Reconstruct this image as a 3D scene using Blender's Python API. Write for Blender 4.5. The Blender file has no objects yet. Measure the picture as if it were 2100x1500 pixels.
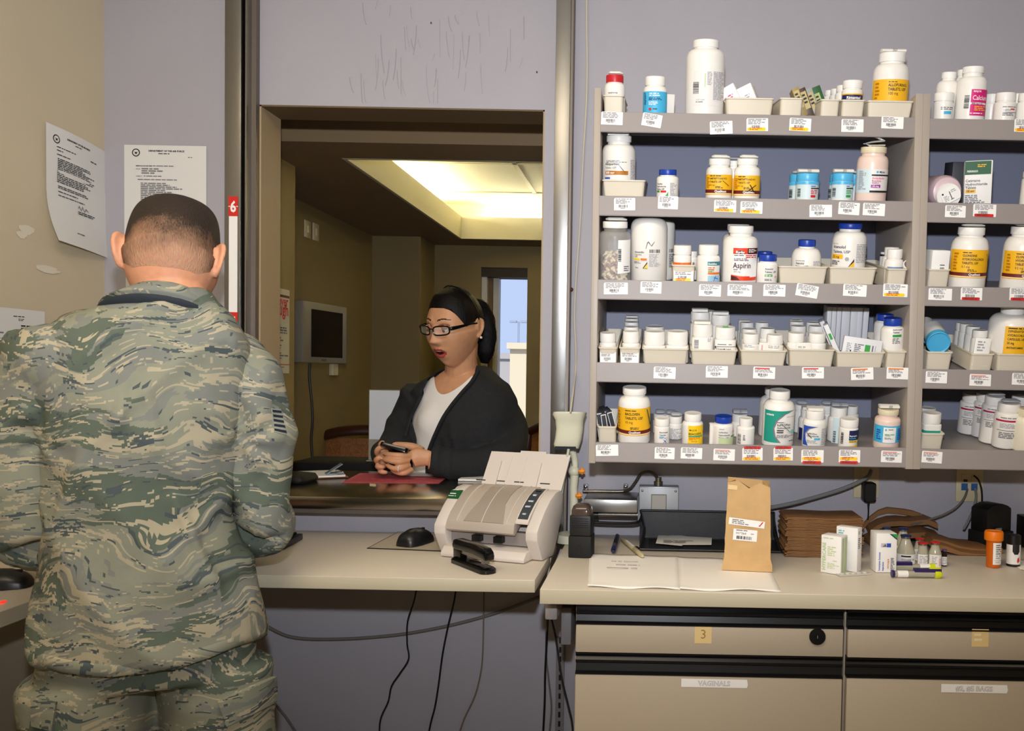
import bpy, bmesh, math, random
from mathutils import Vector, Matrix, noise
V = Vector
rnd = random.Random(11)
SC = bpy.context.scene
COL = SC.collection
# ------------------------------------------------------------------ camera (2100 x 1500 frame)
F = 1700.0; PX, PY = 1350.0, 823.0
PITCH = math.radians(1.78); ROLL = 0.0185
CAM = V((0, -2.2, 1.41))
fw = V((0, math.cos(PITCH), -math.sin(PITCH)))
_R = V((1, 0, 0)); _U = V((0, math.sin(PITCH), math.cos(PITCH)))
rt = _R * math.cos(ROLL) + _U * math.sin(ROLL)
up = -_R * math.sin(ROLL) + _U * math.cos(ROLL)
cd = bpy.data.cameras.new('camera'); cam = bpy.data.objects.new('camera', cd); COL.objects.link(cam)
cd.sensor_fit = 'HORIZONTAL'; cd.sensor_width = 36; cd.lens = F * 36 / 2100
cd.shift_x = (1050 - PX) / 2100; cd.shift_y = (PY - 750) / 2100
cd.clip_start = 0.02
M = Matrix((rt, up, -fw)).transposed().to_4x4(); M.translation = CAM
cam.matrix_world = M
SC.camera = cam

def proj(p):
    q = V(p) - CAM; z = q.dot(fw)
    return PX + F * q.dot(rt) / z, PY - F * q.dot(up) / z
def ray(x, y):
    return fw + rt * ((x - PX) / F) - up * ((y - PY) / F)
def aY(x, y, Y):
    r = ray(x, y); return CAM + r * ((Y - CAM.y) / r.y)
def aZ(x, y, Z):
    r = ray(x, y); return CAM + r * ((Z - CAM.z) / r.z)
def aX(x, y, X):
    r = ray(x, y); return CAM + r * ((X - CAM.x) / r.x)
def solve_h(P, axis, y):
    lo, hi = -0.6, 0.8
    for _ in range(40):
        m = (lo + hi) / 2
        if proj(P + axis * m)[1] > y: lo = m
        else: hi = m
    return (lo + hi) / 2

# ------------------------------------------------------------------ materials
def lin(c):
    if isinstance(c, str):
        c = tuple(int(c[i:i + 2], 16) / 255 for i in (0, 2, 4))
    return tuple(((v / 12.92) if v <= .04045 else ((v + .055) / 1.055) ** 2.4) for v in c[:3]) + (1,)
_m = {}
def nd(nt, t, **k):
    n = nt.nodes.new(t)
    for a, b in k.items():
        if a in n.inputs: n.inputs[a].default_value = b
        else: setattr(n, a, b)
    return n
def mat(name, col='ffffff', rough=.5, metal=0, noise_amt=0, scale=20, bump=0, bscale=200, emit=0, trans=0, alpha=1, spec=.5, ior=1.45, stretch=None, coat=0, col2=None):
    if name in _m: return _m[name]
    m = bpy.data.materials.new(name); m.use_nodes = True; _m[name] = m
    nt = m.node_tree; b = nt.nodes['Principled BSDF']
    c = lin(col)
    b.inputs['Base Color'].default_value = c; b.inputs['Roughness'].default_value = rough
    b.inputs['Metallic'].default_value = metal
    b.inputs['Specular IOR Level'].default_value = spec; b.inputs['IOR'].default_value = ior
    b.inputs['Transmission Weight'].default_value = trans; b.inputs['Alpha'].default_value = alpha
    b.inputs['Coat Weight'].default_value = coat
    if emit:
        b.inputs['Emission Color'].default_value = c; b.inputs['Emission Strength'].default_value = emit
    tc = None
    if noise_amt or bump or col2:
        tc = nd(nt, 'ShaderNodeTexCoord'); vec = tc.outputs['Object']
        if stretch:
            mp = nd(nt, 'ShaderNodeMapping'); mp.inputs['Scale'].default_value = stretch
            nt.links.new(vec, mp.inputs[0]); vec = mp.outputs[0]
    if noise_amt or col2:
        n = nd(nt, 'ShaderNodeTexNoise', Scale=scale, Detail=4.0)
        nt.links.new(vec, n.inputs['Vector'])
        mx = nd(nt, 'ShaderNodeMix', data_type='RGBA')
        c2 = lin(col2) if col2 else tuple(max(0, v * (1 - noise_amt)) for v in c[:3]) + (1,)
        mx.inputs['A'].default_value = c; mx.inputs['B'].default_value = c2
        rp = nd(nt, 'ShaderNodeMapRange'); rp.inputs[1].default_value = .35; rp.inputs[2].default_value = .65
        nt.links.new(n.outputs['Fac'], rp.inputs[0]); nt.links.new(rp.outputs[0], mx.inputs['Factor'])
        nt.links.new(mx.outputs['Result'], b.inputs['Base Color'])
    if bump:
        n2 = nd(nt, 'ShaderNodeTexNoise', Scale=bscale, Detail=3.0)
        nt.links.new(vec, n2.inputs['Vector'])
        bp = nd(nt, 'ShaderNodeBump', Strength=bump, Distance=.002)
        nt.links.new(n2.outputs['Fac'], bp.inputs['Height']); nt.links.new(bp.outputs[0], b.inputs['Normal'])
    return m

# ------------------------------------------------------------------ text outlines (built-in font)
_g = {}
def glyphs(s, bold=0.0):
    k = (s, bold)
    if k in _g: return _g[k]
    cu = bpy.data.curves.new('t', 'FONT'); cu.body = s; cu.size = 1; cu.resolution_u = 2; cu.offset = bold
    ob = bpy.data.objects.new('t', cu); COL.objects.link(ob)
    dg = bpy.context.evaluated_depsgraph_get()
    me = bpy.data.meshes.new_from_object(ob.evaluated_get(dg))
    vs = [(v.co.x, v.co.y) for v in me.vertices]; fs = [tuple(p.vertices) for p in me.polygons]
    bpy.data.objects.remove(ob); bpy.data.curves.remove(cu); bpy.data.meshes.remove(me)
    w = max([v[0] for v in vs], default=0)
    _g[k] = (vs, fs, w); return _g[k]

# ------------------------------------------------------------------ mesh builder
class MB:
    def __init__(s): s.v = []; s.f = []; s.m = []; s.mats = []; s.xf = None
    def mi(s, m):
        if m is None: return 0
        if m not in s.mats: s.mats.append(m)
        return s.mats.index(m)
    def add(s, vs, fs, m=None):
        o = len(s.v); i = s.mi(m)
        s.v += [(s.xf @ V(p)) if s.xf else V(p) for p in vs]
        s.f += [tuple(a + o for a in f) for f in fs]; s.m += [i] * len(fs)
        return s
    def box(s, a, b, m=None):
        x0, y0, z0 = a; x1, y1, z1 = b
        x0, x1 = min(x0, x1), max(x0, x1); y0, y1 = min(y0, y1), max(y0, y1); z0, z1 = min(z0, z1), max(z0, z1)
        vs = [(x0, y0, z0), (x1, y0, z0), (x1, y1, z0), (x0, y1, z0), (x0, y0, z1), (x1, y0, z1), (x1, y1, z1), (x0, y1, z1)]
        return s.add(vs, [(3, 2, 1, 0), (4, 5, 6, 7), (0, 1, 5, 4), (1, 2, 6, 5), (2, 3, 7, 6), (3, 0, 4, 7)], m)
    def quad(s, a, b, c, d, m=None): return s.add([a, b, c, d], [(0, 1, 2, 3)], m)
    def rings(s, rs, m=None, caps=True, closed=True):
        n = len(rs[0]); vs = [p for r in rs for p in r]; fs = []
        for i in range(len(rs) - 1):
            for j in range(n if closed else n - 1):
                k = (j + 1) % n
                fs.append((i * n + j, i * n + k, (i + 1) * n + k, (i + 1) * n + j))
        if caps:
            fs.append(tuple(range(n))[::-1]); fs.append(tuple(range((len(rs) - 1) * n, len(rs) * n)))
        return s.add(vs, fs, m)
    def lathe(s, prof, m=None, n=28, c=(0, 0, 0), sy=1.0):
        rs = [[V((c[0] + r * math.cos(2 * math.pi * j / n), c[1] + sy * r * math.sin(2 * math.pi * j / n), c[2] + z)) for j in range(n)] for r, z in prof]
        return s.rings(rs, m, caps=True)
    def prism(s, poly, vec, m=None):
        vec = V(vec); return s.rings([[V(p) for p in poly], [V(p) + vec for p in poly]], m)
    def tube(s, pts, r, m=None, n=10, flat=1.0, up0=None, smooth=0):
        pts = [V(p) for p in pts]
        if smooth: pts = catmull(pts, smooth)
        rr = r if isinstance(r, (list, tuple)) else None
        if rr and len(rr) != len(pts):
            q = len(rr) - 1; rr2 = []
            for i in range(len(pts)):
                t = i / (len(pts) - 1) * q; a = min(int(t), q - 1); rr2.append(rr[a] + (rr[a + 1] - rr[a]) * (t - a))
            rr = rr2
        rs = []; u = V(up0) if up0 else None
        for i, p in enumerate(pts):
            d = (pts[min(i + 1, len(pts) - 1)] - pts[max(i - 1, 0)]).normalized()
            if u is None: u = d.orthogonal()
            u = (u - d * u.dot(d)); u = u.normalized() if u.length > 1e-6 else d.orthogonal().normalized()
            w = d.cross(u); ra = rr[i] if rr else r
            rs.append([p + u * (ra * math.cos(2 * math.pi * j / n)) + w * (ra * flat * math.sin(2 * math.pi * j / n)) for j in range(n)])
        return s.rings(rs, m)
    def ball(s, c, r, m=None, n=16, k=10):
        c = V(c); r = V(r) if not isinstance(r, (int, float)) else V((r, r, r)); rs = []
        for i in range(k + 1):
            a = math.pi * (i + .02) / (k + .04); rs.append([c + V((r.x * math.sin(a) * math.cos(2 * math.pi * j / n), r.y * math.sin(a) * math.sin(2 * math.pi * j / n), -r.z * math.cos(a))) for j in range(n)])
        return s.rings(rs, m)
    def text(s, t, fn, u, v, size, m, align='l', bold=0.0, sx=1.0, k=1):
        vs, fs, w = glyphs(t, bold)
        o = {'l': 0, 'c': -.5 * w, 'r': -w}[align]
        return s.add([fn(u + (x + o) * size * sx, v + y * size, k) for x, y in vs], fs, m)
    def build(s, name, parent=None, mat=None, smooth=False, bevel=0, loc=None, rot=None, auto=None, seg=2, **props):
        me = bpy.data.meshes.new(name)
        me.from_pydata([tuple(p) for p in s.v], [], s.f)
        for m in (s.mats or ([mat] if mat else [])): me.materials.append(m)
        if s.mats: me.polygons.foreach_set('material_index', s.m)
        me.validate()
        if bevel:
            bm = bmesh.new(); bm.from_mesh(me)
            bmesh.ops.remove_doubles(bm, verts=bm.verts, dist=1e-6)
            es = [e for e in bm.edges if len(e.link_faces) == 2 and e.calc_face_angle(0) > .5]
            bmesh.ops.bevel(bm, geom=es, offset=bevel, segments=seg, affect='EDGES', profile=.5, clamp_overlap=True)
            bm.to_mesh(me); bm.free(); smooth = True; auto = auto or 35
        bm = bmesh.new(); bm.from_mesh(me); bmesh.ops.recalc_face_normals(bm, faces=bm.faces); bm.to_mesh(me); bm.free()
        if smooth or auto:
            me.polygons.foreach_set('use_smooth', [True] * len(me.polygons))
            me.set_sharp_from_angle(angle=math.radians(auto or 40))
        o = bpy.data.objects.new(name, me); COL.objects.link(o)
        if parent is not None: o.parent = parent
        if loc is not None: o.location = loc
        if rot is not None: o.rotation_euler = rot
        for a, b in props.items(): o[a] = b
        return o
def catmull(P, k):
    out = []
    for i in range(len(P) - 1):
        a = P[max(i - 1, 0)]; b = P[i]; c = P[i + 1]; d = P[min(i + 2, len(P) - 1)]
        for j in range(k):
            t = j / k
            out.append(.5 * ((2 * b) + (c - a) * t + (2 * a - 5 * b + 4 * c - d) * t * t + (3 * b - a - 3 * c + d) * t ** 3))
    out.append(P[-1]); return out
def tag(o, label, cat, group=None):
    o['label'] = label; o['category'] = cat
    if group: o['group'] = group
    return o
def thing(name, label, cat, loc=(0, 0, 0), rot=(0, 0, 0), group=None):
    o = bpy.data.objects.new(name, None); COL.objects.link(o); o.empty_display_size = .02
    o.location = loc; o.rotation_euler = rot
    return tag(o, label, cat, group)
def struct(o): o['kind'] = 'structure'; return o
def frame(o):      # world matrix of a freshly made root
    return Matrix.Translation(o.location) @ o.rotation_euler.to_matrix().to_4x4()
def rrect(x0, x1, y0, y1, r, z, n=4):
    out = []
    for cx, cy, a0 in ((x1 - r, y0 + r, -90), (x1 - r, y1 - r, 0), (x0 + r, y1 - r, 90), (x0 + r, y0 + r, 180)):
        for i in range(n + 1):
            a = math.radians(a0 + 90 * i / n); out.append(V((cx + r * math.cos(a), cy + r * math.sin(a), z)))
    return out
# ------------------------------------------------------------------ flat print: rectangles, text, micro lines, bar codes
def clipu(P, c, sg):
    out = []
    for i in range(len(P)):
        a, b = P[i - 1], P[i]; da, db = sg * (a[0] - c), sg * (b[0] - c)
        if (da >= 0) != (db >= 0): t = da / (da - db); out.append((c, a[1] + (b[1] - a[1]) * t))
        if db >= 0: out.append(b)
    return out
def emit(mb, els, fn, nu=1, seed=1):
    R = random.Random(seed)
    def rect(u0, u1, v0, v1, m, k):
        n = nu if abs(u1 - u0) > .004 else 1
        n = max(1, int(n * min(1, abs(u1 - u0) / .03)) if nu > 1 else 1)
        vs = []; fs = []
        for i in range(n + 1):
            u = u0 + (u1 - u0) * i / n; vs += [fn(u, v0, k), fn(u, v1, k)]
        for i in range(n): fs.append((2 * i, 2 * i + 2, 2 * i + 3, 2 * i + 1))
        mb.add(vs, fs, m)
    for k, e in enumerate(els, 1):
        t = e[0]
        if t == 'r': rect(*e[1:5], e[5], k)
        elif t == 'p':   # polygon list of (u,v)
            P = e[1]; us = [q[0] for q in P]; lo, hi = min(us), max(us); n = max(1, int((hi - lo) / .003)) if nu > 1 else 1
            for i in range(n):
                Q = clipu(clipu(P, lo + (hi - lo) * i / n, 1), lo + (hi - lo) * (i + 1) / n, -1) if n > 1 else P
                if len(Q) > 2: mb.add([fn(u, v, k) for u, v in Q], [tuple(range(len(Q)))], e[2])
        elif t == 't': mb.text(e[1], fn, e[2], e[3], e[4], e[5], e[6] if len(e) > 6 else 'l', e[7] if len(e) > 7 else 0, e[8] if len(e) > 8 else 1, k)
        elif t == 'l':
            u0, u1, v0, v1, n, m = e[1:7]; h = (v1 - v0) / n
            for i in range(n):
                vt = v1 - h * i; u = u0; end = u0 + (u1 - u0) * R.uniform(.55, 1)
                while u < end - h * .3:
                    w = min(h * R.uniform(1.0, 4.5), end - u); rect(u, u + w, vt - h * .62, vt - h * .1, m, k); u += w + h * .5
        elif t == 'b':
            u0, u1, v0, v1, m = e[1:6]; vert = len(e) > 6 and e[6]
            a, b = (v0, v1) if vert else (u0, u1); unit = (b - a) / 44; p = a
            while p < b - unit:
                w = unit * R.choice((1, 1, 2, 3))
                if vert: rect(u0, u1, p, min(p + w, b), m, k)
                else: rect(p, min(p + w, b), v0, v1, m, k)
                p += w + unit * R.choice((1, 1, 2))
WHT = mat('white_print', 'f2f0ee', .6); BLK = mat('black_print', '1c1a1c', .6); GRY = mat('grey_print', '6e6a70', .6)
LGR = mat('pale_grey_print', 'a7a4aa', .6); RED = mat('red_print', 'd2261e', .5); YEL = mat('yellow_print', 'f4b91c', .5)
MAR = mat('maroon_print', '6a1f1c', .5); BLU = mat('blue_print', '2450b8', .5); GRN = mat('green_print', '2f9a3c', .5)
TEA = mat('teal_print', '1f9a86', .5); PNK = mat('pink_print', 'd81c78', .5); SKY = mat('sky_blue_print', '46b4e0', .5)
NAV = mat('navy_print', '1f2456', .5); ORG = mat('orange_print', 'e8741c', .5); LBL = mat('pale_blue_print', 'cfe0e4', .5)
BRN = mat('ochre_print', 'b87414', .5); DYL = mat('stop_yellow_sticker', 'ffce10', .5); PUR = mat('purple_print', 'a02a9c', .5)
LGN = mat('pale_green_print', 'c3d1a2', .6); SIL = mat('silver_print', '9a9ca8', .35, .5)
# ------------------------------------------------------------------ room
def wallmat(name, c, **k): return mat(name, c, .6, bump=.15, bscale=350, noise_amt=.04, scale=3, **k)
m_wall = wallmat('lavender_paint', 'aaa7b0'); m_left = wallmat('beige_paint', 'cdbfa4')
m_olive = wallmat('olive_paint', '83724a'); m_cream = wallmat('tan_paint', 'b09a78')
m_soffit = wallmat('soffit_paint', '8a7455'); m_tile = mat('ceiling_tile', 'd8d2b4', .8, noise_amt=.06, scale=60)
m_steel = mat('brushed_steel', '93918f', .33, 1, bump=.06, bscale=60, stretch=(40, 40, 1))
m_steelh = mat('brushed_steel_ledge', 'a29a90', .2, 1, bump=.04, bscale=60, stretch=(1, 40, 40))
m_lam = mat('beige_laminate', 'd4c9b9', .42, noise_amt=.06, scale=300)
m_lamedge = mat('laminate_edge', 'c2b8a0', .45)
m_floor = mat('vinyl_floor', '8a8378', .4, noise_amt=.15, scale=14)
m_white = mat('white_paint_trim', 'd6d0d0', .55)
m_dark = mat('black_plastic', '141414', .38); m_blackm = mat('black_matte', '101010', .7)
XL = -1.47; XR = 3.1; YB = -3.9; ZC = 2.74
# opening in the front wall
oL = aY(531, 600, 0).x; oR = aY(1112, 600, 0).x; oT = aY(820, 220, 0).z; LED = 1.086
b = MB(); T = .11
b.box((XL - .1, 0, 0), (oL, T, ZC)); b.box((oR, 0, 0), (XR, T, ZC)); b.box((oL, 0, oT), (oR, T, ZC)); b.box((oL, 0, 0), (oR, T, LED - .03))
struct(b.build('wall_front', mat=m_wall))
# scuff streaks above the opening
b = MB(); R = random.Random(5); m_scuff = mat('grey_scuff', '94919a', .7)
for i in range(46):
    x = R.gauss(870, 110); y = R.uniform(0, 190)
    if not 560 < x < 1110: continue
    ln = R.uniform(15, 80); dx = R.uniform(-8, 8); w = R.choice((.0005, .0007, .001))
    pts = [aY(x + dx * t * t, min(y + ln * t, 212), -.0004 - .00001 * i) for t in (0, .25, .5, .75, 1)]
    for p, q in zip(pts, pts[1:]): b.quad(p - V((w, 0, 0)), p + V((w, 0, 0)), q + V((w, 0, 0)), q - V((w, 0, 0)), m_scuff)
for x, y in ((884, 47), (1101, 148)):
    p = aY(x, y, -.001); b.ball(p, (.0018, .0015, .003), mat('rust_mark', '5a3018', .8))
struct(b.build('wall_front_scuffs'))
b = MB().box((XL - .1, YB, 0), (XL, 0, ZC)); struct(b.build('wall_left', mat=m_left))
b = MB(); ms = mat('bare_plaster', 'ddd4c2', .8)
for i, (x, y, w, h) in enumerate(((55, 472, 10, 8), (45, 482, 7, 6), (96, 552, 14, 6), (100, 556, 16, 4))):
    c = aX(x, y, XL + .0006 + .0003 * i); s = (c - CAM).length / F
    b.add([c + V((0, w * s * math.cos(a) * 1.6 * (1 + .3 * math.sin(3 * a)), h * s * math.sin(a))) for a in [i * .63 for i in range(10)]], [tuple(range(10))], ms)
struct(b.build('wall_left_patches'))
struct(MB().box((XR, YB, 0), (XR + .1, T, ZC)).build('wall_right', mat=m_wall))
struct(MB().box((XL - .1, YB - .1, 0), (XR + .1, YB, ZC)).build('wall_back', mat=m_left))
struct(MB().box((XL - .1, YB - .1, -.1), (XR + .1, 5, 0)).build('floor', mat=m_floor))
struct(MB().box((XL - .1, YB - .1, ZC), (XR + .1, T, ZC + .1)).build('ceiling', mat=mat('pharmacy_ceiling', 'e6e2d6', .8)))
# reveal lining (painted return of the opening)
b = MB(); b.box((oL - .001, .001, LED - .02), (oL + .004, T + .004, oT));  b.box((oR - .004, .001, LED - .02), (oR + .001, T + .004, oT))
struct(b.build('trim_1', mat=m_cream)); struct(MB().box((oL, .001, oT - .004), (oR, T + .004, oT + .001)).build('trim_9', mat=wallmat('lintel_brown', '6a573e')))  # underside of the opening is a darker brown than the side linings
# steel guide rails of the roll-down shutter
def rail(x0, x1, flip, name):
    a = aY(x0, 500, -.05).x; c = aY(x1, 500, -.05).x; b = MB()
    b.box((a, -.05, .99), (c, -.046, ZC - .002)); b.box((a, -.046, .99), (a + .003, -.001, ZC - .002)); b.box((c - .003, -.046, .99), (c, -.001, ZC - .002))
    return b.build(name, mat=m_steel, bevel=.0008)
r = rail(460, 493, 0, 'trim_2'); struct(r)
b = MB(); a = aY(493.5, 500, -.05).x
b.box((a, -.03, .99), (a + .008, -.002, ZC - .002), m_blackm); b.box((a + .008, -.045, .99), (a + .012, -.002, ZC - .002), m_steel); b.box((a + .012, -.02, .99), (a + .024, -.001, ZC - .002), mat('dull_steel', '7a7068', .5, .6))
struct(b.build('trim_3'))
r = rail(1134, 1164, 1, 'trim_4'); struct(r)
b = MB(); a = aY(1164.5, 500, -.05).x
b.box((a, -.047, .99), (a + .006, -.001, ZC - .002), mat('dull_steel'))
for y in (290, 594):
    p = aY(1172, y, -.012); b.ball(p, (.005, .006, .005), mat('rust_mark'))
struct(b.build('trim_5'))
# height strip on the left rail
t = thing('height_strip', 'white height strip with red 6 and 5 marks on left steel rail', 'height chart', aY(478, 560, -.0505))
b = MB(); o = t.location
def fl(u, v, k): return V((u, -.0006 - .0001 * k, v))
s = (2.15) / F
els = [('r', -8.5 * s, 9 * s, -250 * s, 155 * s, WHT)]
for num, yc in (('6', 425), ('5', 660)):
    v = (560 - yc) * s
    els += [('r', -9.5 * s, 10 * s, v - 20 * s, v + 20 * s, RED), ('t', num, 0, v - 11 * s, 31 * s, WHT, 'c', .03, .8), ('r', -9.5 * s, -6 * s, v - .8 * s, v + .8 * s, WHT), ('r', 6.5 * s, 10 * s, v - .8 * s, v + .8 * s, WHT)]
emit(b, els, fl); b.build('printed_tape', t)
# steel ledge of the opening
t = struct(MB().box((oL - .03, -.1, LED - .032), (oR + .03, .45, LED)).build('trim_6', mat=m_steelh, bevel=.003))
struct(MB().box((oL - .05, -.085, LED - .045), (oR + .05, -.0, LED - .033)).build('trim_7', mat=mat('dull_steel')))
# ------------------------------------------------------------------ waiting room beyond
ZS = 2.13; FB = .45; YA = 2.27; YW = 2.55
b = MB(); b.box((-1.36, T, 0), (-1.31, .78, 3)); struct(b.build('wall_lobby_return', mat=wallmat('lobby_tan', '9a8450')))
struct(MB().box((-1.65, .78, 0), (-1.55, YA + .1, 3)).build('wall_lobby_left', mat=m_olive))
struct(MB().box((-1.65, .70, 0), (-1.36, .78, 3)).build('wall_lobby_jog', mat=m_olive))
struct(MB().box((-1.65, YA, 0), (-1.29, YA + .4, 3)).build('wall_lobby_pier', mat=m_olive))
# back wall with the window
wx0 = aY(985, 700, YW).x; wx1 = aY(1080, 700, YW).x; wz1 = aY(1030, 549, YW).z; wz0 = .95
b = MB(); b.box((-1.4, YW, 0), (wx0, YW + .16, 3)); b.box((wx1, YW, 0), (1.2, YW + .16, 3)); b.box((wx0, YW, wz1), (wx1, YW + .16, 3)); b.box((wx0, YW, 0), (wx1, YW + .16, wz0))
struct(b.build('wall_lobby_back', mat=m_olive))
struct(MB().box((1.1, T, 0), (1.2, YW + .16, 3)).build('wall_lobby_right', mat=m_olive))
w = struct(MB().box((wx0, YW + .15, wz0), (wx1, YW + .155, wz1)).build('window_1', mat=mat('window_glass', 'f4f8ff', .02, trans=1, ior=1.02)))
b = MB(); mfr = mat('window_frame_paint', 'cfcbc8', .5); hz = aY(1030, 568, YW).z
b.box((wx0, YW + .02, wz0), (wx0 + .03, YW + .15, wz1), mfr); b.box((wx0 + .03, YW + .06, wz0), (wx0 + .055, YW + .15, wz1), mat('brown_blind_edge', '6a5538', .6)); b.box((wx0 + .055, YW + .08, wz0), (wx0 + .085, YW + .15, wz1), mfr)
b.box((wx0, YW + .01, hz), (wx1, YW + .13, wz1), mat('dark_blind_box', '2a2218', .6)); b.box((wx0, YW + .02, wz0), (wx1, YW + .15, wz0 + .03), mfr)
b.build('window_frame', w)
# outside: parking light pole and pale building
t = thing('building', 'sunlit cream building seen through the far window', 'building', (0, 14, 0))
p0 = aY(1046, 716, 14); p1 = aY(1100, 716, 14); b = MB(); b.box((p0.x, 0, -1), (p0.x + 5, 6, p0.z)); b.build('wall', t, mat('cream_stucco', 'f2e2c0', .8))
MB().box((p0.x - .05, -.1, p0.z), (p0.x + 5.1, 6.1, p0.z + .12)).build('roof_edge', t, mat('cream_stucco'))
t = thing('building', 'low grey building far outside the window behind the cream one', 'building', (0, 26, 0))
p0 = aY(960, 735, 26); b = MB(); b.box((p0.x - 6, 0, -1), (p0.x + 9, 6, p0.z)); b.build('wall', t, mat('grey_stucco', 'c3bdb8', .8)); MB().box((p0.x - 6.1, -.1, p0.z), (p0.x + 9.1, 6.1, p0.z + .2)).build('roof_edge', t, mat('grey_stucco'))
t = thing('lamp_post', 'faint twin-headed car park lamp post outside the window', 'lamp post', (aY(1064, 660, 22).x, 22, 0))
z = aY(1064, 660, 22).z; mp = mat('pale_post', 'aab6cc', .6); MB().tube([(0, 0, 0), (0, 0, z)], .03, mp).build('pole', t)
MB().box((-.26, -.1, z - .03), (-.06, .1, z + .03)).build('lamp_head', t, mp); MB().box((.06, -.1, z - .03), (.26, .1, z + .03)).build('lamp_head', t, mp)
struct(MB().box((-60, 2.8, -.3), (60, 80, -.2)).build('ground_outside', mat=mat('asphalt', '8a8a8c', .9)))
struct(MB().box((-1.65, T, 3), (1.2, YW + .16, 3.06)).build('ceiling_lobby_sky_blocker', mat=m_soffit))  # unseen cap, added to keep sky light out of the lobby
# soffit with a lit cove
CX0 = -1.095; CX1 = .75; CY0 = .65; CY1 = 2.32
b = MB(); b.box((-1.65, FB, ZS), (CX0, YW, ZS + .02)); b.box((CX1, FB, ZS), (1.2, YW, ZS + .02)); b.box((CX0, FB, ZS), (CX1, CY0, ZS + .02)); b.box((CX0, CY1, ZS), (CX1, YW, ZS + .02))
b.box((-1.65, FB + .0005, ZS + .02), (1.2, FB + .02, 3))
struct(b.build('ceiling_lobby_soffit', mat=m_soffit))
mlip = wallmat('cove_cream', 'cdc7aa'); LZ = ZS + .118
b = MB(); e = .0006; lt = .014; zb = ZS - e
b.box((CX0 + e, CY0 + e, zb), (CX0 + lt, CY1 - e, LZ)); b.box((CX1 - lt, CY0 + e, zb), (CX1 - e, CY1 - e, LZ)); b.box((CX0 + lt, CY0 + e, zb), (CX1 - lt, CY0 + lt, LZ)); b.box((CX0 + lt, CY1 - lt, zb), (CX1 - lt, CY1 - e, LZ))
struct(b.build('trim_8', mat=mlip))
UZ = 2.35; g = .16
b = MB(); b.box((CX0 - g, CY0 - g, UZ), (CX1 + g, CY1 + g, UZ + .03), m_tile)
mt = mat('ceiling_grid', 'b2a884', .6)
for x in (CX0 + .42, CX0 + 1.03): b.box((x, CY0 - g, UZ - .004), (x + .02, CY1 + g, UZ), mt)
for y in (CY0 + .28, CY0 + .89, CY0 + 1.5): b.box((CX0 - g, y, UZ - .004), (CX1 + g, y + .02, UZ), mt)
struct(b.build('ceiling_lobby', None))
b = MB(); b.box((CX0 - g - .02, CY0 - g, ZS + .02), (CX0 - g, CY1 + g, UZ)); b.box((CX1 + g, CY0 - g, ZS + .02), (CX1 + g + .02, CY1 + g, UZ)); b.box((CX0 - g, CY1 + g, ZS + .02), (CX1 + g, CY1 + g + .02, UZ)); b.box((CX0 - g, CY0 - g - .02, ZS + .02), (CX1 + g, CY0 - g, UZ))
struct(b.build('wall_lobby_cove', mat=mlip))
mtube = mat('fluorescent_tube', 'fff6d6', .4, emit=75)
def tube_lamp(p, q, lab):
    p = V(p); q = V(q); t = thing('fluorescent_lamp', lab, 'lamp', p)
    MB().tube([V((0, 0, 0)), q - p], .013, mtube, 10).build('tube', t, smooth=True)
    d = (q - p).normalized(); b = MB()
    for c in (V((0, 0, 0)), q - p): b.tube([c - d * .02, c + d * .02], .015, m_white, 10)
    b.build('end_cap', t)
tube_lamp((CX0 - .08, CY0 + .0, ZS + .125), (CX0 - .08, CY1 + .02, ZS + .125), 'glowing tube lamp hidden along the left side of the ceiling cove')
tube_lamp((CX0 + .12, CY1 + .115, ZS + .11), (CX1 - .1, CY1 + .115, ZS + .11), 'glowing tube lamp along the far side of the ceiling cove')
tube_lamp((CX1 + .08, CY0 + .1, ZS + .06), (CX1 + .08, CY1 - .1, ZS + .06), 'tube lamp along the unseen right side of the ceiling cove')
# ------------------------------------------------------------------ lights and view
def area(n, loc, rot, sx, sy, e, c):
    l = bpy.data.lights.new(n, 'AREA'); l.shape = 'RECTANGLE'; l.size = sx; l.size_y = sy; l.energy = e; l.color = c
    o = bpy.data.objects.new(n, l); COL.objects.link(o); o.location = loc; o.rotation_euler = rot; return o
area('ceiling_troffer', (-.5, -1.8, ZC - .02), (0, 0, 0), 1.2, .6, 28, (1, .84, .6))
area('ceiling_troffer', (1.9, -1.9, ZC - .02), (0, 0, 0), 1.2, .6, 8, (1, .84, .6))
l = bpy.data.lights.new('camera_flash', 'SPOT'); l.energy = 126; l.color = (.9, .94, 1); l.spot_size = math.radians(125); l.spot_blend = 1; l.shadow_soft_size = .022
o = bpy.data.objects.new('camera_flash', l); COL.objects.link(o); o.location = (-.012, -2.2, 1.615)
d = V((-.22, 0, 2.4)) - o.location; o.rotation_euler = d.to_track_quat('-Z', 'Y').to_euler()
l = bpy.data.lights.new('sun', 'SUN'); l.energy = 3.2; l.color = (1, .93, .8); l.angle = .01; o = bpy.data.objects.new('sun', l); COL.objects.link(o); o.rotation_euler = (math.radians(48), 0, math.radians(15))
w = bpy.data.worlds.new('sky'); SC.world = w; w.use_nodes = True
bg = w.node_tree.nodes['Background']; bg.inputs[0].default_value = (.62, .74, 1, 1); bg.inputs[1].default_value = .95
SC.view_settings.view_transform = 'Standard'; SC.view_settings.look = 'None'; SC.view_settings.gamma = 1; SC.view_settings.exposure = 0
SC.view_settings.use_curve_mapping = False
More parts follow.
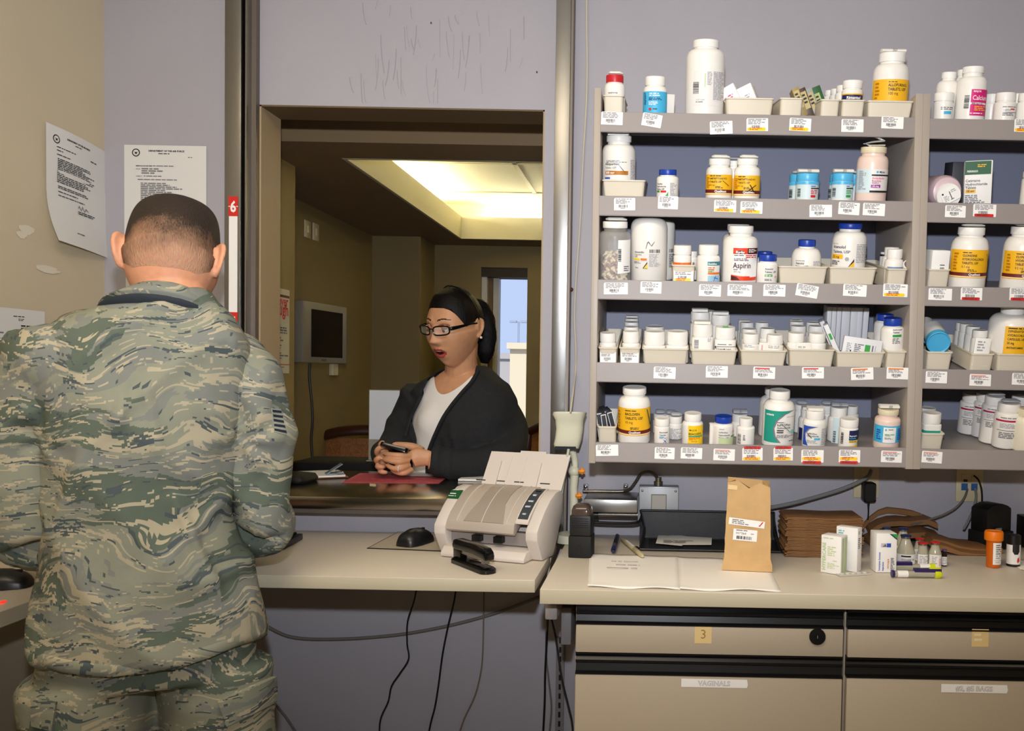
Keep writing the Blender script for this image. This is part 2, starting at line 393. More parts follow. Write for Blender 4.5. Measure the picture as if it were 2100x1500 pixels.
# ------------------------------------------------------------------ shelving
m_shelf = mat('beige_enamel', '958d8b', .45, bump=.05, bscale=500); m_panel = mat('shelf_side_enamel', 'a89d92', .45)
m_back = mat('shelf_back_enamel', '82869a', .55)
TILT = math.radians(12); TT = math.tan(TILT); AX = V((0, -math.sin(TILT), math.cos(TILT)))
YF = -.33; YI = -.314
ROWY = [(229, 240.5), (402.5, 411.8), (575, 583.5), (745, 753.5), (909, 918.5)]
LIPZ = [aY(1552, (a + c) / 2, YF).z for a, c in ROWY]
FH = .0445
def shelf_z(row, Y): return LIPZ[row] - .011 + (Y - YI) * TT
TAGM = WHT
def tag_mesh(w, h, kind, seed):
    b = MB(); fn = lambda u, v, k: V((u, -.0006 - .00015 * k, v))
    x = w / 2; y = h / 2
    els = [('p', [(-x, -y), (x * .98, -y), (x, -y * .9), (x, y * .93), (x * .97, y), (-x * .93, y), (-x, y * .8)], WHT)]
    hd = {'r': RED, 'p': mat('faded_pink_print', 'e89a90', .6), 'o': ORG}.get(kind[:1])
    if hd: els.append(('r', -x * .85, x * .5, y * .62, y * .84, hd))
    ink = mat('faded_ink', '77737a', .6); bi = mat('bar_ink', '4a474c', .6)
    els += [('l', -x * .85, x * .85, y * .0, y * (.6 if hd else .9), 3 if hd else 4, ink), ('b', -x * .55, x * .3, -y * .55, -y * .12, bi), ('l', -x * .4, x * .2, -y * .78, -y * .6, 1, ink)]
    def st(c, cx, cy, ww=.8):
        els.append(('p', [(cx - x * ww, cy - y * .22), (cx + x * ww, cy - y * .25), (cx + x * (ww + .05), cy), (cx + x * ww, cy + y * .25), (cx - x * ww, cy + y * .22), (cx - x * (ww + .05), cy)], c))
        els.append(('l', cx - x * (ww - .15), cx + x * (ww - .1), cy - y * .2, cy + y * .24, 2, RED if c is DYL else MAR))
    for i, ch in enumerate(kind):
        if ch == 'Y': st(DYL, -x * .08, -y * .7 if kind != 'YR' else -y * .4)
        if ch == 'R': st(RED, -x * .05 if kind != 'RY' else 0, {'RY': y * 1.05, 'YR': -y * 1.0}.get(kind, -y * .8))
    emit(b, els, fn, seed=seed); return b
def add_tag(par, parloc, x, y, w, h, deg=0, kind='', Y=YF):
    c = aY(x, y, Y); s = (Y + 2.2) / F
    o = tag_mesh(w * s, h * s, kind, int(x * 7 + y)).build('shelf_tag', par, loc=c - V(parloc), rot=(0, math.radians(deg) + ROLL, 0))
    return o
TAGS = {0: [(1255, 243, 44, 26), (1337, 247, 40, 26, 8), (1479, 262, 46, 26, -4), (1553, 256, 44, 26, -2, 'Y'), (1641, 256, 44, 26, 1, 'Y'), (1748, 258, 45, 26, -1), (1830, 252, 45, 24, 0)],
        1: [(1281, 419, 43, 25, -2), (1370, 416, 41, 26), (1487, 423, 45, 24, 0, 'Y'), (1541, 426, 45, 24, 0, 'Y'), (1683, 433, 46, 25, -2), (1741, 428, 43, 25, 2), (1792, 430, 45, 25, 1)],
        2: [(1263, 592, 49, 24, -2), (1335, 590, 43, 24), (1456, 596, 45, 24), (1517, 596, 50, 24), (1588, 596, 45, 24), (1655, 597, 45, 25, 8), (1753, 596, 48, 24, 1), (1836, 596, 50, 26, 0, 'Y')],
        3: [(1363, 765, 45, 24), (1470, 763, 45, 24, -1), (1567, 765, 45, 24, 0, 'r'), (1667, 765, 45, 23, -2, 'r'), (1768, 767, 46, 25, -4, 'o'), (1841, 766, 46, 24, 0, 'o')],
        4: [(1245, 924, 46, 23, -3), (1363, 930, 41, 24), (1418, 930, 44, 23), (1485, 933, 44, 24, 0, 'p'), (1543, 932, 42, 26, -2, 'RY'), (1606, 932, 40, 26, -2, 'RY'), (1666, 936, 46, 26, -1, 'YR'), (1742, 936, 44, 26, -1, 'YR'), (1828, 937, 43, 24, 0, 'p')]}
TAGS2 = {0: [(2102, 258, 44, 26, 0, 'Y')], 1: [(1959, 434, 42, 24), (2019, 432, 47, 25, 0, 'R')], 2: [(1928, 604, 48, 24), (1992, 603, 44, 25, 0, 'R'), (2093, 604, 46, 25, 0, 'R')],
         3: [(1920, 774, 44, 24), (2010, 780, 44, 24, 0, 'p'), (2098, 778, 46, 24)], 4: [(1911, 938, 42, 24, 2, 'p')]}
ux0 = aY(1213, 560, YF).x; ux1 = aY(1227, 560, YF).x; vx0 = aY(1868, 560, YF).x; vx1 = aY(1898, 560, YF).x
ZT = aY(1221, 180, YF).z; ZB = LIPZ[4] - FH - .003
def unit(label, x0, x1, sides, tags, off=0):
    loc = ((x0 + x1) / 2, YF, ZB); t = thing('shelving_unit', label, 'shelves', loc); L = V(loc)
    for a, c in sides:
        bb = MB().box((a, YF - .001, ZB), (c, -.002, ZT))
        if c - a > .02: bb.box(((a + c) / 2 - .0006, YF - .0014, ZB), ((a + c) / 2 + .0006, YF - .0009, ZT), mat('seam', '8c8278', .6)); bb.mats = [m_panel, mat('seam')]; bb.m = [0] * 6 + [1] * 6
        bb.v = [p - L for p in bb.v]; bb.build('side_panel', t, m_panel, bevel=.0012)
    bb = MB().box((x0, -.012, ZB), (x1, -.004, LIPZ[0] - .01 + .05)); bb.v = [p - L for p in bb.v]; bb.build('back_panel', t, m_back)
    for r in range(5):
        z = LIPZ[r] - off; bb = MB(); zz = shelf_z(r, YI) - off
        prof = [(YF, z - .001), (YF + .001, z), (YI - .001, z), (YI, z - .001), (YI, zz), (-.013, zz + (-.013 - YI) * TT), (-.013, zz - .012 + (-.013 - YI) * TT), (YI + .004, zz - .012), (YI + .004, z - FH + .004), (YF + .004, z - FH), (YF + .001, z - FH), (YF, z - FH + .002)]
        bb.rings([[V((x0, y, q)) - L for y, q in prof], [V((x1, y, q)) - L for y, q in prof]]); sh = bb.build('shelf', t, m_shelf)
        for tg in tags.get(r, []): add_tag(sh, L, *tg)
    return t
unit('wide beige shelving unit of five full shelves beside the serving window', ux1, vx0, [(ux0, ux1), (vx0, vx1)], TAGS)
unit('beige shelving unit at the right edge beyond the thick divider', vx1, aY(2260, 560, YF).x, [(aY(2260, 560, YF).x, aY(2275, 560, YF).x)], TAGS2, .0015)

# ------------------------------------------------------------------ bottles and bins
m_bot = mat('white_hdpe', 'f0ece6', .33, spec=.5); m_cap = mat('white_cap', 'f2efea', .4); m_bin = mat('cream_bin', 'ddd3c0', .45)
CAPS = {'w': m_cap, 'red': mat('red_cap', 'c4202a', .4), 'blue': mat('blue_cap', '1c3fa4', .35), 'sky': mat('sky_cap', '52b6e6', .35), 'beige': mat('beige_cap', 'e2d6b8', .45)}
BODY = {'w': m_bot, 'pink': mat('pink_hdpe', 'ecd2c6', .35), 'cream': mat('cream_hdpe', 'efe6d2', .4), 'clear': mat('cloudy_hdpe', 'dedad4', .3, alpha=.3), 'lilac': mat('lilac_hdpe', 'd2b8c0', .35)}
m_leaf = mat('leaflet_paper', 'e9e6df', .7); m_leafd = mat('leaflet_grey', 'b9bac0', .7)
G_B = 'pill bottles on the shelves'; G_N = 'cream storage bins on the shelves'
def base_pt(row, x, y, t, lift=0):
    Y = YI + .005 + t; P = aY(x, y, Y); return V((P.x, Y, shelf_z(row, Y))) + AX * (lift + .001)
def bottle(label, row, xc, w, ytop, capw, caph, t=0, sh=.5, neck=2, cap='w', body='w', els=(), leaf=None, lift=0, ybody=None, square=False, dome=False, lean=0, rotz=0, name='pill_bottle'):
    """xc,w body centre/width, ytop cap top, capw/caph cap size: photo measures of the real bottle at its shelf depth"""
    if lift: t += .012
    d = (YI + t + 2.2) ; s = d / F; r = w * s / 2
    P = base_pt(row, xc, ytop + 60, t + r, lift); d = P.y + 2.2; s = d / F; r = w * s / 2
    if lift and t < .035: P.x = aY(xc, ytop + 60, YI + .011 + r * .6).x
    H = solve_h(P, AX, ytop); hc = caph * s; rc = capw * s / 2; hn = neck * s
    root = thing(name, label, 'bottle', P, (TILT, 0, 0), G_B)
    if lean or rotz: root.rotation_euler = (Matrix.Rotation(TILT, 3, 'X') @ Matrix.Rotation(lean, 3, 'Y') @ Matrix.Rotation(rotz, 3, 'Z')).to_euler()
    shh = sh * r; zs = max(H - hc - hn - shh, .02); rn = rc * .9
    if dome: zs = H - shh; prof = [(r * .9, 0), (r, .004), (r, zs)] + [(r * math.cos(a) ** .5 if a < 1.5 else r * .2, zs + shh * math.sin(a)) for a in (.25, .5, .75, 1.0, 1.25, 1.45)] + [(r * .1, H)]
    else:
        prof = [(r * .3, .002), (r * .88, 0), (r * .97, r * .05), (r, r * .14), (r, zs)]
        for k in range(1, 7):
            a = k / 6 * math.pi / 2; prof.append((rn + (r - rn) * math.cos(a) ** (.9), zs + shh * math.sin(a)))
        prof += [(rn, H - hc * .9), (rn * .5, H - hc * .9)]
    bb = MB(); n = 32
    if square:
        rs = []
        for q, z in prof:
            e = 4.0 if z <= zs + shh * .8 else 2.0; ring = []
            for j in range(n):
                a = 2 * math.pi * j / n; c, sn = math.cos(a), math.sin(a)
                ring.append(V((q * math.copysign(abs(c) ** (2 / e), c), q * math.copysign(abs(sn) ** (2 / e), sn), z)))
            rs.append(ring)
        bb.rings(rs)
    else: bb.lathe(prof, n=n)
    bb.build('body', root, BODY[body], smooth=True, auto=50)
    if not dome:
        cb = MB(); z0 = H - hc; rs = []
        for q, z, rib in ((rc * .98, z0, 0), (rc, z0 + hc * .06, 1), (rc, z0 + hc * .86, 1), (rc * .97, H - hc * .03, 0), (rc * .9, H, 0), (rc * .85, H - hc * .02, 0)):
            rs.append([V(((q - (.00035 if rib and j % 2 else 0)) * math.cos(2 * math.pi * j / 64), (q - (.00035 if rib and j % 2 else 0)) * math.sin(2 * math.pi * j / 64), z)) for j in range(64)])
        cb.rings(rs); cb.build('cap', root, CAPS[cap], smooth=True, auto=50)
    if els:
        F0 = P + V((0, -r * math.cos(TILT), -r * math.sin(TILT))); lb = MB(); ee = 4.0
        def U(x): return r * math.asin(max(-1, min(1, (x - xc) * s * .995 / r)))
        hv = {}
        def Hh(y):
            if y not in hv: hv[y] = solve_h(F0, AX, y)
            return hv[y]
        def fn(u, v, k):
            a = u / r; q = r + .00022 * k + .0001
            if square:
                c, sn = math.sin(a), math.cos(a)
                return V((q * math.copysign(abs(c) ** .5, c), -q * abs(sn) ** .5, v))
            return V((q * math.sin(a), -q * math.cos(a), v))
        out = []
        for e in els:
            if e[0] in 'rl': out.append((e[0], U(e[1]), U(e[2]), Hh(e[4]), Hh(e[3])) + tuple(e[5:]))
            elif e[0] == 'b': out.append(('b', U(e[1]), U(e[2]), Hh(e[4]), Hh(e[3])) + tuple(e[5:]))
            elif e[0] == 't': out.append(('t', e[1], U(e[2]), Hh(e[3]), e[4] * s / .72, e[5]) + tuple(e[6:]))
            elif e[0] == 'p': out.append(('p', [(U(x), Hh(y)) for x, y in e[1]], e[2]))
        emit(lb, out, fn, nu=30, seed=int(xc)); lb.build('label', root)
    if leaf: leaflet(root, H, rc, leaf)
    return root
def leaflet(root, H, rc, kind):
    b = MB(); m = m_leafd if 'd' in kind else m_leaf
    R = random.Random(int(rc * 1e6))
    if 'V' in kind:   # sprung open folded sheet
        b.tube([(rc * .8, 0, H + .004), (-rc * .3, 0, H + .003), (-rc * .75, 0, H + .007), (-rc * .2, 0, H + .011), (rc * .75, 0, H + .014), (rc * .3, 0, H + .02), (-rc * .4, 0, H + .028)][::1], .0022, m, 8, flat=5, up0=(0, 0, 1))
    elif 'r' in kind:  # two rolled flat packets
        for x0, x1 in ((-.95, .05), (.0, .98)):
            b.tube([(rc * x0, 0, H + .0055), (rc * (x0 * .95 + x1 * .05), 0, H + .0052), (rc * (x0 * .05 + x1 * .95), 0, H + .0052), (rc * x1, 0, H + .0055)], [.003, .0048, .0048, .003], m, 10, flat=2.6, up0=(0, 0, 1))
        for k in range(4): b.box((rc * (-.1 + .09 * k), -.0128, H + .001), (rc * (-.07 + .09 * k), -.0115, H + .0095), mat('leaflet_edge', '8d8a86', .8))
    elif 'b' in kind:  # flat block
        b.rings([rrect(-rc * .9, rc * .8, -rc * .6, rc * .6, rc * .15, H + .0005 + .003 * k + (.0004 if k % 2 else 0), 2) for k in range(3)], m)
    else:
        b.tube([(-rc * .75, 0, H + .0045), (-rc * .5, 0, H + .005), (rc * .6, 0, H + .005), (rc * .95, 0, H + .0035)], [.002, .0042, .0042, .002], m, 10, flat=3, up0=(0, 0, 1))
    b.build('leaflet', root, smooth=True)
def binbox(label, row, x0, x1, yrim, L=.27, t=0, tagk=None):
    x0 += .8; x1 -= .8; t += .006
    s = (YI + .003 + t + 2.2) / F; xc = (x0 + x1) / 2; P = base_pt(row, xc, yrim, t); w = (x1 - x0) * s
    H = solve_h(P, AX, yrim); root = thing('storage_bin', label, 'bin', P, (TILT, 0, 0), G_N)
    a = w / 2; bt = a * .89; r = .006; b = MB(); th = .0022
    def rg(hw, y0, y1, z, rr): return rrect(-hw, hw, y0, y1, rr, z)
    b.rings([rg(bt - .004, .006, L - .006, 0, r), rg(bt, .002, L - .004, .003, r), rg(a - .002, -.004, L + .002, H - .004, r), rg(a, -.006, L + .004, H - .003, r), rg(a, -.006, L + .004, H - .0005, r), rg(a - .0008, -.0052, L + .003, H, r), rg(a - .003, -.003, L + .001, H, r), rg(a - .004, -.002, L, H - .002, r), rg(bt - th, .004, L - .006, .004, r), rg(bt - .006, .008, L - .009, .0035, r)])
    b.build('tray', root, m_bin, smooth=True, auto=40)
    if tagk is not None:
        o = tag_mesh(w * .82, H * .62, tagk, int(xc)).build('bin_tag', root, loc=(0, -.0035 + .0002, H * .5), rot=(math.atan2(-.006, H), 0, 0))
        o.location.y = .002 - .006 * .62 - .0008
    return root
def sbox(label, P, size, rot, m_front, els=(), side=None, name='medicine_box', group=None, cat='box'):
    """carton: P base centre-front, size (w,d,h)"""
    root = thing(name, label, cat, P, rot, group); w, d, h = size
    b = MB().box((-w / 2, 0, 0), (w / 2, d, h)); b.build('carton', root, m_front, bevel=min(w, d, h) * .04)
    if els:
        lb = MB(); emit(lb, els, lambda u, v, k: V((u, -.0003 - .00012 * k, v)), seed=7); lb.build('print', root)
    if side:
        lb = MB(); emit(lb, side, lambda u, v, k: V((w / 2 + .0003 + .0001 * k, u, v)), seed=8); lb.build('side_print', root)
    return root
# ------------------------------------------------------------------ stock, row by row
def yel(x0, x1, y0, y1, lines, tx, ty, th, dose=None, foot=True, bot=None):
    """yellow drug label with maroon foot band"""
    e = [('r', x0, x1, y0, y1, YEL)]
    if foot:
        e += [('r', x0, x1, y1 - 11, y1 - 4, MAR), ('r', x0, x1, y1 - 3.2, y1 - 2, WHT), ('t', 'Qualitest', (x0 + x1) / 2 + 2, y1 - 5.2, 4.6, WHT, 'c', .03)]
        e += [('l', tx + 10, tx + 28, y1 - 18, y1 - 13, 2, BLK)]
    e += [('l', tx, tx + 24, ty - th - 5, ty - th - 2, 1, BLK)]
    for i, s in enumerate(lines): e.append(('t', s, tx, ty + i * (th + 3.2), th, BLK, 'l', .02, .82))
    if dose: e.append(('t', dose, tx, ty + len(lines) * (th + 3.2), th, BLK, 'l', .0, .9))
    e += [('l', x0 + 3, x0 + 9, y0 + 6, y1 - 14, 6, BRN)]
    return e
def wl(x0, x1, y0, y1, big=(), th=4, tx=None, ty=None, micro=True, col=BLK):
    """white drug label: headline words and fine print"""
    e = []; tx = tx if tx is not None else x0 + 2; ty = ty if ty is not None else y0 + 6
    for i, s in enumerate(big): e.append(('t', s, tx, ty + i * (th + 2.2), th, col, 'l', .02, .85))
    yb = ty + len(big) * (th + 2.2)
    if micro and y1 - yb > 4: e.append(('l', tx, x1 - 2, yb - 1, y1 - 1, max(2, int((y1 - yb) / 3.2)), GRY))
    return e
# ---- row 1 (top)
binbox('small cream bin at the left end of the top shelf holding the red-capped bottle', 0, 1237, 1281, 195, L=.2)
bottle('small white bottle with a red cap and leaflet, in leftmost bin of top shelf', 0, 1260, 42, 155, 35, 14, t=.004, cap='red', lift=.005, leaf='p', els=wl(1246, 1275, 186, 192, ('RANITIDINE',), 3))
bottle('white bottle with a sky-blue label near the left of the top shelf', 0, 1343, 48, 158, 40, 17, els=[('r', 1319, 1367, 187, 236, SKY), ('l', 1332, 1358, 190, 198, 2, WHT), ('l', 1331, 1360, 200, 206, 2, NAV), ('l', 1331, 1355, 208, 216, 3, WHT), ('p', [(1334 + 3 * math.cos(a * .6), 224 + 3 * math.sin(a * .6)) for a in range(10)], RED), ('l', 1339, 1352, 222, 226, 1, NAV), ('l', 1323, 1327, 190, 215, 8, NAV)])
P = base_pt(0, 1369, 230, .062); sbox('slim white carton standing behind the sky-blue labelled bottle', P, (.03, .03, .062), (TILT, 0, .1), m_leaf)
bottle('tall white bottle with a plain barcode label, tallest on the top shelf', 0, 1445.5, 77, 84, 52, 14, neck=3, sh=.45, els=[('r', 1421, 1483, 145, 216, mat('milky_label', 'e9e4e2', .5)), ('b', 1421, 1432, 168, 192, BLK, 1), ('t', 'LOT 12345', 1428, 206, 2.5, GRY), ('l', 1427, 1447, 208, 211, 1, GRY), ('l', 1448, 1458, 147, 175, 9, LGR), ('l', 1460, 1482, 146, 205, 20, LGR), ('r', 1443, 1445, 150, 178, LGN)])
binbox('wide cream bin on the top shelf with two tilted white cartons', 0, 1486, 1587, 201)
for (x, y, ry, lb, el) in ((1513, 232, -.42, 'tilted white carton with pink end, left one in wide top shelf bin', True), (1545, 232, -.36, 'tilted white carton, right one in wide top shelf bin', False)):
    P = base_pt(0, x, y, .03, .02); w, h = .036, .065
    o = sbox(lb, P, (w, .05, h), (TILT, ry, -.35), WHT, [('l', -.005, .012, .03, .045, 3, PNK if el else LGR)])
    if el: MB().quad((-w / 2 - .0005, .003, h * .55), (-w / 2 - .0005, .04, h * .55), (-w / 2 - .0005, .04, h * .9), (-w / 2 - .0005, .003, h * .9), PNK).build('pink_end', o)
binbox('narrow empty-looking cream bin, third bin from the left on the top shelf', 0, 1597, 1647, 201)
binbox('narrow cream bin on the top shelf with green and gold cartons leaning out', 0, 1680, 1722, 204)
R_ = [('olive gold carton leaning leftmost in the top shelf bin', 'a08a52', 1636, .02, 30), ('dark brown carton leaning between gold and green ones', '4a3424', 1650, .035, 33), ('grey silver carton leaning beside the green one', '9aa09c', 1664, .05, 37), ('dark green carton with gold edge leaning in the top shelf bin', '2c5a34', 1678, .06, 46)]
for i, (lb, c, x, t, hh) in enumerate(R_):
    P = base_pt(0, x + 14, 232, .03 + t, .018); sbox(lb, P, (.016 if i != 3 else .026, .07, .05 + hh * .00055), (TILT, -.38, -.15), mat('carton_' + c, c, .4), [('r', -.006, .006, .02, .06, mat('carton_trim_%d' % i, 'b9a46a' if i != 3 else 'a8b06a', .4)), ('l', -.005, .005, .03, .055, 3, BLK)], group='cartons leaning in the top shelf bin')
binbox('narrow cream bin on the top shelf holding a row of white bottles with navy labels', 0, 1723, 1773, 205)
bottle('white bottle with navy label behind the rim, front of the narrow top shelf bin', 0, 1747.5, 42, 166, 39, 15, t=.004, sh=.25, lift=.005, els=[('r', 1727, 1768, 193, 230, NAV), ('r', 1727, 1768, 191.5, 194, YEL), ('t', 'Rimantad', 1747, 203, 5.5, WHT, 'c', .03)])
bottle('white bottle second in the line behind the navy labelled one, top shelf bin', 0, 1727, 36, 176, 32, 12, t=.065, sh=.25, lift=.005)
bottle('white bottle third in the line behind the navy labelled one, top shelf bin', 0, 1713, 32, 183, 28, 10, t=.115, sh=.25, lift=.005)
bottle('white bottle last in the line behind the navy labelled one, top shelf bin', 0, 1700, 28, 186, 25, 9, t=.16, sh=.25, lift=.005)
binbox('wide cream bin at the top right holding a yellow labelled bottle', 0, 1776, 1871, 207)
bottle('large white bottle with yellow label in the wide bin at the top right', 0, 1829.5, 71, 110, 52, 17, t=.012, sh=.62, neck=4, lift=.005, leaf='r', els=yel(1794, 1865, 162, 226, ('ALLOPURINOL', 'TABLETS, USP'), 1817, 177, 5.4, '100 mg', foot=False))
bottle('small white bottle with a pale blue mark, leftmost on the right unit top shelf', 0, 1931, 38, 191, 39, 16, sh=.2, els=[('l', 1921, 1948, 219, 226, 2, GRY), ('r', 1927, 1943, 228, 234, SKY)])
bottle('tall white bottle behind the small one, left on the right unit top shelf', 0, 1938, 46, 149, 30, 12, t=.05, sh=.6, neck=4)
bottle('tall white bottle directly behind the pink calcium one', 0, 1969, 46, 144, 30, 11, t=.09, sh=.6, neck=4, els=wl(1950, 1964, 190, 220, (), 4))
bottle('white bottle with a magenta calcium label on the right unit top shelf', 0, 1986.5, 59, 138, 42, 12, sh=.55, neck=7, els=[('r', 1977, 2017, 183, 210, PNK), ('r', 1977, 2017, 214, 237, PNK), ('t', 'MAJOR', 1981, 189, 3.6, WHT, 'l', .02), ('t', 'Calcium', 1980, 205, 9, WHT, 'l', .01, .82), ('t', '500 mg + D', 1979, 214, 3.4, BLK, 'l', .02), ('l', 1985, 2013, 217, 228, 3, YEL), ('l', 1978, 2010, 231, 235, 1, WHT), ('b', 1967, 1975, 195, 222, BLK, 1)])
bottle('white bottle half hidden right of the magenta labelled one', 0, 2029, 34, 194, 34, 15, t=.05, sh=.2)
bottle('white bottle with fine red print, right unit top shelf', 0, 2056, 43, 191, 39, 16, sh=.2, els=[('l', 2045, 2073, 218, 221, 1, GRY), ('t', 'Lipitor', 2047, 227, 4, BLK), ('l', 2060, 2073, 222, 227, 1, RED), ('r', 2046, 2073, 230, 231, NAV), ('l', 2046, 2073, 232, 238, 2, GRY)])
bottle('white bottle cut by the right frame edge on the top shelf', 0, 2102, 42, 192, 38, 15, sh=.2, els=[('l', 2091, 2110, 218, 236, 5, GRY)])
bottle('white bottle at the back between two small ones, right unit top shelf', 0, 2078, 34, 193, 30, 13, t=.06, sh=.2)
# ---- row 2
binbox('wide cream bin at the left end of the second shelf', 1, 1235, 1325, 369)
bottle('large white bottle with ochre dose band in the second shelf bin', 1, 1268.5, 67, 279, 50, 12, t=.012, sh=.45, neck=5, lift=.005, leaf='b', els=wl(1243, 1293, 324, 335, (), 3) + [('t', 'Allopurinol', 1243, 339, 5.2, BLK, 'l', .02, .95), ('t', 'Tablets, USP', 1243, 346, 3.6, BLK), ('r', 1243, 1288, 350.5, 358.5, BRN), ('t', '300 mg', 1244, 357, 4.8, WHT, 'l', .03), ('l', 1292, 1301, 327, 368, 13, LGR), ('r', 1243, 1253, 364, 367, BLU), ('p', [(1270, 339.5), (1271, 339), (1283, 354), (1282, 355)], GRY)])
bottle('small white bottle with bright blue cap, alone left of centre on second shelf', 1, 1368.5, 45, 348, 35, 11, sh=.3, cap='blue', els=wl(1350, 1372, 372, 378, ('Clonidine', 'Hydrochloride', 'Tablets, USP'), 3.2, 1348, 379, False) + [('r', 1348, 1353, 391, 395, GRN), ('r', 1355, 1366, 391, 395, RED), ('p', [(1363, 404), (1370, 404), (1370, 393)], GRN), ('l', 1373, 1386, 375, 402, 9, LGR)])
for x0, lb, dose, X in ((1447, 'left of two white bottles with yellow labels on second shelf', '10 mg', 0), (1504, 'right of two yellow labelled bottles on second shelf, marked with a black X', '25 mg', 1)):
    e = yel(x0, x0 + 53, 358 + 2 * X, 400 + 2 * X, ('AMITRIPTYLINE HCl', 'TABLETS, USP'), x0 + 8, 368 + 2 * X, 3.4, dose)
    if X: e += [('p', [(1528, 393), (1530, 394), (1546, 380), (1545, 379)], BLK), ('p', [(1533, 379), (1535, 379), (1543, 394), (1541, 395)], BLK)]
    else: e += [('p', [(1478, 371), (1479, 370.5), (1491, 381), (1490, 381.5)], BLK)]
    bottle(lb, 1, x0 + 26.5, 53, 326, 43, 12, sh=.4, neck=4, leaf='p', els=e)
bottle('yellow labelled bottle hidden behind the pair on the second shelf', 1, 1503, 44, 330, 36, 11, t=.07, sh=.4, neck=4, leaf='d', els=[('r', 1481, 1525, 366, 402, YEL)])
def jar(x, w, y, lb, c, t=0, leaf='r'):
    e = [('r', x - w / 2, x + w / 2, y + 22, y + 52, LBL), ('l', x + 4, x + 16, y + 25, y + 28, 1, BLU), ('r', x + 4, x + 22, y + 29, y + 31.5, BLK), ('l', x + 4, x + 20, y + 33, y + 43, 3, c), ('r', x + 4, x + 14, y + 44, y + 49, c), ('b', x - 20, x - 15, y + 30, y + 48, BLK, 1), ('r', x - w / 2, x + w / 2, y + 16, y + 22, mat('sky_cap'))]
    bottle(lb, 1, x, w, y, w * .98, 15, t=t, sh=.06, neck=.6, cap='sky', leaf=leaf, els=e)
jar(1653, 46, 356, 'sky-blue lidded jar with red printed label, front, middle of second shelf', RED)
jar(1637, 42, 358, 'sky-blue lidded jar behind the red printed one on the second shelf', RED, .06, 'd')
jar(1724.5, 43, 356, 'sky-blue lidded jar with green printed label on the second shelf', GRN)
jar(1717, 38, 358, 'sky-blue lidded jar behind the green printed one to its left', GRN, .07, 'd')
jar(1745, 36, 358, 'sky-blue lidded jar between the green one and the pink bottle', GRN, .052, 'd')
bottle('pale pink bottle with sprung-open leaflet, right end of the second shelf', 1, 1784.5, 62, 302, 51, 12, sh=.5, neck=5, cap='beige', body='pink', leaf='V', els=[('r', 1753, 1816, 347, 396, LBL), ('r', 1777, 1815, 347, 396, mat('milky_label')), ('r', 1786, 1790, 351, 355, SKY), ('t', 'Mylan', 1792, 355, 4, BLK, 'l', .02), ('r', 1777, 1814, 358, 361, BLK), ('t', 'Amlodipine', 1778, 367.5, 4, PNK, 'l', .01), ('t', 'Besylate', 1778, 373, 4, PNK, 'l', .01), ('l', 1778, 1800, 374.5, 377, 1, GRY), ('r', 1777, 1795, 379, 385, PUR), ('t', '10 mg', 1779, 384, 3.8, WHT, 'l', .02), ('r', 1775, 1812, 391, 395, BLK), ('l', 1757, 1768, 350, 390, 10, LGR)])
# lying bottle, cap to the viewer
P = aY(1942, 382, YI + .01); rr = 33 * (P.y + 2.2) / F; P.z = shelf_z(1, P.y) + rr + .001
o = thing('pill_bottle', 'bottle lying on its side with its white cap facing out, right unit second shelf', 'bottle', P, (TILT, 0, 0), G_B)
b = MB(); b.xf = Matrix.Rotation(-math.pi / 2, 4, 'X'); b.lathe([(rr * .5, .16), (rr, .155), (rr, .02), (rr * .97, .008), (rr * .85, -.002), (rr * .7, -.004), (rr * .5, -.004)][::-1]); b.v = [V((p.x, p.y, p.z)) for p in b.v]; b.build('body', o, BODY['lilac'], smooth=True)
b = MB(); b.xf = Matrix.Translation((.002, 0, -.009)) @ Matrix.Rotation(math.pi / 2, 4, 'X'); b.lathe([(rr * .6, -.004), (rr * .76, 0), (rr * .76, .009), (rr * .73, .011), (rr * .68, .0105)]); b.build('cap', o, m_cap, smooth=True)
lb = MB(); q = rr * .52; cs, sn = math.cos(.5), math.sin(.5)
def fn(u, v, k): return V((.002 + u * cs - v * sn, -.0204 - .0001 * k, -.009 + u * sn + v * cs))
emit(lb, [('r', -q, q, -q * .75, q * .75, WHT), ('r', -q * .85, -q * .65, q * .4, q * .6, BLK), ('r', q * .0, q * .12, -q * .45, q * .5, GRY), ('r', -q * .1, q * .3, -q * .5, -q * .4, GRY), ('l', -q * .8, -.1 * q, -q * .5, q * .2, 4, LGR), ('l', q * .25, q * .9, q * .2, q * .6, 2, LGR)], fn); lb.build('label', o)
# carton with green header
P = base_pt(1, 2004, 413, .03); s = (P.y + 2.2) / F; w = 53 * s; h = solve_h(P, AX, 329)
g = [('r', -w * .5, w * .44, h * .71, h * .985, mat('deep_green_print', '14552c', .5)), ('t', 'PERRIGO', -w * .42, h * .76, h * .055, WHT, 'l', .03), ('l', -.05 * w, w * .4, h * .85, h * .92, 2, YEL), ('t', 'Cetirizine', -w * .46, h * .56, h * .075, BLK, 'l', .01), ('t', 'Hydrochloride', -w * .46, h * .485, h * .075, BLK, 'l', .01), ('t', 'Tablets', -w * .46, h * .415, h * .075, BLK, 'l', .01), ('r', -w * .46, -w * .08, h * .33, h * .4, YEL), ('t', '10 mg', -w * .42, h * .345, h * .065, BLK, 'l', .03), ('l', -w * .46, w * .3, h * .03, h * .29, 7, GRY)]
o = sbox('white and green drug carton on the right unit second shelf', P, (w, .075, h), (TILT, 0, -.28), WHT, g)
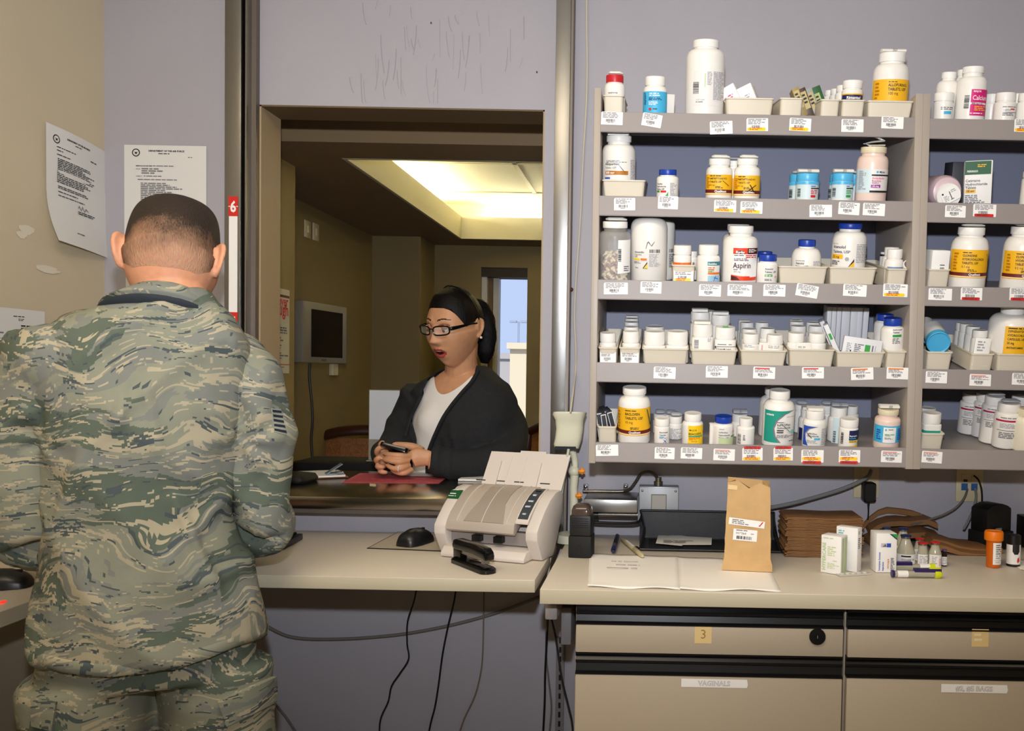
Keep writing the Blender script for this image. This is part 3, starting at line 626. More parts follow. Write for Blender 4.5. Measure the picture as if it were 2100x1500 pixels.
# its right flank reads as a printed panel
lb = MB(); emit(lb, [('l', .006, .07, h * .25, h * .95, 16, LGR), ('t', 'Rx', .008, h * .16, h * .06, BLK), ('l', .006, .06, h * .03, h * .13, 4, LGN)], lambda u, v, k: V((w / 2 + .0003 + .0001 * k, u, v)), seed=3); lb.build('side_print', o)
P2 = base_pt(1, 1962, 413, .075); sbox('dark carton behind the green and white drug carton', P2, (.036, .06, h * .98), (TILT, 0, 0), mat('charcoal_carton', '3a3c44', .5))
o = bottle('white bottle half cut by the frame edge on the second shelf', 1, 2108, 36, 352, 34, 12, t=.03, sh=.3)
# ---- row 3
o = bottle('cloudy bottle of pale capsules at the left end of the third shelf', 2, 1262, 64, 454, 50, 13, sh=.4, neck=6, body='clear', leaf='p', els=[('p', [(1270, 493), (1293, 492), (1293, 560), (1269, 562)], WHT), ('b', 1270, 1276, 510, 537, BLK, 1), ('l', 1281, 1292, 546, 558, 3, GRY)])
capm = mat('cream_capsule', 'e6dcc0', .35); capd = mat('mauve_capsule', '9c8088', .35); R = random.Random(3); b = MB()
r0 = 33 * 1.9 / F - .007
for i in range(170):
    a = R.uniform(-2.6, -.5) if i < 120 else R.uniform(0, 6.28); q = r0 * (R.uniform(.9, 1) if i < 120 else R.uniform(.2, .8)); z = R.uniform(.008, .068) if i < 120 else R.uniform(.03, .07)
    p = V((q * math.cos(a), q * math.sin(a), z)); d = V((R.uniform(-1, 1), R.uniform(-1, 1), R.uniform(-1, 1))).normalized() * .007
    b.tube([p - d, p - d * .6, p + d * .6, p + d], [.0012, .0034, .0034, .0012], capm if R.random() < .55 else capd, 8)
b.build('capsules', o, smooth=True, kind='stuff')
amx = [('p', [(1325, 511), (1326, 511), (1330, 497), (1328, 497)], GRY), ('p', [(1329, 497), (1331, 495), (1336, 504), (1342, 496), (1343, 496), (1337, 506)], GRY), ('b', 1333, 1353, 512, 519, BLK), ('l', 1332, 1356, 521, 548, 9, LGR), ('t', 'Amoxicillin', 1304, 519.5, 3.4, BLK, 'l', .02), ('t', 'Capsules,', 1304, 524.5, 3.2, BLK), ('t', 'USP', 1304, 529, 3.2, BLK), ('r', 1304, 1314, 530.5, 534.5, DYL), ('r', 1316, 1328, 530.5, 534.5, ORG), ('l', 1304, 1318, 537, 542, 2, GRY), ('p', [(1320, 551), (1329, 551), (1329, 537)], BLK), ('p', [(1322, 550.5), (1329, 550.5), (1329, 541)], DYL), ('t', 'TEVA', 1306, 551, 2.2, BLK, 'l', .02)]
bottle('big white round-topped bottle with a pen scribble, third shelf', 2, 1331, 74, 446, 40, 10, t=.022, sh=.55, dome=True, els=amx)
bottle('big round-topped bottle behind the scribbled one on the third shelf', 2, 1352, 62, 450, 40, 10, t=.11, sh=.4, dome=True, els=[('b', 1372, 1380, 511, 518, BLK), ('l', 1372, 1382, 522, 550, 8, GRY)])
binbox('small cream bin with a tagged front on the third shelf', 2, 1377, 1427, 543, tagk='Y', L=.2)
bottle('small white bottle in the tagged bin on the third shelf', 2, 1399, 36, 503, 36, 18, t=.004, sh=.25, lift=.005, els=[('r', 1381, 1417, 539, 545, ORG), ('l', 1386, 1410, 541, 543, 1, RED)])
bottle('dark small bottle at the back of the tagged bin on the third shelf', 2, 1418, 26, 515, 22, 10, t=.075, sh=.3, lift=.005)
bottle('white bottle with teal header label right of the tagged bin, third shelf', 2, 1451.5, 47, 502, 40, 19, sh=.3, els=[('r', 1449, 1475, 537, 545, mat('teal_header', '2f7f88', .5)), ('t', 'Goldline', 1450, 543.5, 4, WHT, 'l', .03), ('l', 1450, 1468, 548, 552, 1, ORG), ('l', 1450, 1470, 552, 556, 1, BRN), ('l', 1450, 1466, 556, 559, 1, GRN), ('r', 1450, 1473, 559, 563, ORG), ('r', 1450, 1474, 566, 586, mat('pale_sky', '9cc4dc', .5)), ('p', [(1461, 577), (1462, 577), (1466, 566), (1465, 566)], BLU), ('p', [(1461, 570), (1462, 569), (1470, 572), (1469, 573)], BLU)])
asp = [('r', 1500, 1549, 509, 577, WHT), ('r', 1500, 1528, 509, 521.5, mat('aspirin_red', 'e8401c', .5)), ('r', 1528, 1549, 509, 521.5, mat('dark_brown_print', '4a1410', .5)), ('p', [(1504, 521), (1508, 516), (1514, 514), (1521, 516), (1523, 521)], BLK), ('t', 'Rugby', 1505, 520, 5, WHT, 'l', .04), ('l', 1530, 1547, 511, 519, 3, WHT), ('l', 1502, 1522, 523, 526, 1, GRY), ('l', 1524, 1547, 523, 530, 2, RED), ('l', 1502, 1535, 530, 536, 2, GRY), ('t', 'Aspirin', 1501, 550, 11, mat('dark_brown_print'), 'l', .012, .8), ('t', '325 mg', 1502, 559, 3.2, GRY), ('l', 1502, 1515, 552, 555, 1, GRY), ('p', [(1498, 576), (1546, 575), (1546, 566), (1520, 567), (1498, 564)], mat('aspirin_red')), ('p', [(1498, 575), (1515, 575), (1508, 568), (1498, 566)], mat('dark_brown_print')), ('p', [(1533, 569), (1545, 568), (1546, 561), (1533, 563)], WHT), ('l', 1510, 1532, 566, 569, 1, ORG)]
bottle('large white aspirin bottle with a red header, middle of the third shelf', 2, 1516.5, 71, 463, 50, 14, sh=.42, neck=6, els=asp)
bottle('large white bottle mostly hidden behind the aspirin one', 2, 1511, 63, 460, 44, 12, t=.08, sh=.42, neck=6)
bottle('small white bottle with blue cap, right of the aspirin on the third shelf', 2, 1572, 42, 522, 36, 13, sh=.25, cap='blue', els=wl(1564, 1592, 550, 560, ('Atenolol', 'Tablets, USP'), 4, 1565, 554, False) + [('r', 1565, 1580, 563, 568, GRN), ('t', '25 mg', 1566, 567.3, 3.6, WHT, 'l', .03), ('l', 1565, 1580, 572, 577, 2, GRY), ('p', [(1589, 579), (1592, 579), (1592, 570)], GRN), ('p', [(1586 + 2.5 * math.cos(a * .6), 568 + 2.5 * math.sin(a * .6)) for a in range(10)], mat('rosy_dot', 'd8a8a8', .5))])
bottle('blue-capped bottle behind the small one right of the aspirin', 2, 1566, 37, 516, 30, 11, t=.07, sh=.25, cap='blue')

binbox('wide cream bin on the third shelf holding a short blue-capped bottle', 2, 1595, 1697, 546)
bottle('white bottle with blue cap standing low in the wide third shelf bin', 2, 1655.5, 60, 492, 35, 13, t=.012, sh=.75, neck=3, cap='blue', lift=.005, els=wl(1632, 1665, 534, 546, ('Atenolol', 'Tablets, USP'), 4.4, 1632, 543, False) + [('l', 1665, 1682, 536, 546, 4, LGR), ('l', 1632, 1650, 535, 537, 1, GRY)])
binbox('wide cream bin on the third shelf holding a tall blue-capped bottle', 2, 1698, 1797, 548)
bottle('tall white bottle with blue cap and yellow dose mark in third shelf bin', 2, 1743.5, 68, 458, 47, 11, t=.012, sh=.5, neck=5, cap='blue', lift=.005, els=[('t', 'Atenolol', 1711, 510.5, 6, NAV, 'l', .02), ('t', 'Tablets, USP', 1711, 520, 5.4, NAV, 'l', .02), ('r', 1710, 1726, 523, 532, YEL), ('t', '25 mg', 1711, 530.5, 5, BLK, 'l', .01), ('p', [(1734 + 4 * math.cos(a * .6), 532 + 4 * math.sin(a * .6)) for a in range(10)], LGR), ('p', [(1737, 548), (1748, 548), (1748, 531)], BLK), ('p', [(1738, 548), (1748, 548), (1748, 537)], YEL), ('l', 1751, 1777, 501, 540, 12, LGR), ('l', 1711, 1722, 536, 545, 3, BLK), ('l', 1711, 1725, 500, 502, 1, LGR)])
binbox('narrow cream bin with several small bottles at the right end of the third shelf', 2, 1817, 1859, 551)
bottle('small white bottle at the front of the right end bin, third shelf', 2, 1834, 38, 511, 31, 18, t=.004, sh=.5, lift=.005, els=[('r', 1818, 1850, 548, 552, mat('grey_blue_print', '7890b0', .5))])
bottle('small white bottle standing behind the front one in the right end bin, third shelf', 2, 1823, 36, 507, 29, 16, t=.045, sh=.5, lift=.005)
bottle('tiny white bottle furthest back beside the right end bin, third shelf', 2, 1808, 16, 517, 14, 6, t=.12, sh=.3, lift=.005, els=[('r', 1800, 1816, 522, 526, BLK)])
P = base_pt(2, 1858, 545, .03, .055); o = thing('pill_bottle', 'open mouth of a white bottle lying in the right end bin of third shelf', 'bottle', P, (math.radians(80), 0, .25), G_B)
MB().lathe([(.004, -.07), (.0095, -.068), (.0105, -.05), (.0105, 0), (.0085, .0005), (.008, -.03), (.002, -.032)]).build('body', o, m_bot, smooth=True)
binbox('narrow cream bin at the left end of the right unit third shelf', 2, 1900, 1947, 552, L=.2)
P = base_pt(2, 1924, 552, .008, .006); hh = solve_h(P, AX, 514); sbox('plain white carton in the narrow bin, right unit third shelf', P, (37 * 1.9 / F, .05, hh), (TILT, 0, .06), WHT, [('b', .0, .009, hh * .42, hh * .55, BLK), ('r', -.001, .01, hh * .6, hh * .62, BLK)])
for x0, lb, dose, yy in ((1945, 'large yellow labelled bottle next to the white carton, right unit third shelf', '0.1 mg', 0), (2052, 'large yellow labelled bottle cut by the frame edge, right unit third shelf', '0.2 mg', 3)):
    e = yel(x0, x0 + 73, 513 + yy, 571 + yy, ('CLONIDINE', 'HYDROCHLORIDE', 'TABLETS, USP'), x0 + 14, 527 + yy, 4.4, dose) + ([('p', [(2005, 521), (2006, 521), (2012, 553), (2011, 553)], BLK)] if yy == 0 else [])
    bottle(lb, 2, x0 + 36.5, 73, 466 - yy * .3, 52, 15, t=.0, sh=.7, neck=4, leaf='p', els=e)
# ---- row 4
for x0, x1, yr, tk, lb in ((1227, 1268, 712, '', 'narrow tagged cream bin at the left end of the fourth shelf'), (1269, 1315, 712, 'p', 'second narrow tagged cream bin from the left on the fourth shelf'), (1316, 1413, 714, None, 'wide cream bin with two ribbed flip-top bottles, fourth shelf'), (1415, 1513, 717, None, 'wide cream bin below the green-dotted cap, fourth shelf'), (1516, 1614, 718, None, 'wide cream bin in the middle of the fourth shelf'), (1615, 1712, 716, None, 'wide cream bin left of the tilted cartons, fourth shelf'), (1712, 1814, 721, None, 'wide cream bin holding tilted white cartons, fourth shelf'), (1815, 1858, 720, None, 'narrow cream bin with a blue-capped bottle, fourth shelf'), (1897, 1952, 721, None, 'narrow cream bin with the sky-blue lid, right unit fourth shelf'), (1987, 2037, 725, None, 'narrow cream bin with a line of white bottles, right unit fourth shelf'), (2040, 2142, 726, None, 'wide cream bin with a large yellow labelled bottle, right unit fourth shelf')):
    binbox(lb, 3, x0, x1, yr, tagk=tk)
bottle('white bottle tipped forward showing its cap top in the leftmost tagged bin', 3, 1245, 35, 682, 33, 18, t=.012, sh=.3, lift=.01)

tl = lambda x, y, w, t, lb, caph=None, sh=.2, els=(), sq=False, lf=None: bottle(lb, 3, x, w, y, w * .93, caph or w * .5, t=t, sh=sh, lift=.005, els=els, square=sq, leaf=lf)
tl(1293, 679, 36, .005, 'white bottle at the front of the second tagged bin, fourth shelf', 22)
tl(1294, 670, 33, .05, 'white bottle second in the second tagged bin, fourth shelf', 18)
tl(1294.5, 660, 31, .095, 'white bottle third in the second tagged bin, fourth shelf', 16)
tl(1295, 653, 29.5, .14, 'white bottle fourth in the second tagged bin, fourth shelf', 14)
tl(1295.5, 647, 28.5, .185, 'white bottle furthest back in the second tagged bin, fourth shelf', 13)
tl(1341.5, 679, 46, .005, 'ribbed flip-top white bottle, left of the pair in the wide left bin', 26, .1, (), True)
tl(1388.5, 679, 46, .005, 'ribbed flip-top white bottle, right of the pair in the wide left bin', 26, .1, (), True)
tl(1342, 669, 42, .07, 'white bottle behind the left ribbed one in the wide left bin', 22, .1, (), True)
P = base_pt(3, 1387, 690, .1, .03); o = thing('pill_bottle', 'rounded white bottle lying at the back of the wide left bin, fourth shelf', 'bottle', P, (math.radians(-78), 0, 0), G_B); MB().lathe([(.002, -.02), (.016, -.018), (.0185, -.01), (.0185, .05), (.012, .06), (.011, .075), (.002, .076)]).build('body', o, m_bot, smooth=True)
tl(1440, 664, 44, .005, 'square white bottle with bar code left of the green-dotted cap', 24, .1, [('b', 1427, 1437, 697, 716, GRY, 1), ('l', 1444, 1452, 694, 702, 3, LGR)], True, 'b')
o = tl(1486.5, 670, 44, .005, 'square white bottle with a green dot on its cap, fourth shelf', 23, .1, [('l', 1475, 1495, 706, 709, 1, GRY), ('r', 1467, 1471, 711, 716, NAV), ('r', 1473, 1506, 711, 712, BLK), ('r', 1473, 1474, 711, 720, BLK), ('t', 'Crestor', 1476, 718, 3.6, BLK, 'l', .02)], True)
MB().box((-.006, -.006, 0), (.006, .004, .0008), mat('green_dot', '3ac83a', .5)).build('green_sticker', o, loc=(0, -.006, solve_h(o.location, AX, 670) + .0003))
tl(1434, 639, 41, .07, 'square white bottle behind the bar-coded one, fourth shelf', 21, .1, (), True, 'b')
tl(1476, 645, 41, .07, 'square white bottle behind the green-dotted one, fourth shelf', 18, .1, (), True, 'b')
tl(1447, 637, 36, .13, 'square white bottle furthest back above the green-dotted one', 16, .1, (), True)
for i, (x, y, w, t) in enumerate(((1539.5, 684, 36, .005), (1588.5, 686, 36, .005), (1534, 674, 33, .055), (1571, 673, 33, .055), (1529, 661, 29, .13), (1560, 661, 30, .13), (1524, 656, 27, .18))):
    tl(x, y, w, t, ('front left', 'front right', 'second row left', 'second row right', 'third row left', 'third row right', 'furthest back')[i] + ' round-capped white bottle in the middle bin of the fourth shelf', 19, .15, [('l', x - 14, x + 12, y + 24, y + 30, 2, LGR)] if i < 2 else ())
P = base_pt(3, 1565, 712, .025, .012); sbox('white insert card standing between bottles in the middle bin, fourth shelf', P, (.022, .006, .045), (TILT, 0, .1), m_leaf, [('r', -.006, -.003, .02, .04, mat('rosy_dot'))])
for i, (x, y, w, t) in enumerate(((1633, 682, 36, .012), (1676.5, 683, 37, .012), (1633, 668, 34, .07), (1670, 668, 34, .07), (1630, 659, 31, .125), (1664, 661, 31, .125), (1629, 655, 29, .175))):
    tl(x, y, w, t, ('front left', 'front right', 'second row left', 'second row right', 'third row left', 'third row right', 'furthest back')[i] + ' white bottle in the bin left of the tilted cartons', 18, .15)
P = base_pt(3, 1646, 716, .006, .02); sbox('folded white insert leaning in front of bottles, bin left of the cartons', P, (.034, .003, .042), (TILT, 0, -.05), m_leaf, [('l', -.012, .012, .018, .034, 3, LGR)])
for i in range(7):
    x0 = (1692, 1702, 1712, 1722, 1740, 1754, 1766)[i]; w = (9, 9, 9, 17, 15, 10, 11)[i]; P = base_pt(3, x0 + w / 2, 672, .175, .015)
    s = (P.y + 2.2) / F; sbox('slim white carton, %s of the seven standing at the back right of fourth shelf' % ('leftmost', 'second', 'third', 'fourth', 'fifth', 'sixth', 'rightmost')[i], P, (w * s * .95, .05, solve_h(P, AX, 630 + .4 * i)), (TILT, 0, 0), mat('carton_white', 'dcdce0', .5), group='slim cartons at the back of the fourth shelf')
P = base_pt(3, 1727, 722, .03, .012); o = sbox('slim white carton leaning left in front of the tilted green-marked one', P, (.011, .06, .096), (TILT, -.42, -.25), mat('carton_white'), [('r', -.003, .003, .06, .075, GRN)])
P = base_pt(3, 1718, 722, .075, .012); sbox('second slim carton leaning left behind the first, fourth shelf', P, (.011, .05, .098), (TILT, -.42, -.2), mat('carton_white'))
P = base_pt(3, 1762, 724, .02, .008); s = (P.y + 2.2) / F
sbox('white carton with sideways print and green square, tilted in fourth shelf bin', P, (78 * s, .018, .064), (TILT - .12, .13, -.06), mat('carton_white'), [('r', .006, .018, .018, .05, GRN), ('l', -.036, -.02, .01, .05, 9, LGR), ('l', -.018, .003, .01, .05, 10, GRY), ('r', .022, .025, .008, .05, GRY), ('r', .029, .0305, .02, .05, LGR), ('r', -.027, -.024, .01, .034, BLK)])
COLb = [('t', 'Azithromycin', 1829, 678.5, 3.4, BLK, 'l', .02, .8), ('t', 'Tablets', 1829, 684, 3.4, BLK, 'l', .02), ('r', 1829, 1847, 687, 692, GRN), ('l', 1829, 1846, 694, 706, 4, GRY)]
bottle('white bottle with blue cap tipped in the right end bin, fourth shelf', 3, 1834, 47, 652, 36, 15, t=.012, sh=.45, cap='blue', lift=.012, els=COLb, lean=-.04)
bottle('blue-capped bottle behind the tipped one in the right end bin, fourth shelf', 3, 1808, 40, 644, 34, 13, t=.065, sh=.4, cap='blue', lift=.008, els=[('t', 'Azithro', 1800, 684, 3.4, BLK, 'l', .02), ('r', 1798, 1808, 689, 697, GRN), ('l', 1798, 1812, 700, 708, 3, GRY)])
# sky-blue lid facing out
for dx, dy, t, rr_, lb in ((0, 0, .012, 24, 'jar lying in its bin with a sky-blue lid facing out, right unit fourth shelf'), (-16, -14, .1, 19, 'sky-blue lidded jar lying behind the front one, right unit fourth shelf')):
    P = base_pt(3, 1924 + dx, 712 + dy, t, .02); s = (P.y + 2.2) / F; rr = rr_ * s; c = aY(1925 + dx, 704 + dy, P.y)
    o = thing('pill_bottle', lb, 'bottle', c, (TILT + .25, 0, -.1), G_B)
    b = MB(); b.xf = Matrix.Rotation(math.pi / 2, 4, 'X'); b.lathe([(rr * .9, -.02), (rr, -.017), (rr, -.001), (rr * .96, 0), (rr * .88, -.001), (rr * .86, -.002), (rr * .2, -.002)]); b.build('lid', o, CAPS['sky'], smooth=True)
    b = MB(); b.xf = Matrix.Rotation(math.pi / 2, 4, 'X'); b.lathe([(rr * .7, -.075), (rr * .92, -.072), (rr * .92, -.02), (rr * .5, -.02)]); b.build('body', o, m_bot, smooth=True)
for i, (x, y, w, t) in enumerate(((2002, 677, 32, .045), (1988, 669, 30, .085), (1975, 664, 28, .125), (1966, 662, 26, .165))):
    tl(x, y, w, t, ('front', 'second', 'third', 'last') [i] + ' white bottle in the line in the narrow right unit bin, fourth shelf', 14, .25)
P = base_pt(3, 2008, 726, .006, .016); hh = solve_h(P, AX, 694); sbox('white card with red stripe at the front of the narrow right unit bin', P, (32 * 1.89 / F, .004, hh), (TILT, .05, 0), WHT, [('l', -.012, .012, hh * .5, hh * .9, 4, LGR), ('r', -.013, .014, hh * .2, hh * .27, RED), ('r', -.013, .014, hh * .28, hh * .32, PNK)])
bottle('large white bottle with a tall yellow label in the wide right unit bin, fourth shelf', 3, 2079, 88, 628, 46, 14, t=.012, sh=.5, neck=1, lift=.005, els=[('r', 2053, 2123, 671, 730, YEL)] + [('t', s, 2058, 683 + 8 * i, 4.6, BLK, 'l', .02, .82) for i, s in enumerate(('DIPHENHYDRAMINE', 'HYDROCHLORIDE', 'CAPSULES, USP', '25 mg'))] + [('t', 'ANTIHISTAMINE', 2058, 716, 3.6, BLK, 'l', .03, .85), ('l', 2058, 2095, 673, 677, 1, BLK)])
# ---- row 5
binbox('small cream bin of dark blister cards at the left end of the bottom shelf', 4, 1225, 1266, 874, L=.16)
for i, (x, y, t, c) in enumerate(((1227, 846, .01, 0), (1238, 848, .01, 0), (1232, 842, .04, 1), (1246, 841, .045, 1), (1256, 842, .04, 1))):
    P = base_pt(4, x + 6, 900, .012 + t, .012); h = solve_h(P, AX, y)
    sbox('dark slide pack with pale edge, %s in the bottom shelf left bin' % ('front left', 'front right', 'back left', 'back middle', 'back right')[i], P, (.013, .045, h), (TILT, -.16 - .04 * i, .25), mat('charcoal_carton'), [('r', -.0062, -.0048, .002, h - .002, WHT), ('r', .0048, .0062, .002, h - .002, WHT), ('r', -.006, .006, h - .004, h - .002, WHT)], group='dark packs in the bottom shelf left bin')
bottle('large yellow labelled bottle near the left end of the bottom shelf', 4, 1301, 66, 794, 48, 13, sh=.5, neck=6, els=yel(1268, 1334, 839, 895, ('BACLOFEN', 'TABLETS, USP'), 1284, 852.5, 5.2, '10 mg') + [('p', [(1325, 842), (1326.5, 842), (1332.5, 875), (1331, 875)], mat('deep_green_print'))])
bottle('slim white bottle with a blue pen X, bottom shelf right of the yellow label', 4, 1357, 32, 857, 31, 15, sh=.1, els=wl(1352, 1372, 882, 896, ('Benzonatate', 'Capsules'), 3, 1352, 889, False) + [('r', 1352, 1361, 896, 898, SKY), ('p', [(1359, 909), (1360, 909), (1367, 902), (1366, 902)], BLU), ('p', [(1360, 903), (1361, 902.5), (1366, 908), (1365, 909)], BLU), ('l', 1352, 1368, 898, 901, 1, LGR)])
bottle('slim white bottle with leaflet just right of the blue X one, bottom shelf', 4, 1384, 30, 853, 28, 13, t=.055, sh=.1, leaf='d', els=[('l', 1374, 1396, 880, 906, 9, LGR)])
bottle('slim white bottle at the back left behind the blue X one, bottom shelf', 4, 1352, 28, 848, 26, 12, t=.1, sh=.1, leaf='d')
bottle('slim white bottle at the back behind the leaflet one, bottom shelf', 4, 1374, 28, 849, 26, 12, t=.11, sh=.1, leaf='d')
bottle('white bottle with bright yellow and green label, bottom shelf', 4, 1419.5, 43, 847, 35, 14, sh=.35, neck=3, els=[('r', 1410, 1440, 874, 916, DYL), ('t', 'MAJOR', 1412, 885, 3.6, BLK, 'l', .01), ('t', 'BISACODYL', 1411, 893, 4.6, mat('deep_green_print'), 'l', .03, .82), ('r', 1411, 1438, 894.5, 897, TEA), ('l', 1412, 1437, 898, 904, 2, ORG), ('l', 1416, 1434, 905, 907, 1, GRY)])
P = base_pt(4, 1458, 905, .02); o = thing('tube', 'thin white tube standing between yellow label and blue cap, bottom shelf', 'tube', P, (TILT, 0, 0)); h = solve_h(P, AX, 868); MB().lathe([(.002, 0), (.0045, .0005), (.0045, h - .002), (.0055, h - .002), (.0055, h), (.001, h)]).build('barrel', o, m_bot, smooth=True)
bottle('white bottle with a blue cap near the middle of the bottom shelf', 4, 1481.5, 42, 853, 35, 13, sh=.25, cap='blue', els=wl(1472, 1500, 880, 888, ('buPROPion', 'Hydrochloride', 'Tablets, USP'), 3.3, 1472, 889.5, False) + [('r', 1472, 1503, 899, 914, LGN), ('r', 1496, 1501, 895, 898, GRN), ('p', [(1500.5 + 2 * math.cos(a * .6), 888 + 3 * math.sin(a * .6)) for a in range(10)], mat('rosy_dot')), ('l', 1473, 1490, 880, 883, 1, LGR)])
bottle('white screw-top bottle without its cap lid, right of the blue cap, bottom shelf', 4, 1527.5, 37, 857, 27, 15, sh=.2, els=[('b', 1511, 1517, 891, 912, BLK, 1), ('t', '2011', 1521, 903, 2, GRY), ('l', 1521, 1526, 893, 905, 4, GRY)])
bottle('grey bottle with a rolled leaflet behind the screw-top one, bottom shelf', 4, 1515, 36, 848, 31, 14, t=.085, sh=.25, leaf='r d')
teal = [('p', [(1565, 844), (1622, 844), (1604, 851), (1589, 864), (1583, 880), (1586, 896), (1597, 909), (1565, 909)], TEA), ('p', [(1622, 844), (1604, 851), (1589, 864), (1583, 880), (1580, 880), (1586, 863), (1601, 850), (1618, 844)], SIL), ('p', [(1580, 880), (1583, 880), (1586, 896), (1597, 909), (1592, 909), (1583, 896)], SIL), ('t', 'actavis', 1568, 854, 4.6, WHT, 'l', .03), ('l', 1588, 1604, 866, 869, 1, GRY), ('t', 'buPROPion', 1588, 874.5, 5, BLK, 'l', .02, .85), ('t', 'Hydrochloride', 1588, 880, 4, BLK, 'l', .02, .85), ('l', 1588, 1610, 882, 890, 2, BLK), ('l', 1588, 1622, 892, 899, 3, GRY), ('p', [(1619 + 4.5 * math.cos(a * .6), 887 + 4 * math.sin(a * .6)) for a in range(10)], mat('teal_dot', '8ec4bc', .5)), ('p', [(1600, 874), (1601, 873.5), (1614, 887), (1613, 887.5)], GRY), ('l', 1606, 1624, 855, 857, 1, LGR), ('l', 1612, 1624, 904, 907, 1, GRY)]
bottle('large white bottle with a teal curved label, middle of the bottom shelf', 4, 1594.5, 65, 800, 42, 16, sh=.55, neck=5, els=teal)
bottle('large white bottle behind the teal labelled one, bottom shelf', 4, 1584, 58, 795, 38, 13, t=.08, sh=.55, neck=5)
blu = [('p', [(1645, 876), (1671, 876), (1655, 882), (1648, 894), (1649, 905), (1653, 916), (1645, 916)], BLU), ('p', [(1671, 876), (1655, 882), (1648, 894), (1646.5, 894), (1653, 881), (1667, 876)], SIL), ('t', 'buPROPion', 1651, 892.5, 3.4, BLK, 'l', .02, .9), ('t', 'Hydrochloride', 1651, 897, 3.4, BLK, 'l', .02, .85), ('r', 1664, 1676, 899, 903, SKY), ('l', 1651, 1673, 904, 911, 3, LGR), ('l', 1678, 1690, 880, 914, 10, LGR), ('p', [(1652, 892), (1653, 891.5), (1660, 899), (1659, 900)], BLK)]
bottle('white bottle with a blue corner label, right of the teal one, bottom shelf', 4, 1668, 48, 841, 38, 16, sh=.35, els=blu, leaf='b')
bottle('white bottle behind the blue corner label, bottom shelf', 4, 1656, 42, 839, 34, 14, t=.065, sh=.35, leaf='b', els=[('r', 1636, 1644, 880, 905, NAV)])
bottle('grey-lit bottle at the back between teal and blue labels, bottom shelf', 4, 1640, 34, 829, 28, 11, t=.13, sh=.4, leaf='d')
bottle('grey-lit bottle with dark leaflet at the back, right of the blue label', 4, 1693, 38, 830, 32, 13, t=.13, sh=.3, leaf='d')
bottle('grey-lit bottle with crumpled leaflet behind the navy labelled one', 4, 1716, 42, 834, 35, 18, t=.055, sh=.35, leaf='r d', els=[('r', 1702, 1730, 858, 912, LBL), ('b', 1704, 1709, 885, 910, BLK, 1)])
bottle('grey-lit bottle at the back right of the navy labelled one, bottom shelf', 4, 1743, 30, 832, 25, 14, t=.1, sh=.3)
bottle('white bottle with navy and yellow label, right half of the bottom shelf', 4, 1737.5, 39, 858, 38, 16, sh=.12, els=[('r', 1735, 1757, 884, 904, NAV), ('r', 1735, 1757, 905, 909, DYL), ('r', 1735, 1757, 915, 918, DYL), ('t', 'Bupropion', 1736, 896.5, 3.6, WHT, 'l', .02, .8), ('l', 1736, 1755, 905.5, 908, 1, BLK), ('b', 1721, 1725, 889, 912, BLK, 1), ('l', 1736, 1752, 899, 902, 1, SKY)])
bottle('pale pink bottle with blue label at the right end of the bottom shelf', 4, 1816, 52, 838, 42, 11, sh=.3, neck=6, cap='beige', body='pink', leaf='r', els=[('r', 1790, 1842, 875, 910, SKY), ('r', 1803, 1828, 878, 909, WHT), ('r', 1806, 1809, 881, 885, SKY), ('l', 1812, 1826, 881, 884, 1, GRY), ('l', 1806, 1826, 891, 896, 2, GRN), ('l', 1806, 1822, 898, 902, 2, GRY), ('l', 1793, 1800, 883, 905, 5, BLU), ('l', 1831, 1841, 880, 905, 6, BLU)])
binbox('narrow cream bin at the left end of the right unit bottom shelf', 4, 1886, 1935, 888, L=.2)
bottle('oval white bottle with its cap top showing in the narrow right unit bottom bin', 4, 1911, 38, 846, 38, 20, t=.008, sh=.1, lift=.012, square=True, els=[('r', 1892, 1930, 884, 890, TEA)])
bottle('white bottle behind the oval one in the right unit bottom bin', 4, 1897, 34, 836, 32, 14, t=.07, sh=.2, lift=.012)
def stripe(x, w, y, t, lb, lf=None):
    bottle(lb, 4, x, w, y, w * .84, 15 * w / 48, t=t, sh=.25, els=[('l', x - w * .4, x + w * .3, y + w * .62, y + w * .68, 1, GRY), ('r', x - w * .49, x + w * .45, y + w * .72, y + w * .79, mat('crimson_print', 'b0184a', .5)), ('l', x - w * .4, x + w * .4, y + w * .85, y + w * 1.05, 4, LGR), ('r', x - w * .45, x + w * .45, y + w * 1.12, y + w * 1.14, GRY), ('l', x - w * .4, x + w * .3, y + w * 1.2, y + w * 1.45, 4, GRY)], leaf=lf)
stripe(1987, 47, 806, .14, 'crimson striped white bottle leftmost on the right unit bottom shelf')
stripe(2013, 44, 806, .115, 'crimson striped white bottle second from the left, right unit bottom shelf')
stripe(2031, 46, 812, .065, 'crimson striped white bottle third from the left, right unit bottom shelf', 'd')
stripe(2060, 52, 826, .025, 'crimson striped white bottle nearest the front, right unit bottom shelf', 'd')
stripe(2086, 46, 812, .1, 'crimson striped white bottle at the back near the frame edge, right unit bottom shelf')
bottle('cream bottle cut by the right frame edge on the bottom shelf', 4, 2102, 58, 838, 44, 15, t=0, sh=.45, body='cream', cap='beige', els=[('t', 'Diltiazem', 2092, 896, 5, BLK, 'l', .03), ('l', 2092, 2110, 901, 905, 1, RED), ('r', 2092, 2120, 907, 915, BLU)])
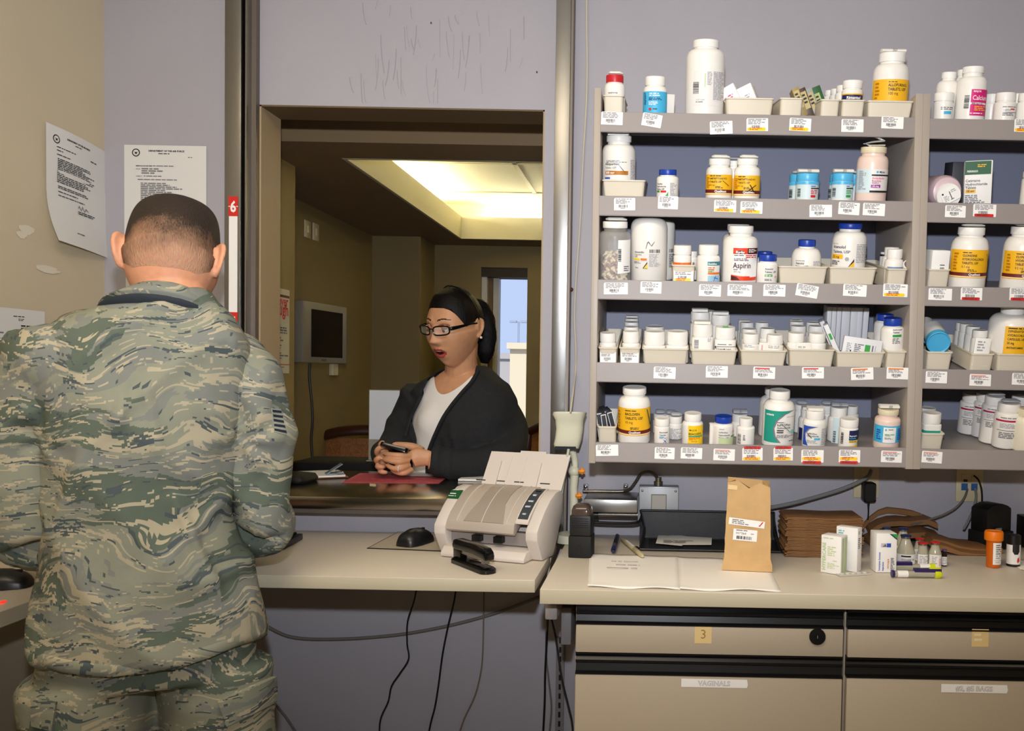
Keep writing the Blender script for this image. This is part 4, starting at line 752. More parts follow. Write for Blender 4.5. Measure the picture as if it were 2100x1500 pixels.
# ------------------------------------------------------------------ worktops and base cabinets
ZD = .979; ZK = .983
XD = aZ(1097, 1190.5, ZD).x; YD = aZ(700, 1183, ZD).y; XK = aZ(1108, 1207, ZK).x; YK = aZ(1500, 1216, ZK).y
def slab(name, lab, x0, x1, y0, y1, z, th):
    t = thing(name, lab, 'worktop', ((x0 + x1) / 2, y0, z - th)); L = V(t.location)
    b = MB().box((x0, y0, z - th), (x1, y1, z)); b.v = [p - L for p in b.v]; b.build('top', t, m_lam, bevel=.0015)
    b = MB().box((x0 + .001, y0 - .0008, z - th + .001), (x1 - .001, y0 + .0002, z - .001)); b.v = [p - L for p in b.v]; b.build('edge_strip', t, m_lamedge, bevel=.0003)
    return t
desk = slab('worktop', 'long beige worktop under the serving window carrying the scanner', XL + .002, XD, YD, -.003, ZD, .027)
slab('worktop', 'beige worktop on the right carrying paper bags and vials', XK, 2.3, YK, -.003, ZK, .03)
xr = aZ(0, 1255, .95).x
t = thing('worktop', 'lower beige side worktop at the far left with a black mouse', 'worktop', ((XL + xr) / 2, -1.2, .919)); L = V(t.location)
b = MB().box((XL + .002, -2.0, .919), (xr, YD + .06, .95)); b.v = [p - L for p in b.v]; b.build('top', t, m_lam, bevel=.0015)
b = MB().box((xr - .0002, -1.999, .92), (xr + .001, YD - .001, .949)); b.v = [p - L for p in b.v]; b.build('edge_strip', t, m_lamedge)
# base cabinets
m_cab = mat('cabinet_laminate', 'b3a592', .45, noise_amt=.05, scale=400); m_pull = mat('black_pull_rail', '0e0e10', .3)
def cabinet(lab, px0, px1, lock, note, word, wx):
    Y0 = YK + .02; x0 = aY(px0, 1350, Y0).x; x1 = aY(px1, 1350, Y0).x; t = thing('base_cabinet', lab, 'cabinet', ((x0 + x1) / 2, Y0, 0.002)); L = V(t.location)
    def sh(b, n, par=t, m=None, **k): b.v = [p - L for p in b.v]; return b.build(n, par, m, **k)
    zt = ZK - .033
    sh(MB().box((x0, Y0 + .02, .002), (x1, -.02, zt)), 'carcass', t, m_cab, bevel=.001)
    xm = (px0 + px1) / 2
    zr = [aY(xm, y, Y0).z for y in ((1246, 1286, 1343, 1388) if px0 < 1500 else (1258, 1296, 1354, 1396))]
    for i, (za, zb) in enumerate(((zr[1], zr[2]), (zr[3], .06))):
        b = MB().box((x0 + .003, Y0, zb), (x1 - .003, Y0 + .019, za)); dr = sh(b, 'drawer_front', t, m_cab, bevel=.001)
        b = MB(); a, c = (zr[0], zr[1]) if i == 0 else (zr[2], zr[3])
        prof = [(Y0 + .018, c), (Y0 - .001, c), (Y0 - .001, c + .003), (Y0 + .006, c + .006), (Y0 + .009, (a + c) / 2 - .002), (Y0 + .004, (a + c) / 2 + .001), (Y0 + .004, (a + c) / 2 + .006), (Y0 + .008, a - .01), (Y0 + .002, a - .004), (Y0 + .002, a), (Y0 + .018, a)]
        b.rings([[V((x0 + .002, y, z)) for y, z in prof], [V((x1 - .002, y, z)) for y, z in prof]]); sh(b, 'pull_rail', dr, m_pull)
        if i == 0:
            c = aY(note[0], note[1], Y0); b = MB(); emit(b, [('r', -.017, .017, -.018, .018, mat('yellowed_note', 'dcbf86', .7))] + ([('t', note[2], -.006, -.008, .026, mat('note_ink', '9a7c48', .7))] if note[2] else [('l', -.012, .012, -.01, .01, 2, mat('faded_note', 'e6d6ac', .7))]), lambda u, v, k: c + V((u, -.0004 - .0002 * k, v)), seed=4); sh(b, 'note', dr)
            if lock:
                c = aY(1676, 1306, Y0); b = MB(); b.xf = Matrix.Translation(c) @ Matrix.Rotation(math.pi / 2, 4, 'X'); b.lathe([(.0165, -.001), (.0165, .003), (.0155, .0045), (.006, .005), (.0058, .0035), (.001, .0035)], m_pull); b.xf = None; b.box((c.x - .0005, c.y - .0042, c.z - .003), (c.x + .0006, c.y - .0034, c.z + .003), SIL); sh(b, 'lock', dr)
        else:
            c = aY(wx, (1402 if px0 < 1500 else 1413), Y0); b = MB(); tl = .0665
            emit(b, [('p', [(-tl, -.0085), (tl - .001, -.0085), (tl + .001, -.002), (tl - .001, .0085), (-tl, .0085)], WHT)], lambda u, v, k: c + V((u, -.0004 - .0002 * k, v))); sh(b, 'label_tape', dr)
            b = MB(); emit(b, [('t', word, 0, -.0048, .0138, LGR, 'c', .035), ('t', word, 0, -.0048, .0138, WHT, 'c', -.012)], lambda u, v, k: c + V((u, -.0007 - .0002 * k, v))); sh(b, 'lettering', dr)
    return t
cabinet('two-drawer beige base cabinet with black lock and embossed VAGINALS strip', 1178, 1731, True, (1442, 1302, '3'), 'VAGINALS', 1465)
cabinet('two-drawer beige base cabinet at the lower right with bags strip', 1735, 2290, False, (2010, 1309, ''), '#2, #5 BAGS', 1998)
# brackets and slotted standard under the worktops
t = thing('shelf_bracket', 'pale steel bracket under the left end of the right worktop', 'bracket', aY(1130, 1255, -.5)); s = 1.7 / F
MB().box((-13 * s, 0, -18 * s), (13 * s, .44, 14 * s)).build('arm', t, m_shelf, bevel=.004)
t = thing('shelf_bracket', 'grey steel bracket in the gap beside the cabinet', 'bracket', aY(1161, 1280, -.42)); s = 1.78 / F
MB().box((-11 * s, 0, -45 * s), (11 * s, .38, 34 * s)).build('arm', t, mat('grey_enamel', '7d7a7c', .5), bevel=.004)
t = thing('slotted_standard', 'slotted wall standard behind the gap between worktops', 'rail', aY(1148, 1400, -.012)); b = MB().box((-.011, 0, -.45), (.011, .01, .12), mat('grey_enamel'))
for k in range(22): b.box((-.003, -.0006, -.42 + k * .025), (.003, .0005, -.405 + k * .025), m_blackm)
b.build('rail', t)
# ------------------------------------------------------------------ cords
def cord(lab, pts, r, m, Y=None, name='cable', sm=6):
    P = [aY(p[0], p[1], p[2] if len(p) > 2 else Y) for p in pts]; o = P[0]
    t = MB().tube([p - o for p in P], r, m, 8, smooth=sm).build(name, smooth=True, loc=o); return tag(t, lab, 'cable')
m_cordg = mat('grey_cord', '6f6a66', .5); m_cordb = mat('black_cord', '0d0d0e', .5); m_cordp = mat('pale_cord', 'c9c2ae', .5)
cord('thin black cable hanging kinked under the worktop, left of the two', [(858, 1180, -.05), (850, 1230, -.04), (836, 1275, -.03), (835, 1320), (838, 1352), (820, 1382), (803, 1408), (796, 1440), (780, 1478), (778, 1530), (776, 1620)], .0022, m_cordb, -.025)
cord('thin black cable hanging under the worktop, right of the kinked one', [(938, 1180, -.05), (932, 1230, -.04), (920, 1280), (908, 1340), (900, 1400), (892, 1450), (880, 1500), (866, 1600)], .0024, m_cordb, -.025)
cord('thin grey cable hanging under the worktop near the scanner', [(993, 1180, -.05), (992, 1250, -.03), (990, 1340), (985, 1385), (973, 1430), (952, 1475), (938, 1520), (920, 1600)], .002, mat('warm_grey_cord', '7a6d5c', .5), -.02)
cord('thick grey cable sagging along the wall below the worktop', [(480, 1215), (520, 1262), (560, 1292), (610, 1309), (700, 1311), (800, 1304), (880, 1292), (960, 1274), (1040, 1250), (1110, 1223), (1150, 1205)], .0042, m_cordg, -.015)
cord('grey cable near the floor behind the uniformed man', [(540, 1420), (560, 1440), (585, 1470), (605, 1500), (640, 1560)], .003, m_cordg, -.015)
cord('black cord hanging in the gap left of the cabinet', [(1124, 1240, -.1), (1122, 1300), (1118, 1380), (1117, 1440), (1113, 1520), (1110, 1600)], .0028, m_cordb, -.06)
cord('grey cord looping in the gap behind the black one', [(1122, 1250, -.1), (1120, 1340), (1126, 1400), (1131, 1450), (1127, 1500), (1120, 1580)], .0024, m_cordg, -.03)
cord('dark cord slanting toward the cabinet in the gap', [(1126, 1250, -.14), (1140, 1310), (1152, 1390), (1166, 1450), (1174, 1490), (1176, 1560)], .0026, mat('dark_cord', '2b2a2a', .5), -.08)
cord('long pale cable running down the wall to the hand scanner', [(1203, -30), (1203, 60), (1204, 140), (1202, 220), (1196, 320), (1190, 450), (1182, 560), (1178, 650), (1181, 720), (1180, 765), (1176, 800, -.1), (1170, 845, -.18)], .0026, m_cordp, -.008)
# ------------------------------------------------------------------ document scanner
m_sc = mat('putty_plastic', 'd6ccc4', .4); m_sc2 = mat('putty_cover', 'b9aca0', .35); m_smoke = mat('smoked_window', 'a09488', .2)
a = aZ(903, 1140, ZD); c = aZ(1086, 1157, ZD); dx = c - a; ang = math.atan2(dx.y, dx.x); W = dx.length * .5 - .012
t = thing('document_scanner', 'putty coloured sheet-fed document scanner on the worktop below the window', 'scanner', ((a.x + c.x) / 2, (a.y + c.y) / 2, ZD + .002), (0, 0, ang))
def xsec(b, prof, x0, x1, m): b.rings([[V((x0, y, z)) for y, z in prof], [V((x1, y, z)) for y, z in prof]], m)
side = [(.03, 0), (.09, 0), (.115, .04), (.142, .1), (.145, .135), (.13, .15), (.1, .148), (.07, .134), (.04, .112), (.012, .085), (.0, .07), (.0, .05), (.018, .02)]
for sx, lab in ((-1, ''), (1, '')):
    b = MB(); xsec(b, side, sx * W, sx * (W + .03), None); b.build('side_housing', t, m_sc, bevel=.003)
b = MB(); xsec(b, [(.05, .0), (.09, .0), (.138, .1), (.135, .13), (.06, .06), (.05, .03)], -W, W, None); b.build('body', t, m_sc)
b = MB(); xsec(b, [(-.012, .0), (.06, .0), (.06, .03), (.0, .022), (-.014, .008)], -W - .004, W + .004, None); b.build('output_tray', t, m_sc, bevel=.002)
pr = [(.0, .062), (.004, .082), (.02, .1), (.045, .12), (.075, .138), (.105, .149), (.135, .153), (.15, .15), (.12, .13), (.03, .07), (.01, .056)]
b = MB(); xsec(b, pr, -W + .001, W - .03, None); cov = b.build('front_cover', t, m_sc2, bevel=.0015)
pr2 = [(y - .0012, z + .0012) for y, z in pr[1:8]]
b = MB(); pl = [(-W * .28, 7), (W * .36, 7)]
def cv(y): 
    for (y0, z0), (y1, z1) in zip(pr, pr[1:]):
        if y0 <= y <= y1: return z0 + (z1 - z0) * (y - y0) / (y1 - y0)
    return pr[0][1]
rs = []
for k in range(13):
    y = .004 + .128 * k / 12; z = cv(y) + .002; hw = (W * .34 if k > 3 else W * (.34 + .16 * (4 - k) / 4)); xo = -W * .06
    rs.append([V((xo - hw, y, z)), V((xo + hw, y, z)), V((xo + hw, y + .002, z - .004)), V((xo - hw, y + .002, z - .004))])
b.rings(rs); b.build('paper_guide_window', t, m_smoke, smooth=True)
b = MB()
for xx in (-W * .72, -W * .1, W * .52):
    rs = []
    for k in range(13): y = .004 + .128 * k / 12; z = cv(y) + .0026; rs.append([V((xx - .0008, y, z - .003)), V((xx + .0008, y, z - .003)), V((xx + .0008, y, z)), V((xx - .0008, y, z))])
    b.rings(rs)
b.build('cover_ribs', cov, m_sc)
b = MB()
rs = []
for k in range(9): y = .008 + .11 * k / 8; z = cv(y) + .002; rs.append([V((W - .029, y, z - .004)), V((W + .003, y, z - .004)), V((W + .003, y, z)), V((W - .029, y, z))])
b.rings(rs, m_sc); b.build('button_bezel', t)
b = MB(); rs = []
for k in range(9): y = .014 + .096 * k / 8; z = cv(y) + .003; rs.append([V((W - .026, y, z - .002)), V((W - .001, y, z - .002)), V((W - .001, y, z)), V((W - .026, y, z))])
b.rings(rs, mat('slate_panel', '3c4044', .35))
for y, w, r in ((.098, .012, 0), (.078, .008, 1), (.058, .012, 0), (.042, .012, 0), (.024, .008, 1)):
    z = cv(y) + .0045; b.box((W - .0135 - w / 2, y - .004, z - .003), (W - .0135 + w / 2, y + .004, z), mat('pale_button', 'c6cdd8', .4) if y < .09 else m_dark)
b.build('button_panel', t)
b = MB(); b.box((-.04, .012, .036), (-.018, .03, .05), m_dark); b.box((.016, .012, .036), (.038, .03, .05), m_dark); b.box((-W, .028, .03), (W, .05, .06), mat('roller_shadow', '8d8580', .6)); b.build('rollers', t)
b = MB(); fnl = lambda u, v, k: V((-W - .015 + u, .0765 + v * .8 - .0007 * k, .139 + v * .6 + .001 * k))
emit(b, [('r', -.016, .016, -.026, .004, GRN if 0 else mat('deep_green_print')), ('l', -.013, .013, -.014, -.008, 1, WHT), ('l', -.01, .01, -.001, .002, 1, WHT), ('l', -.012, .012, -.023, -.019, 1, WHT), ('t', 'fi', -.004, .016, .012, GRY), ('t', 'FUJITSU', -.006, .026, .006, GRY, 'l')], fnl); b.build('printed_badge', t)
# paper chute
b = MB(); ch = lambda u, v, w=0: V((u, .135 + v * .55 + w * .83, .135 + v * .83 - w * .55))
def chq(u0, u1, v0, v1, w0, w1, m, tap=0): b.rings([[ch(u0, v0, w0), ch(u1, v0, w0), ch(u1, v0, w1), ch(u0, v0, w1)], [ch(u0 + tap, v1, w0), ch(u1 - tap, v1, w0), ch(u1 - tap, v1, w1), ch(u0 + tap, v1, w1)]], m)
chq(-W + .012, W + .024, -.02, .112, 0, .004, m_sc); chq(-.01, .06, .1, .118, .001, .005, m_sc)
for u in (-.055, .055): chq(u - .004, u + .006, 0, .085, -.005, .001, m_sc, .003)
for u in (-.028, .012): chq(u, u + .0012, 0, .1, -.0012, .001, m_sc)
for u in (-.095, -.04, .01, .08): chq(u - .013, u + .013, .028, .031, -.0006, .001, mat('slate_panel'))
b.build('paper_chute', t)
cord('pale cord dropping from the hand scanner beside the document scanner', [(1166, 922, -.16), (1160, 960, -.15), (1152, 1010, -.16), (1144, 1060, -.18), (1136, 1105, -.2), (1127, 1150, -.24), (1124, 1185, -.22)], .0034, mat('pale_green_cord', 'c8cdbd', .5), -.2)
# ------------------------------------------------------------------ stapler
p = aZ(938, 1152, ZD); q = aZ(1002, 1177, ZD); d = q - p
t = thing('stapler', 'black stapler with raised arm in front of the document scanner', 'stapler', (p.x, p.y, ZD + .0005), (0, 0, math.atan2(d.y, d.x))); Ls = d.length
m_st = mat('glossy_black', '0a0a0b', .18)
b = MB(); b.rings([rrect(-.006, Ls + .01, -.019, .019, .016, 0, 5), rrect(-.006, Ls + .01, -.019, .019, .016, .008, 5), rrect(-.003, Ls + .006, -.016, .016, .014, .011, 5)]); b.build('base', t, m_st, smooth=True)
b = MB(); b.rings([[V((x, y, z)) for y, z in ((-.011, z0), (.011, z0), (.012, z0 + .008), (.0095, z1), (-.0095, z1), (-.012, z0 + .008))] for x, z0, z1 in ((-.004, .032, .05), (.01, .03, .054), (Ls * .6, .034, .055), (Ls * .95, .03, .053), (Ls + .004, .028, .046))]); b.build('arm', t, m_st, bevel=.002)
MB().box((-.004, -.009, .01), (.03, .009, .034)).build('hinge', t, m_st, bevel=.002)
b = MB(); b.rings([[V((x, y, z)) for y, z in ((-.006, z0), (.006, z0), (.006, z1), (-.006, z1))] for x, z0, z1 in ((.02, .024, .032), (Ls * .9, .024, .032))]); b.box((Ls * .86, -.007, .018), (Ls * .94, .007, .03)); b.build('staple_rail', t, m_steel)
MB().box((Ls * .84, -.008, .011), (Ls * .98, .008, .0125)).build('anvil', t, m_steel, bevel=.0008)
# ------------------------------------------------------------------ mouse, pad, laptop
def mouse(lab, px, py, z, rz, L=.1, w=.062):
    c = aZ(px, py, z); t = thing('computer_mouse', lab, 'mouse', (c.x, c.y, z + .0012), (0, 0, rz)); b = MB(); rs = []
    for k, (y, ww, h) in enumerate(((-L * .5, .4, .35), (-L * .47, .7, .6), (-L * .35, .92, .85), (-L * .1, 1, 1), (L * .15, .98, .95), (L * .35, .92, .75), (L * .46, .75, .5), (L * .5, .5, .3))):
        rs.append([V((w / 2 * ww * math.cos(a), y, max(0, .038 * h * math.sin(a) ** .8))) for a in [math.pi * i / 12 for i in range(13)]])
    b.rings(rs, None, True, True); b.build('shell', t, mat('charcoal_plastic', '19191b', .35), smooth=True, auto=60)
    MB().box((-.004, L * .2, .026), (.004, L * .34, .034)).build('scroll_wheel', t, m_dark, bevel=.002); return t
mouse('black computer mouse on the mat left of the document scanner', 852, 1115, ZD + .002, -.35)
t = mouse('black computer mouse on the lower side worktop at the left frame edge', 2, 1205, .95, -1.2, .11, .07)
c = aZ(6, 1236, .951); q = frame(t).inverted() @ V((c.x, c.y, .9518)); MB().box((q.x - .007, q.y - .0035, q.z), (q.x + .007, q.y + .0035, q.z + .0012)).build('sensor_glow', t, mat('red_led_glow', 'ff2418', .4, emit=1.6))  # glowing strip on the worktop stands in for the mouse light's red reflection
P = [aZ(*q, ZD) for q in ((752, 1126), (905, 1132), (940, 1096), (822, 1089))]; c = sum(P, V()) / 4
t = thing('mouse_mat', 'thin printed mouse mat with black edge beside the document scanner', 'mat', (c.x, c.y, ZD))
b = MB(); q = [V((p.x - c.x, p.y - c.y, .0003)) for p in P]; b.rings([q, [p + V((0, 0, .001)) for p in q]], m_dark)
q2 = [V((p.x * .965, p.y * .955, .0016)) for p in q]; b.add(q2, [(0, 1, 2, 3)], mat('mat_print', 'b9aa96', .5))
e1 = q2[1] - q2[0]; e2 = q2[3] - q2[0]; emit(b, [('l', .35, .8, .15, .85, 7, mat('mat_ink', 'a0927f', .6))], lambda u, v, k: q2[0] + e1 * u + e2 * v + V((0, 0, .0003)), seed=2); b.build('sheet', t)
o = aZ(578, 1131, ZD); t = thing('keyboard', 'flat black keyboard half hidden by the uniformed man\'s elbow', 'keyboard', (o.x - .1, o.y - .0, ZD + .0005), (0, 0, .06))
MB().box((-.3, 0, 0), (.1, .13, .016)).build('base', t, m_dark, bevel=.003); b = MB()
for i in range(5):
    for j in range(18): b.box((-.29 + j * .0212, .012 + i * .022, .016), (-.272 + j * .0212, .03 + i * .022, .021), m_blackm)
b.build('keys', t, kind='stuff')
# small red light mark of the optical mouse on the left worktop
# ------------------------------------------------------------------ hand scanner on its stand
m_hs = mat('pale_celadon_plastic', 'd4d2bc', .4); m_kn = mat('orange_knob', 'e58a16', .4)
c = aZ(1172, 1112, ZK); YH = c.y; t = thing('hand_scanner', 'pale bar code hand scanner on a jointed stand with orange knobs', 'scanner', (c.x, YH, ZK + .001)); L = V(t.location); s = (YH + 2.2) / F
b = MB(); b.lathe([(.001, 0), (.04, 0), (.041, .004), (.041, .017), (.038, .02), (.001, .0205)], n=40); b.build('base', t, m_hs, smooth=True, auto=40)
pt = lambda x, y, dy=0: aY(x, y, YH + dy) - L
b = MB(); b.tube([pt(1178, 1085), pt(1177, 1040), pt(1176, 1000), pt(1178, 975)], [.0125, .0115, .0105, .011], m_hs, 14); b.ball(pt(1177, 967), .0145, m_hs); b.build('lower_arm', t, smooth=True)
b = MB(); b.tube([pt(1180, 962), pt(1178, 940), pt(1172, 920), pt(1168, 905)], [.007, .0085, .0095, .01], m_hs, 12, smooth=3); b.build('upper_arm', t, smooth=True)
for x, y in ((1194, 967), (1188, 1017)):
    p = pt(x, y, -.012); b = MB(); b.tube([p - V((.01, 0, 0)), p, p + V((.007, 0, .001))], [.003, .006, .0035], m_kn, 10); b.ball(p, (.005, .004, .009), m_kn); b.build('knob', t, smooth=True)
b = MB(); rs = []
for x0, x1, y, fl_ in ((1136, 1203, 846, 1), (1134, 1202, 851, 1), (1139, 1198, 862, .9), (1141, 1197, 880, .85), (1139, 1194, 898, .8), (1136, 1190, 912, .75), (1138, 1187, 920, .7)):
    p = pt((x0 + x1) / 2, y, -.01); hw = (x1 - x0) / 2 * s; rs.append([p + V((hw * math.copysign(abs(math.cos(a)) ** .65, math.cos(a)), hw * fl_ * .85 * math.copysign(abs(math.sin(a)) ** .65, math.sin(a)), -.003 * math.sin(a))) for a in [2 * math.pi * i / 32 for i in range(32)]])
b.rings(rs, m_hs); b.build('head', t, smooth=True, auto=50)
b = MB(); p = pt(1162, 917.5, -.01); hw = 22 * s; b.rings([[p + V((dx_, -.028 + dy_, dz)) for dx_, dz in ((-hw, -.005), (hw, -.005), (hw * .96, .004), (-hw * .96, .004))] for dy_ in (0, .006)], mat('scan_window', '2a3038', .1)); b.build('scan_window', t)
# ------------------------------------------------------------------ self-inking stamp
c = aZ(1191, 1146, ZK); t = thing('stamp', 'tall black self-inking stamp beside the hand scanner base', 'stamp', (c.x, c.y + .028, ZK + .0012), (0, 0, -.08))
MB().box((-.0275, -.028, 0), (.0255, .026, .05)).build('base', t, m_blackm, bevel=.002); MB().box((-.0255, -.026, .05), (.024, .024, .098)).build('body', t, mat('ribbed_black', '191919', .5), bevel=.003)
b = MB(); b.rings([rrect(-.0235, .0225, -.024, .022, .01, .094), rrect(-.0235, .0225, -.024, .022, .01, .108), rrect(-.02, .019, -.02, .018, .009, .118), rrect(-.013, .012, -.012, .011, .006, .123)]); b.build('cap', t, mat('smoky_cap', '4a3c36', .15), smooth=True, auto=50)
b = MB(); [b.box((-.02, -.0268, .07 + .005 * i), (.018, -.0262, .0715 + .005 * i)) for i in range(5)]; b.build('grip_ribs', t, m_dark); MB().box((-.004, -.0292, .006), (.002, -.028, .03)).build('slider', t, m_dark)
# ------------------------------------------------------------------ shutter motor, conduit, junction box on the wall
p0 = aY(1197, 1024, -.14); p1 = aY(1307, 1053, -.14); t = thing('shutter_housing', 'steel shutter housing on the wall right of the serving window', 'housing', (p1.x, -.14, p1.z)); L = V(t.location)
MB().box((p0.x - L.x, 0, 0), (0, .137, p0.z - L.z)).build('box', t, m_steel, bevel=.002)
MB().tube([(-.1, .05, -.012), (.0, .05, -.012)], .0075, m_steel, 14).build('tube', t, smooth=True); MB().tube([(-.16, .05, -.014), (-.1, .05, -.014)], .012, m_dark, 14).build('coupling', t, smooth=True)
b = MB(); b.tube([(-.16, .06, -.035), (-.05, .055, -.036), (.0, .05, -.032), (.01, .04, -.015)], .004, m_dark, 8, smooth=4); b.build('bracket', t, smooth=True)
flex = mat('steel_conduit', '7c7468', .35, .9); pts = [(1195, 1008), (1235, 1008), (1275, 1008), (1292, 1003), (1304, 988), (1314, 973), (1328, 968), (1342, 973), (1349, 984)]
P = catmull([aY(x, y, -.02) for x, y in pts], 14); b = MB(); o = P[0]; b.tube([p - o for p in P], [.0046 if i % 2 else .0038 for i in range(len(P))], flex, 10)
o2 = b.build('conduit', smooth=True, loc=o); tag(o2, 'flexible metal conduit curving along the wall into the junction box', 'conduit')
for x, lb in ((1201, 'shiny conduit clip beside the hand scanner stand'), (1283, 'shiny conduit clip nearer the junction box')):
    c = aY(x, 1003, -.012); t = thing('conduit_clip', lb, 'clip', c); b = MB().box((-.006, -.002, -.012), (.006, .011, .012)); b.build('strap', t, m_steel, bevel=.002); b = MB(); b.ball((0, -.004, .006), (.005, .003, .005)); b.build('screw', t, m_steel, smooth=True)
p0 = aY(1311, 1000, -.045); p1 = aY(1391, 1066, -.045); w = p1.x - p0.x; h = p0.z - p1.z; t = thing('junction_box', 'grey metal junction box with beige switch on the wall behind the tray', 'junction box', (p0.x, -.045, p1.z))
MB().box((0, 0, 0), (w, .042, h + .003)).build('box', t, mat('galvanised', '8d9094', .4, .4), bevel=.002); MB().box((.001, -.002, 0), (w - .001, 0, h)).build('cover_plate', t, mat('pale_plate', 'b9bbbd', .45, .1), bevel=.001)
b = MB(); b.rings([[V((w * .32 + q, -.002, h * .1 + q)), V((w * .7 - q, -.002 - q, h * .1 + q)), V((w * .7 - q, -.002, h * .85 - q)), V((w * .32 + q, -.002, h * .85 - q))] if 0 else [V((x, yy, z)) for x, z in ((w * .3 + q, 0), (w * .7 - q, 0), (w * .7 - q, h * .8 - q), (w * .3 + q, h * .8 - q))] for q, yy in ((0, -.001), (.002, -.008), (.004, -.009))]); b.build('switch', t, mat('beige_switch', 'b4aea4', .5))
for x in (w * .08, w * .92):
    MB().ball((x, -.003, h * .9), (.003, .0015, .003)).build('screw', t, m_steel, smooth=True)
b = MB(); b.tube([(w * .48, .024, h), (w * .48, .024, h + .014), (w * .48, .024, h + .0142), (w * .48, .024, h + .024)], [.012, .012, .0085, .0085], flex, 14); b.build('connector', t, smooth=True, auto=40)
# ------------------------------------------------------------------ mesh tray with a slip
m_mesh = bpy.data.materials.new('black_wire_mesh'); m_mesh.use_nodes = True; nt = m_mesh.node_tree; bs = nt.nodes['Principled BSDF']; bs.inputs['Base Color'].default_value = lin('0a0a0b'); bs.inputs['Roughness'].default_value = .45
tc = nd(nt, 'ShaderNodeTexCoord'); sx = nd(nt, 'ShaderNodeSeparateXYZ'); nt.links.new(tc.outputs['Object'], sx.inputs[0]); outs = []
sumyz = nd(nt, 'ShaderNodeMath', operation='ADD'); nt.links.new(sx.outputs['Y'], sumyz.inputs[0]); nt.links.new(sx.outputs['Z'], sumyz.inputs[1])
for k in (1, -1):
    m1 = nd(nt, 'ShaderNodeMath', operation='MULTIPLY_ADD'); nt.links.new(sx.outputs['X'], m1.inputs[0]); m1.inputs[1].default_value = k; nt.links.new(sumyz.outputs[0], m1.inputs[2])
    m2 = nd(nt, 'ShaderNodeMath', operation='MULTIPLY'); nt.links.new(m1.outputs[0], m2.inputs[0]); m2.inputs[1].default_value = 230
    m3 = nd(nt, 'ShaderNodeMath', operation='FRACT'); nt.links.new(m2.outputs[0], m3.inputs[0]); m4 = nd(nt, 'ShaderNodeMath', operation='LESS_THAN'); nt.links.new(m3.outputs[0], m4.inputs[0]); m4.inputs[1].default_value = .68; outs.append(m4)
mx = nd(nt, 'ShaderNodeMath', operation='MAXIMUM'); nt.links.new(outs[0].outputs[0], mx.inputs[0]); nt.links.new(outs[1].outputs[0], mx.inputs[1]); nt.links.new(mx.outputs[0], bs.inputs['Alpha'])
fl_ = aZ(1312, 1131, ZK); fr = aZ(1604, 1141, ZK); t = thing('letter_tray', 'black wire mesh letter tray lying behind the paper bag', 'tray', (fl_.x, fl_.y, ZK + .001), (0, 0, 0)); W2 = fr.x - fl_.x; dp = .14; hh = .075
wire = MB(); T0 = [(0, 0, .004), (W2, 0, .004), (W2 + .005, dp, .005), (-.005, dp, .005)]; tp = [(.01, .05, hh * .62), (W2 - .01, .05, hh * .62), (W2 + .002, dp + .004, hh), (-.002, dp + .004, hh)]
wire.quad(*T0); wire.quad(T0[2], T0[3], tp[3], tp[2]); wire.quad(T0[3], T0[0], tp[0], tp[3]); wire.quad(T0[1], T0[2], tp[2], tp[1])
wire.build('mesh_panels', t, m_mesh); b = MB()
for A, B in ((T0[0], T0[1]), (T0[0], tp[0]), (tp[0], tp[3]), (tp[3], tp[2]), (tp[2], tp[1]), (tp[1], T0[1])): b.tube([A, B], .0032, m_dark, 8)
b.box((.02, .0, .003), (W2 - .02, .12, .006), m_blackm); b.build('rim_wire', t, smooth=True, auto=50)
for x in (-.008, W2 + .006): MB().ball((x, -.004, .006), .0062, m_dark).build('foot', t, smooth=True)
c = aZ(1402, 1108, ZK + .02); t = MB(); c2 = [aZ(*q, ZK + .015) for q in ((1345, 1112), (1398, 1118), (1402, 1115), (1459, 1116), (1460, 1101), (1408, 1099), (1352, 1089))]
b = MB(); n = [V((p.x - c.x, p.y - c.y, .0012 * (i % 2))) for i, p in enumerate(c2)]; b.rings([n, [p + V((0, 0, .0006)) for p in n]], mat('tray_slip', 'e6e2da', .7)); emit(b, [('l', -.05, .05, -.012, .022, 4, GRY)], lambda u, v, k: V((u, v, .003)), seed=9)
tag(b.build('paper_slip', loc=(c.x, c.y, ZK + .0115)), 'curled printed paper slip lying inside the mesh tray', 'paper')
# ------------------------------------------------------------------ open paper bag
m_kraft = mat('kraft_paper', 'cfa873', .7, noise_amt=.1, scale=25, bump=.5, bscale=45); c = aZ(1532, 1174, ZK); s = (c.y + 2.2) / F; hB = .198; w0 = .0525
t = thing('paper_bag', 'open upright brown paper bag with two white stickers on the white sheets', 'bag', (c.x, c.y, ZK + .0025), (0, 0, -.1)); b = MB(); R = random.Random(8)
def sect(z, w, dpt, g):  # front-left, front-right, right gusset, back...
    j = lambda: V((R.uniform(-1, 1), R.uniform(-1, 1), 0)) * .0007
    pts = [(-w, 0), (-w * .5, -.0008), (0, .0004), (w * .5, -.0008), (w, 0), (w - g, dpt * .5), (w, dpt), (0, dpt + .001), (-w, dpt), (-w + g, dpt * .5)]
    return [V((x, y, z)) + j() for x, y in pts]
rs = [sect(hB * k / 14, w0 + (.002 if k < 2 else -.001 - .0004 * k), .062 - .0018 * k, .004 + .0009 * k) for k in range(15)]
for i in (0, 1, 5): pass
top = rs[-1]; top[1].z -= .0; top[2].z -= .016; top[3].z -= .004; top[0].z -= .004; top[4].z -= .014; top[7].z += .0; top[6].z -= .003; top[8].z += .003
inner = [p + (V((0, .03, p.z)) - p) * .012 for p in top]; inner_b = [V((p.x * .97, p.y * .9 + .003, .02)) for p in rs[2]]
b.rings(rs + [inner, inner_b]); b.build('bag', t, m_kraft, smooth=True, auto=30)
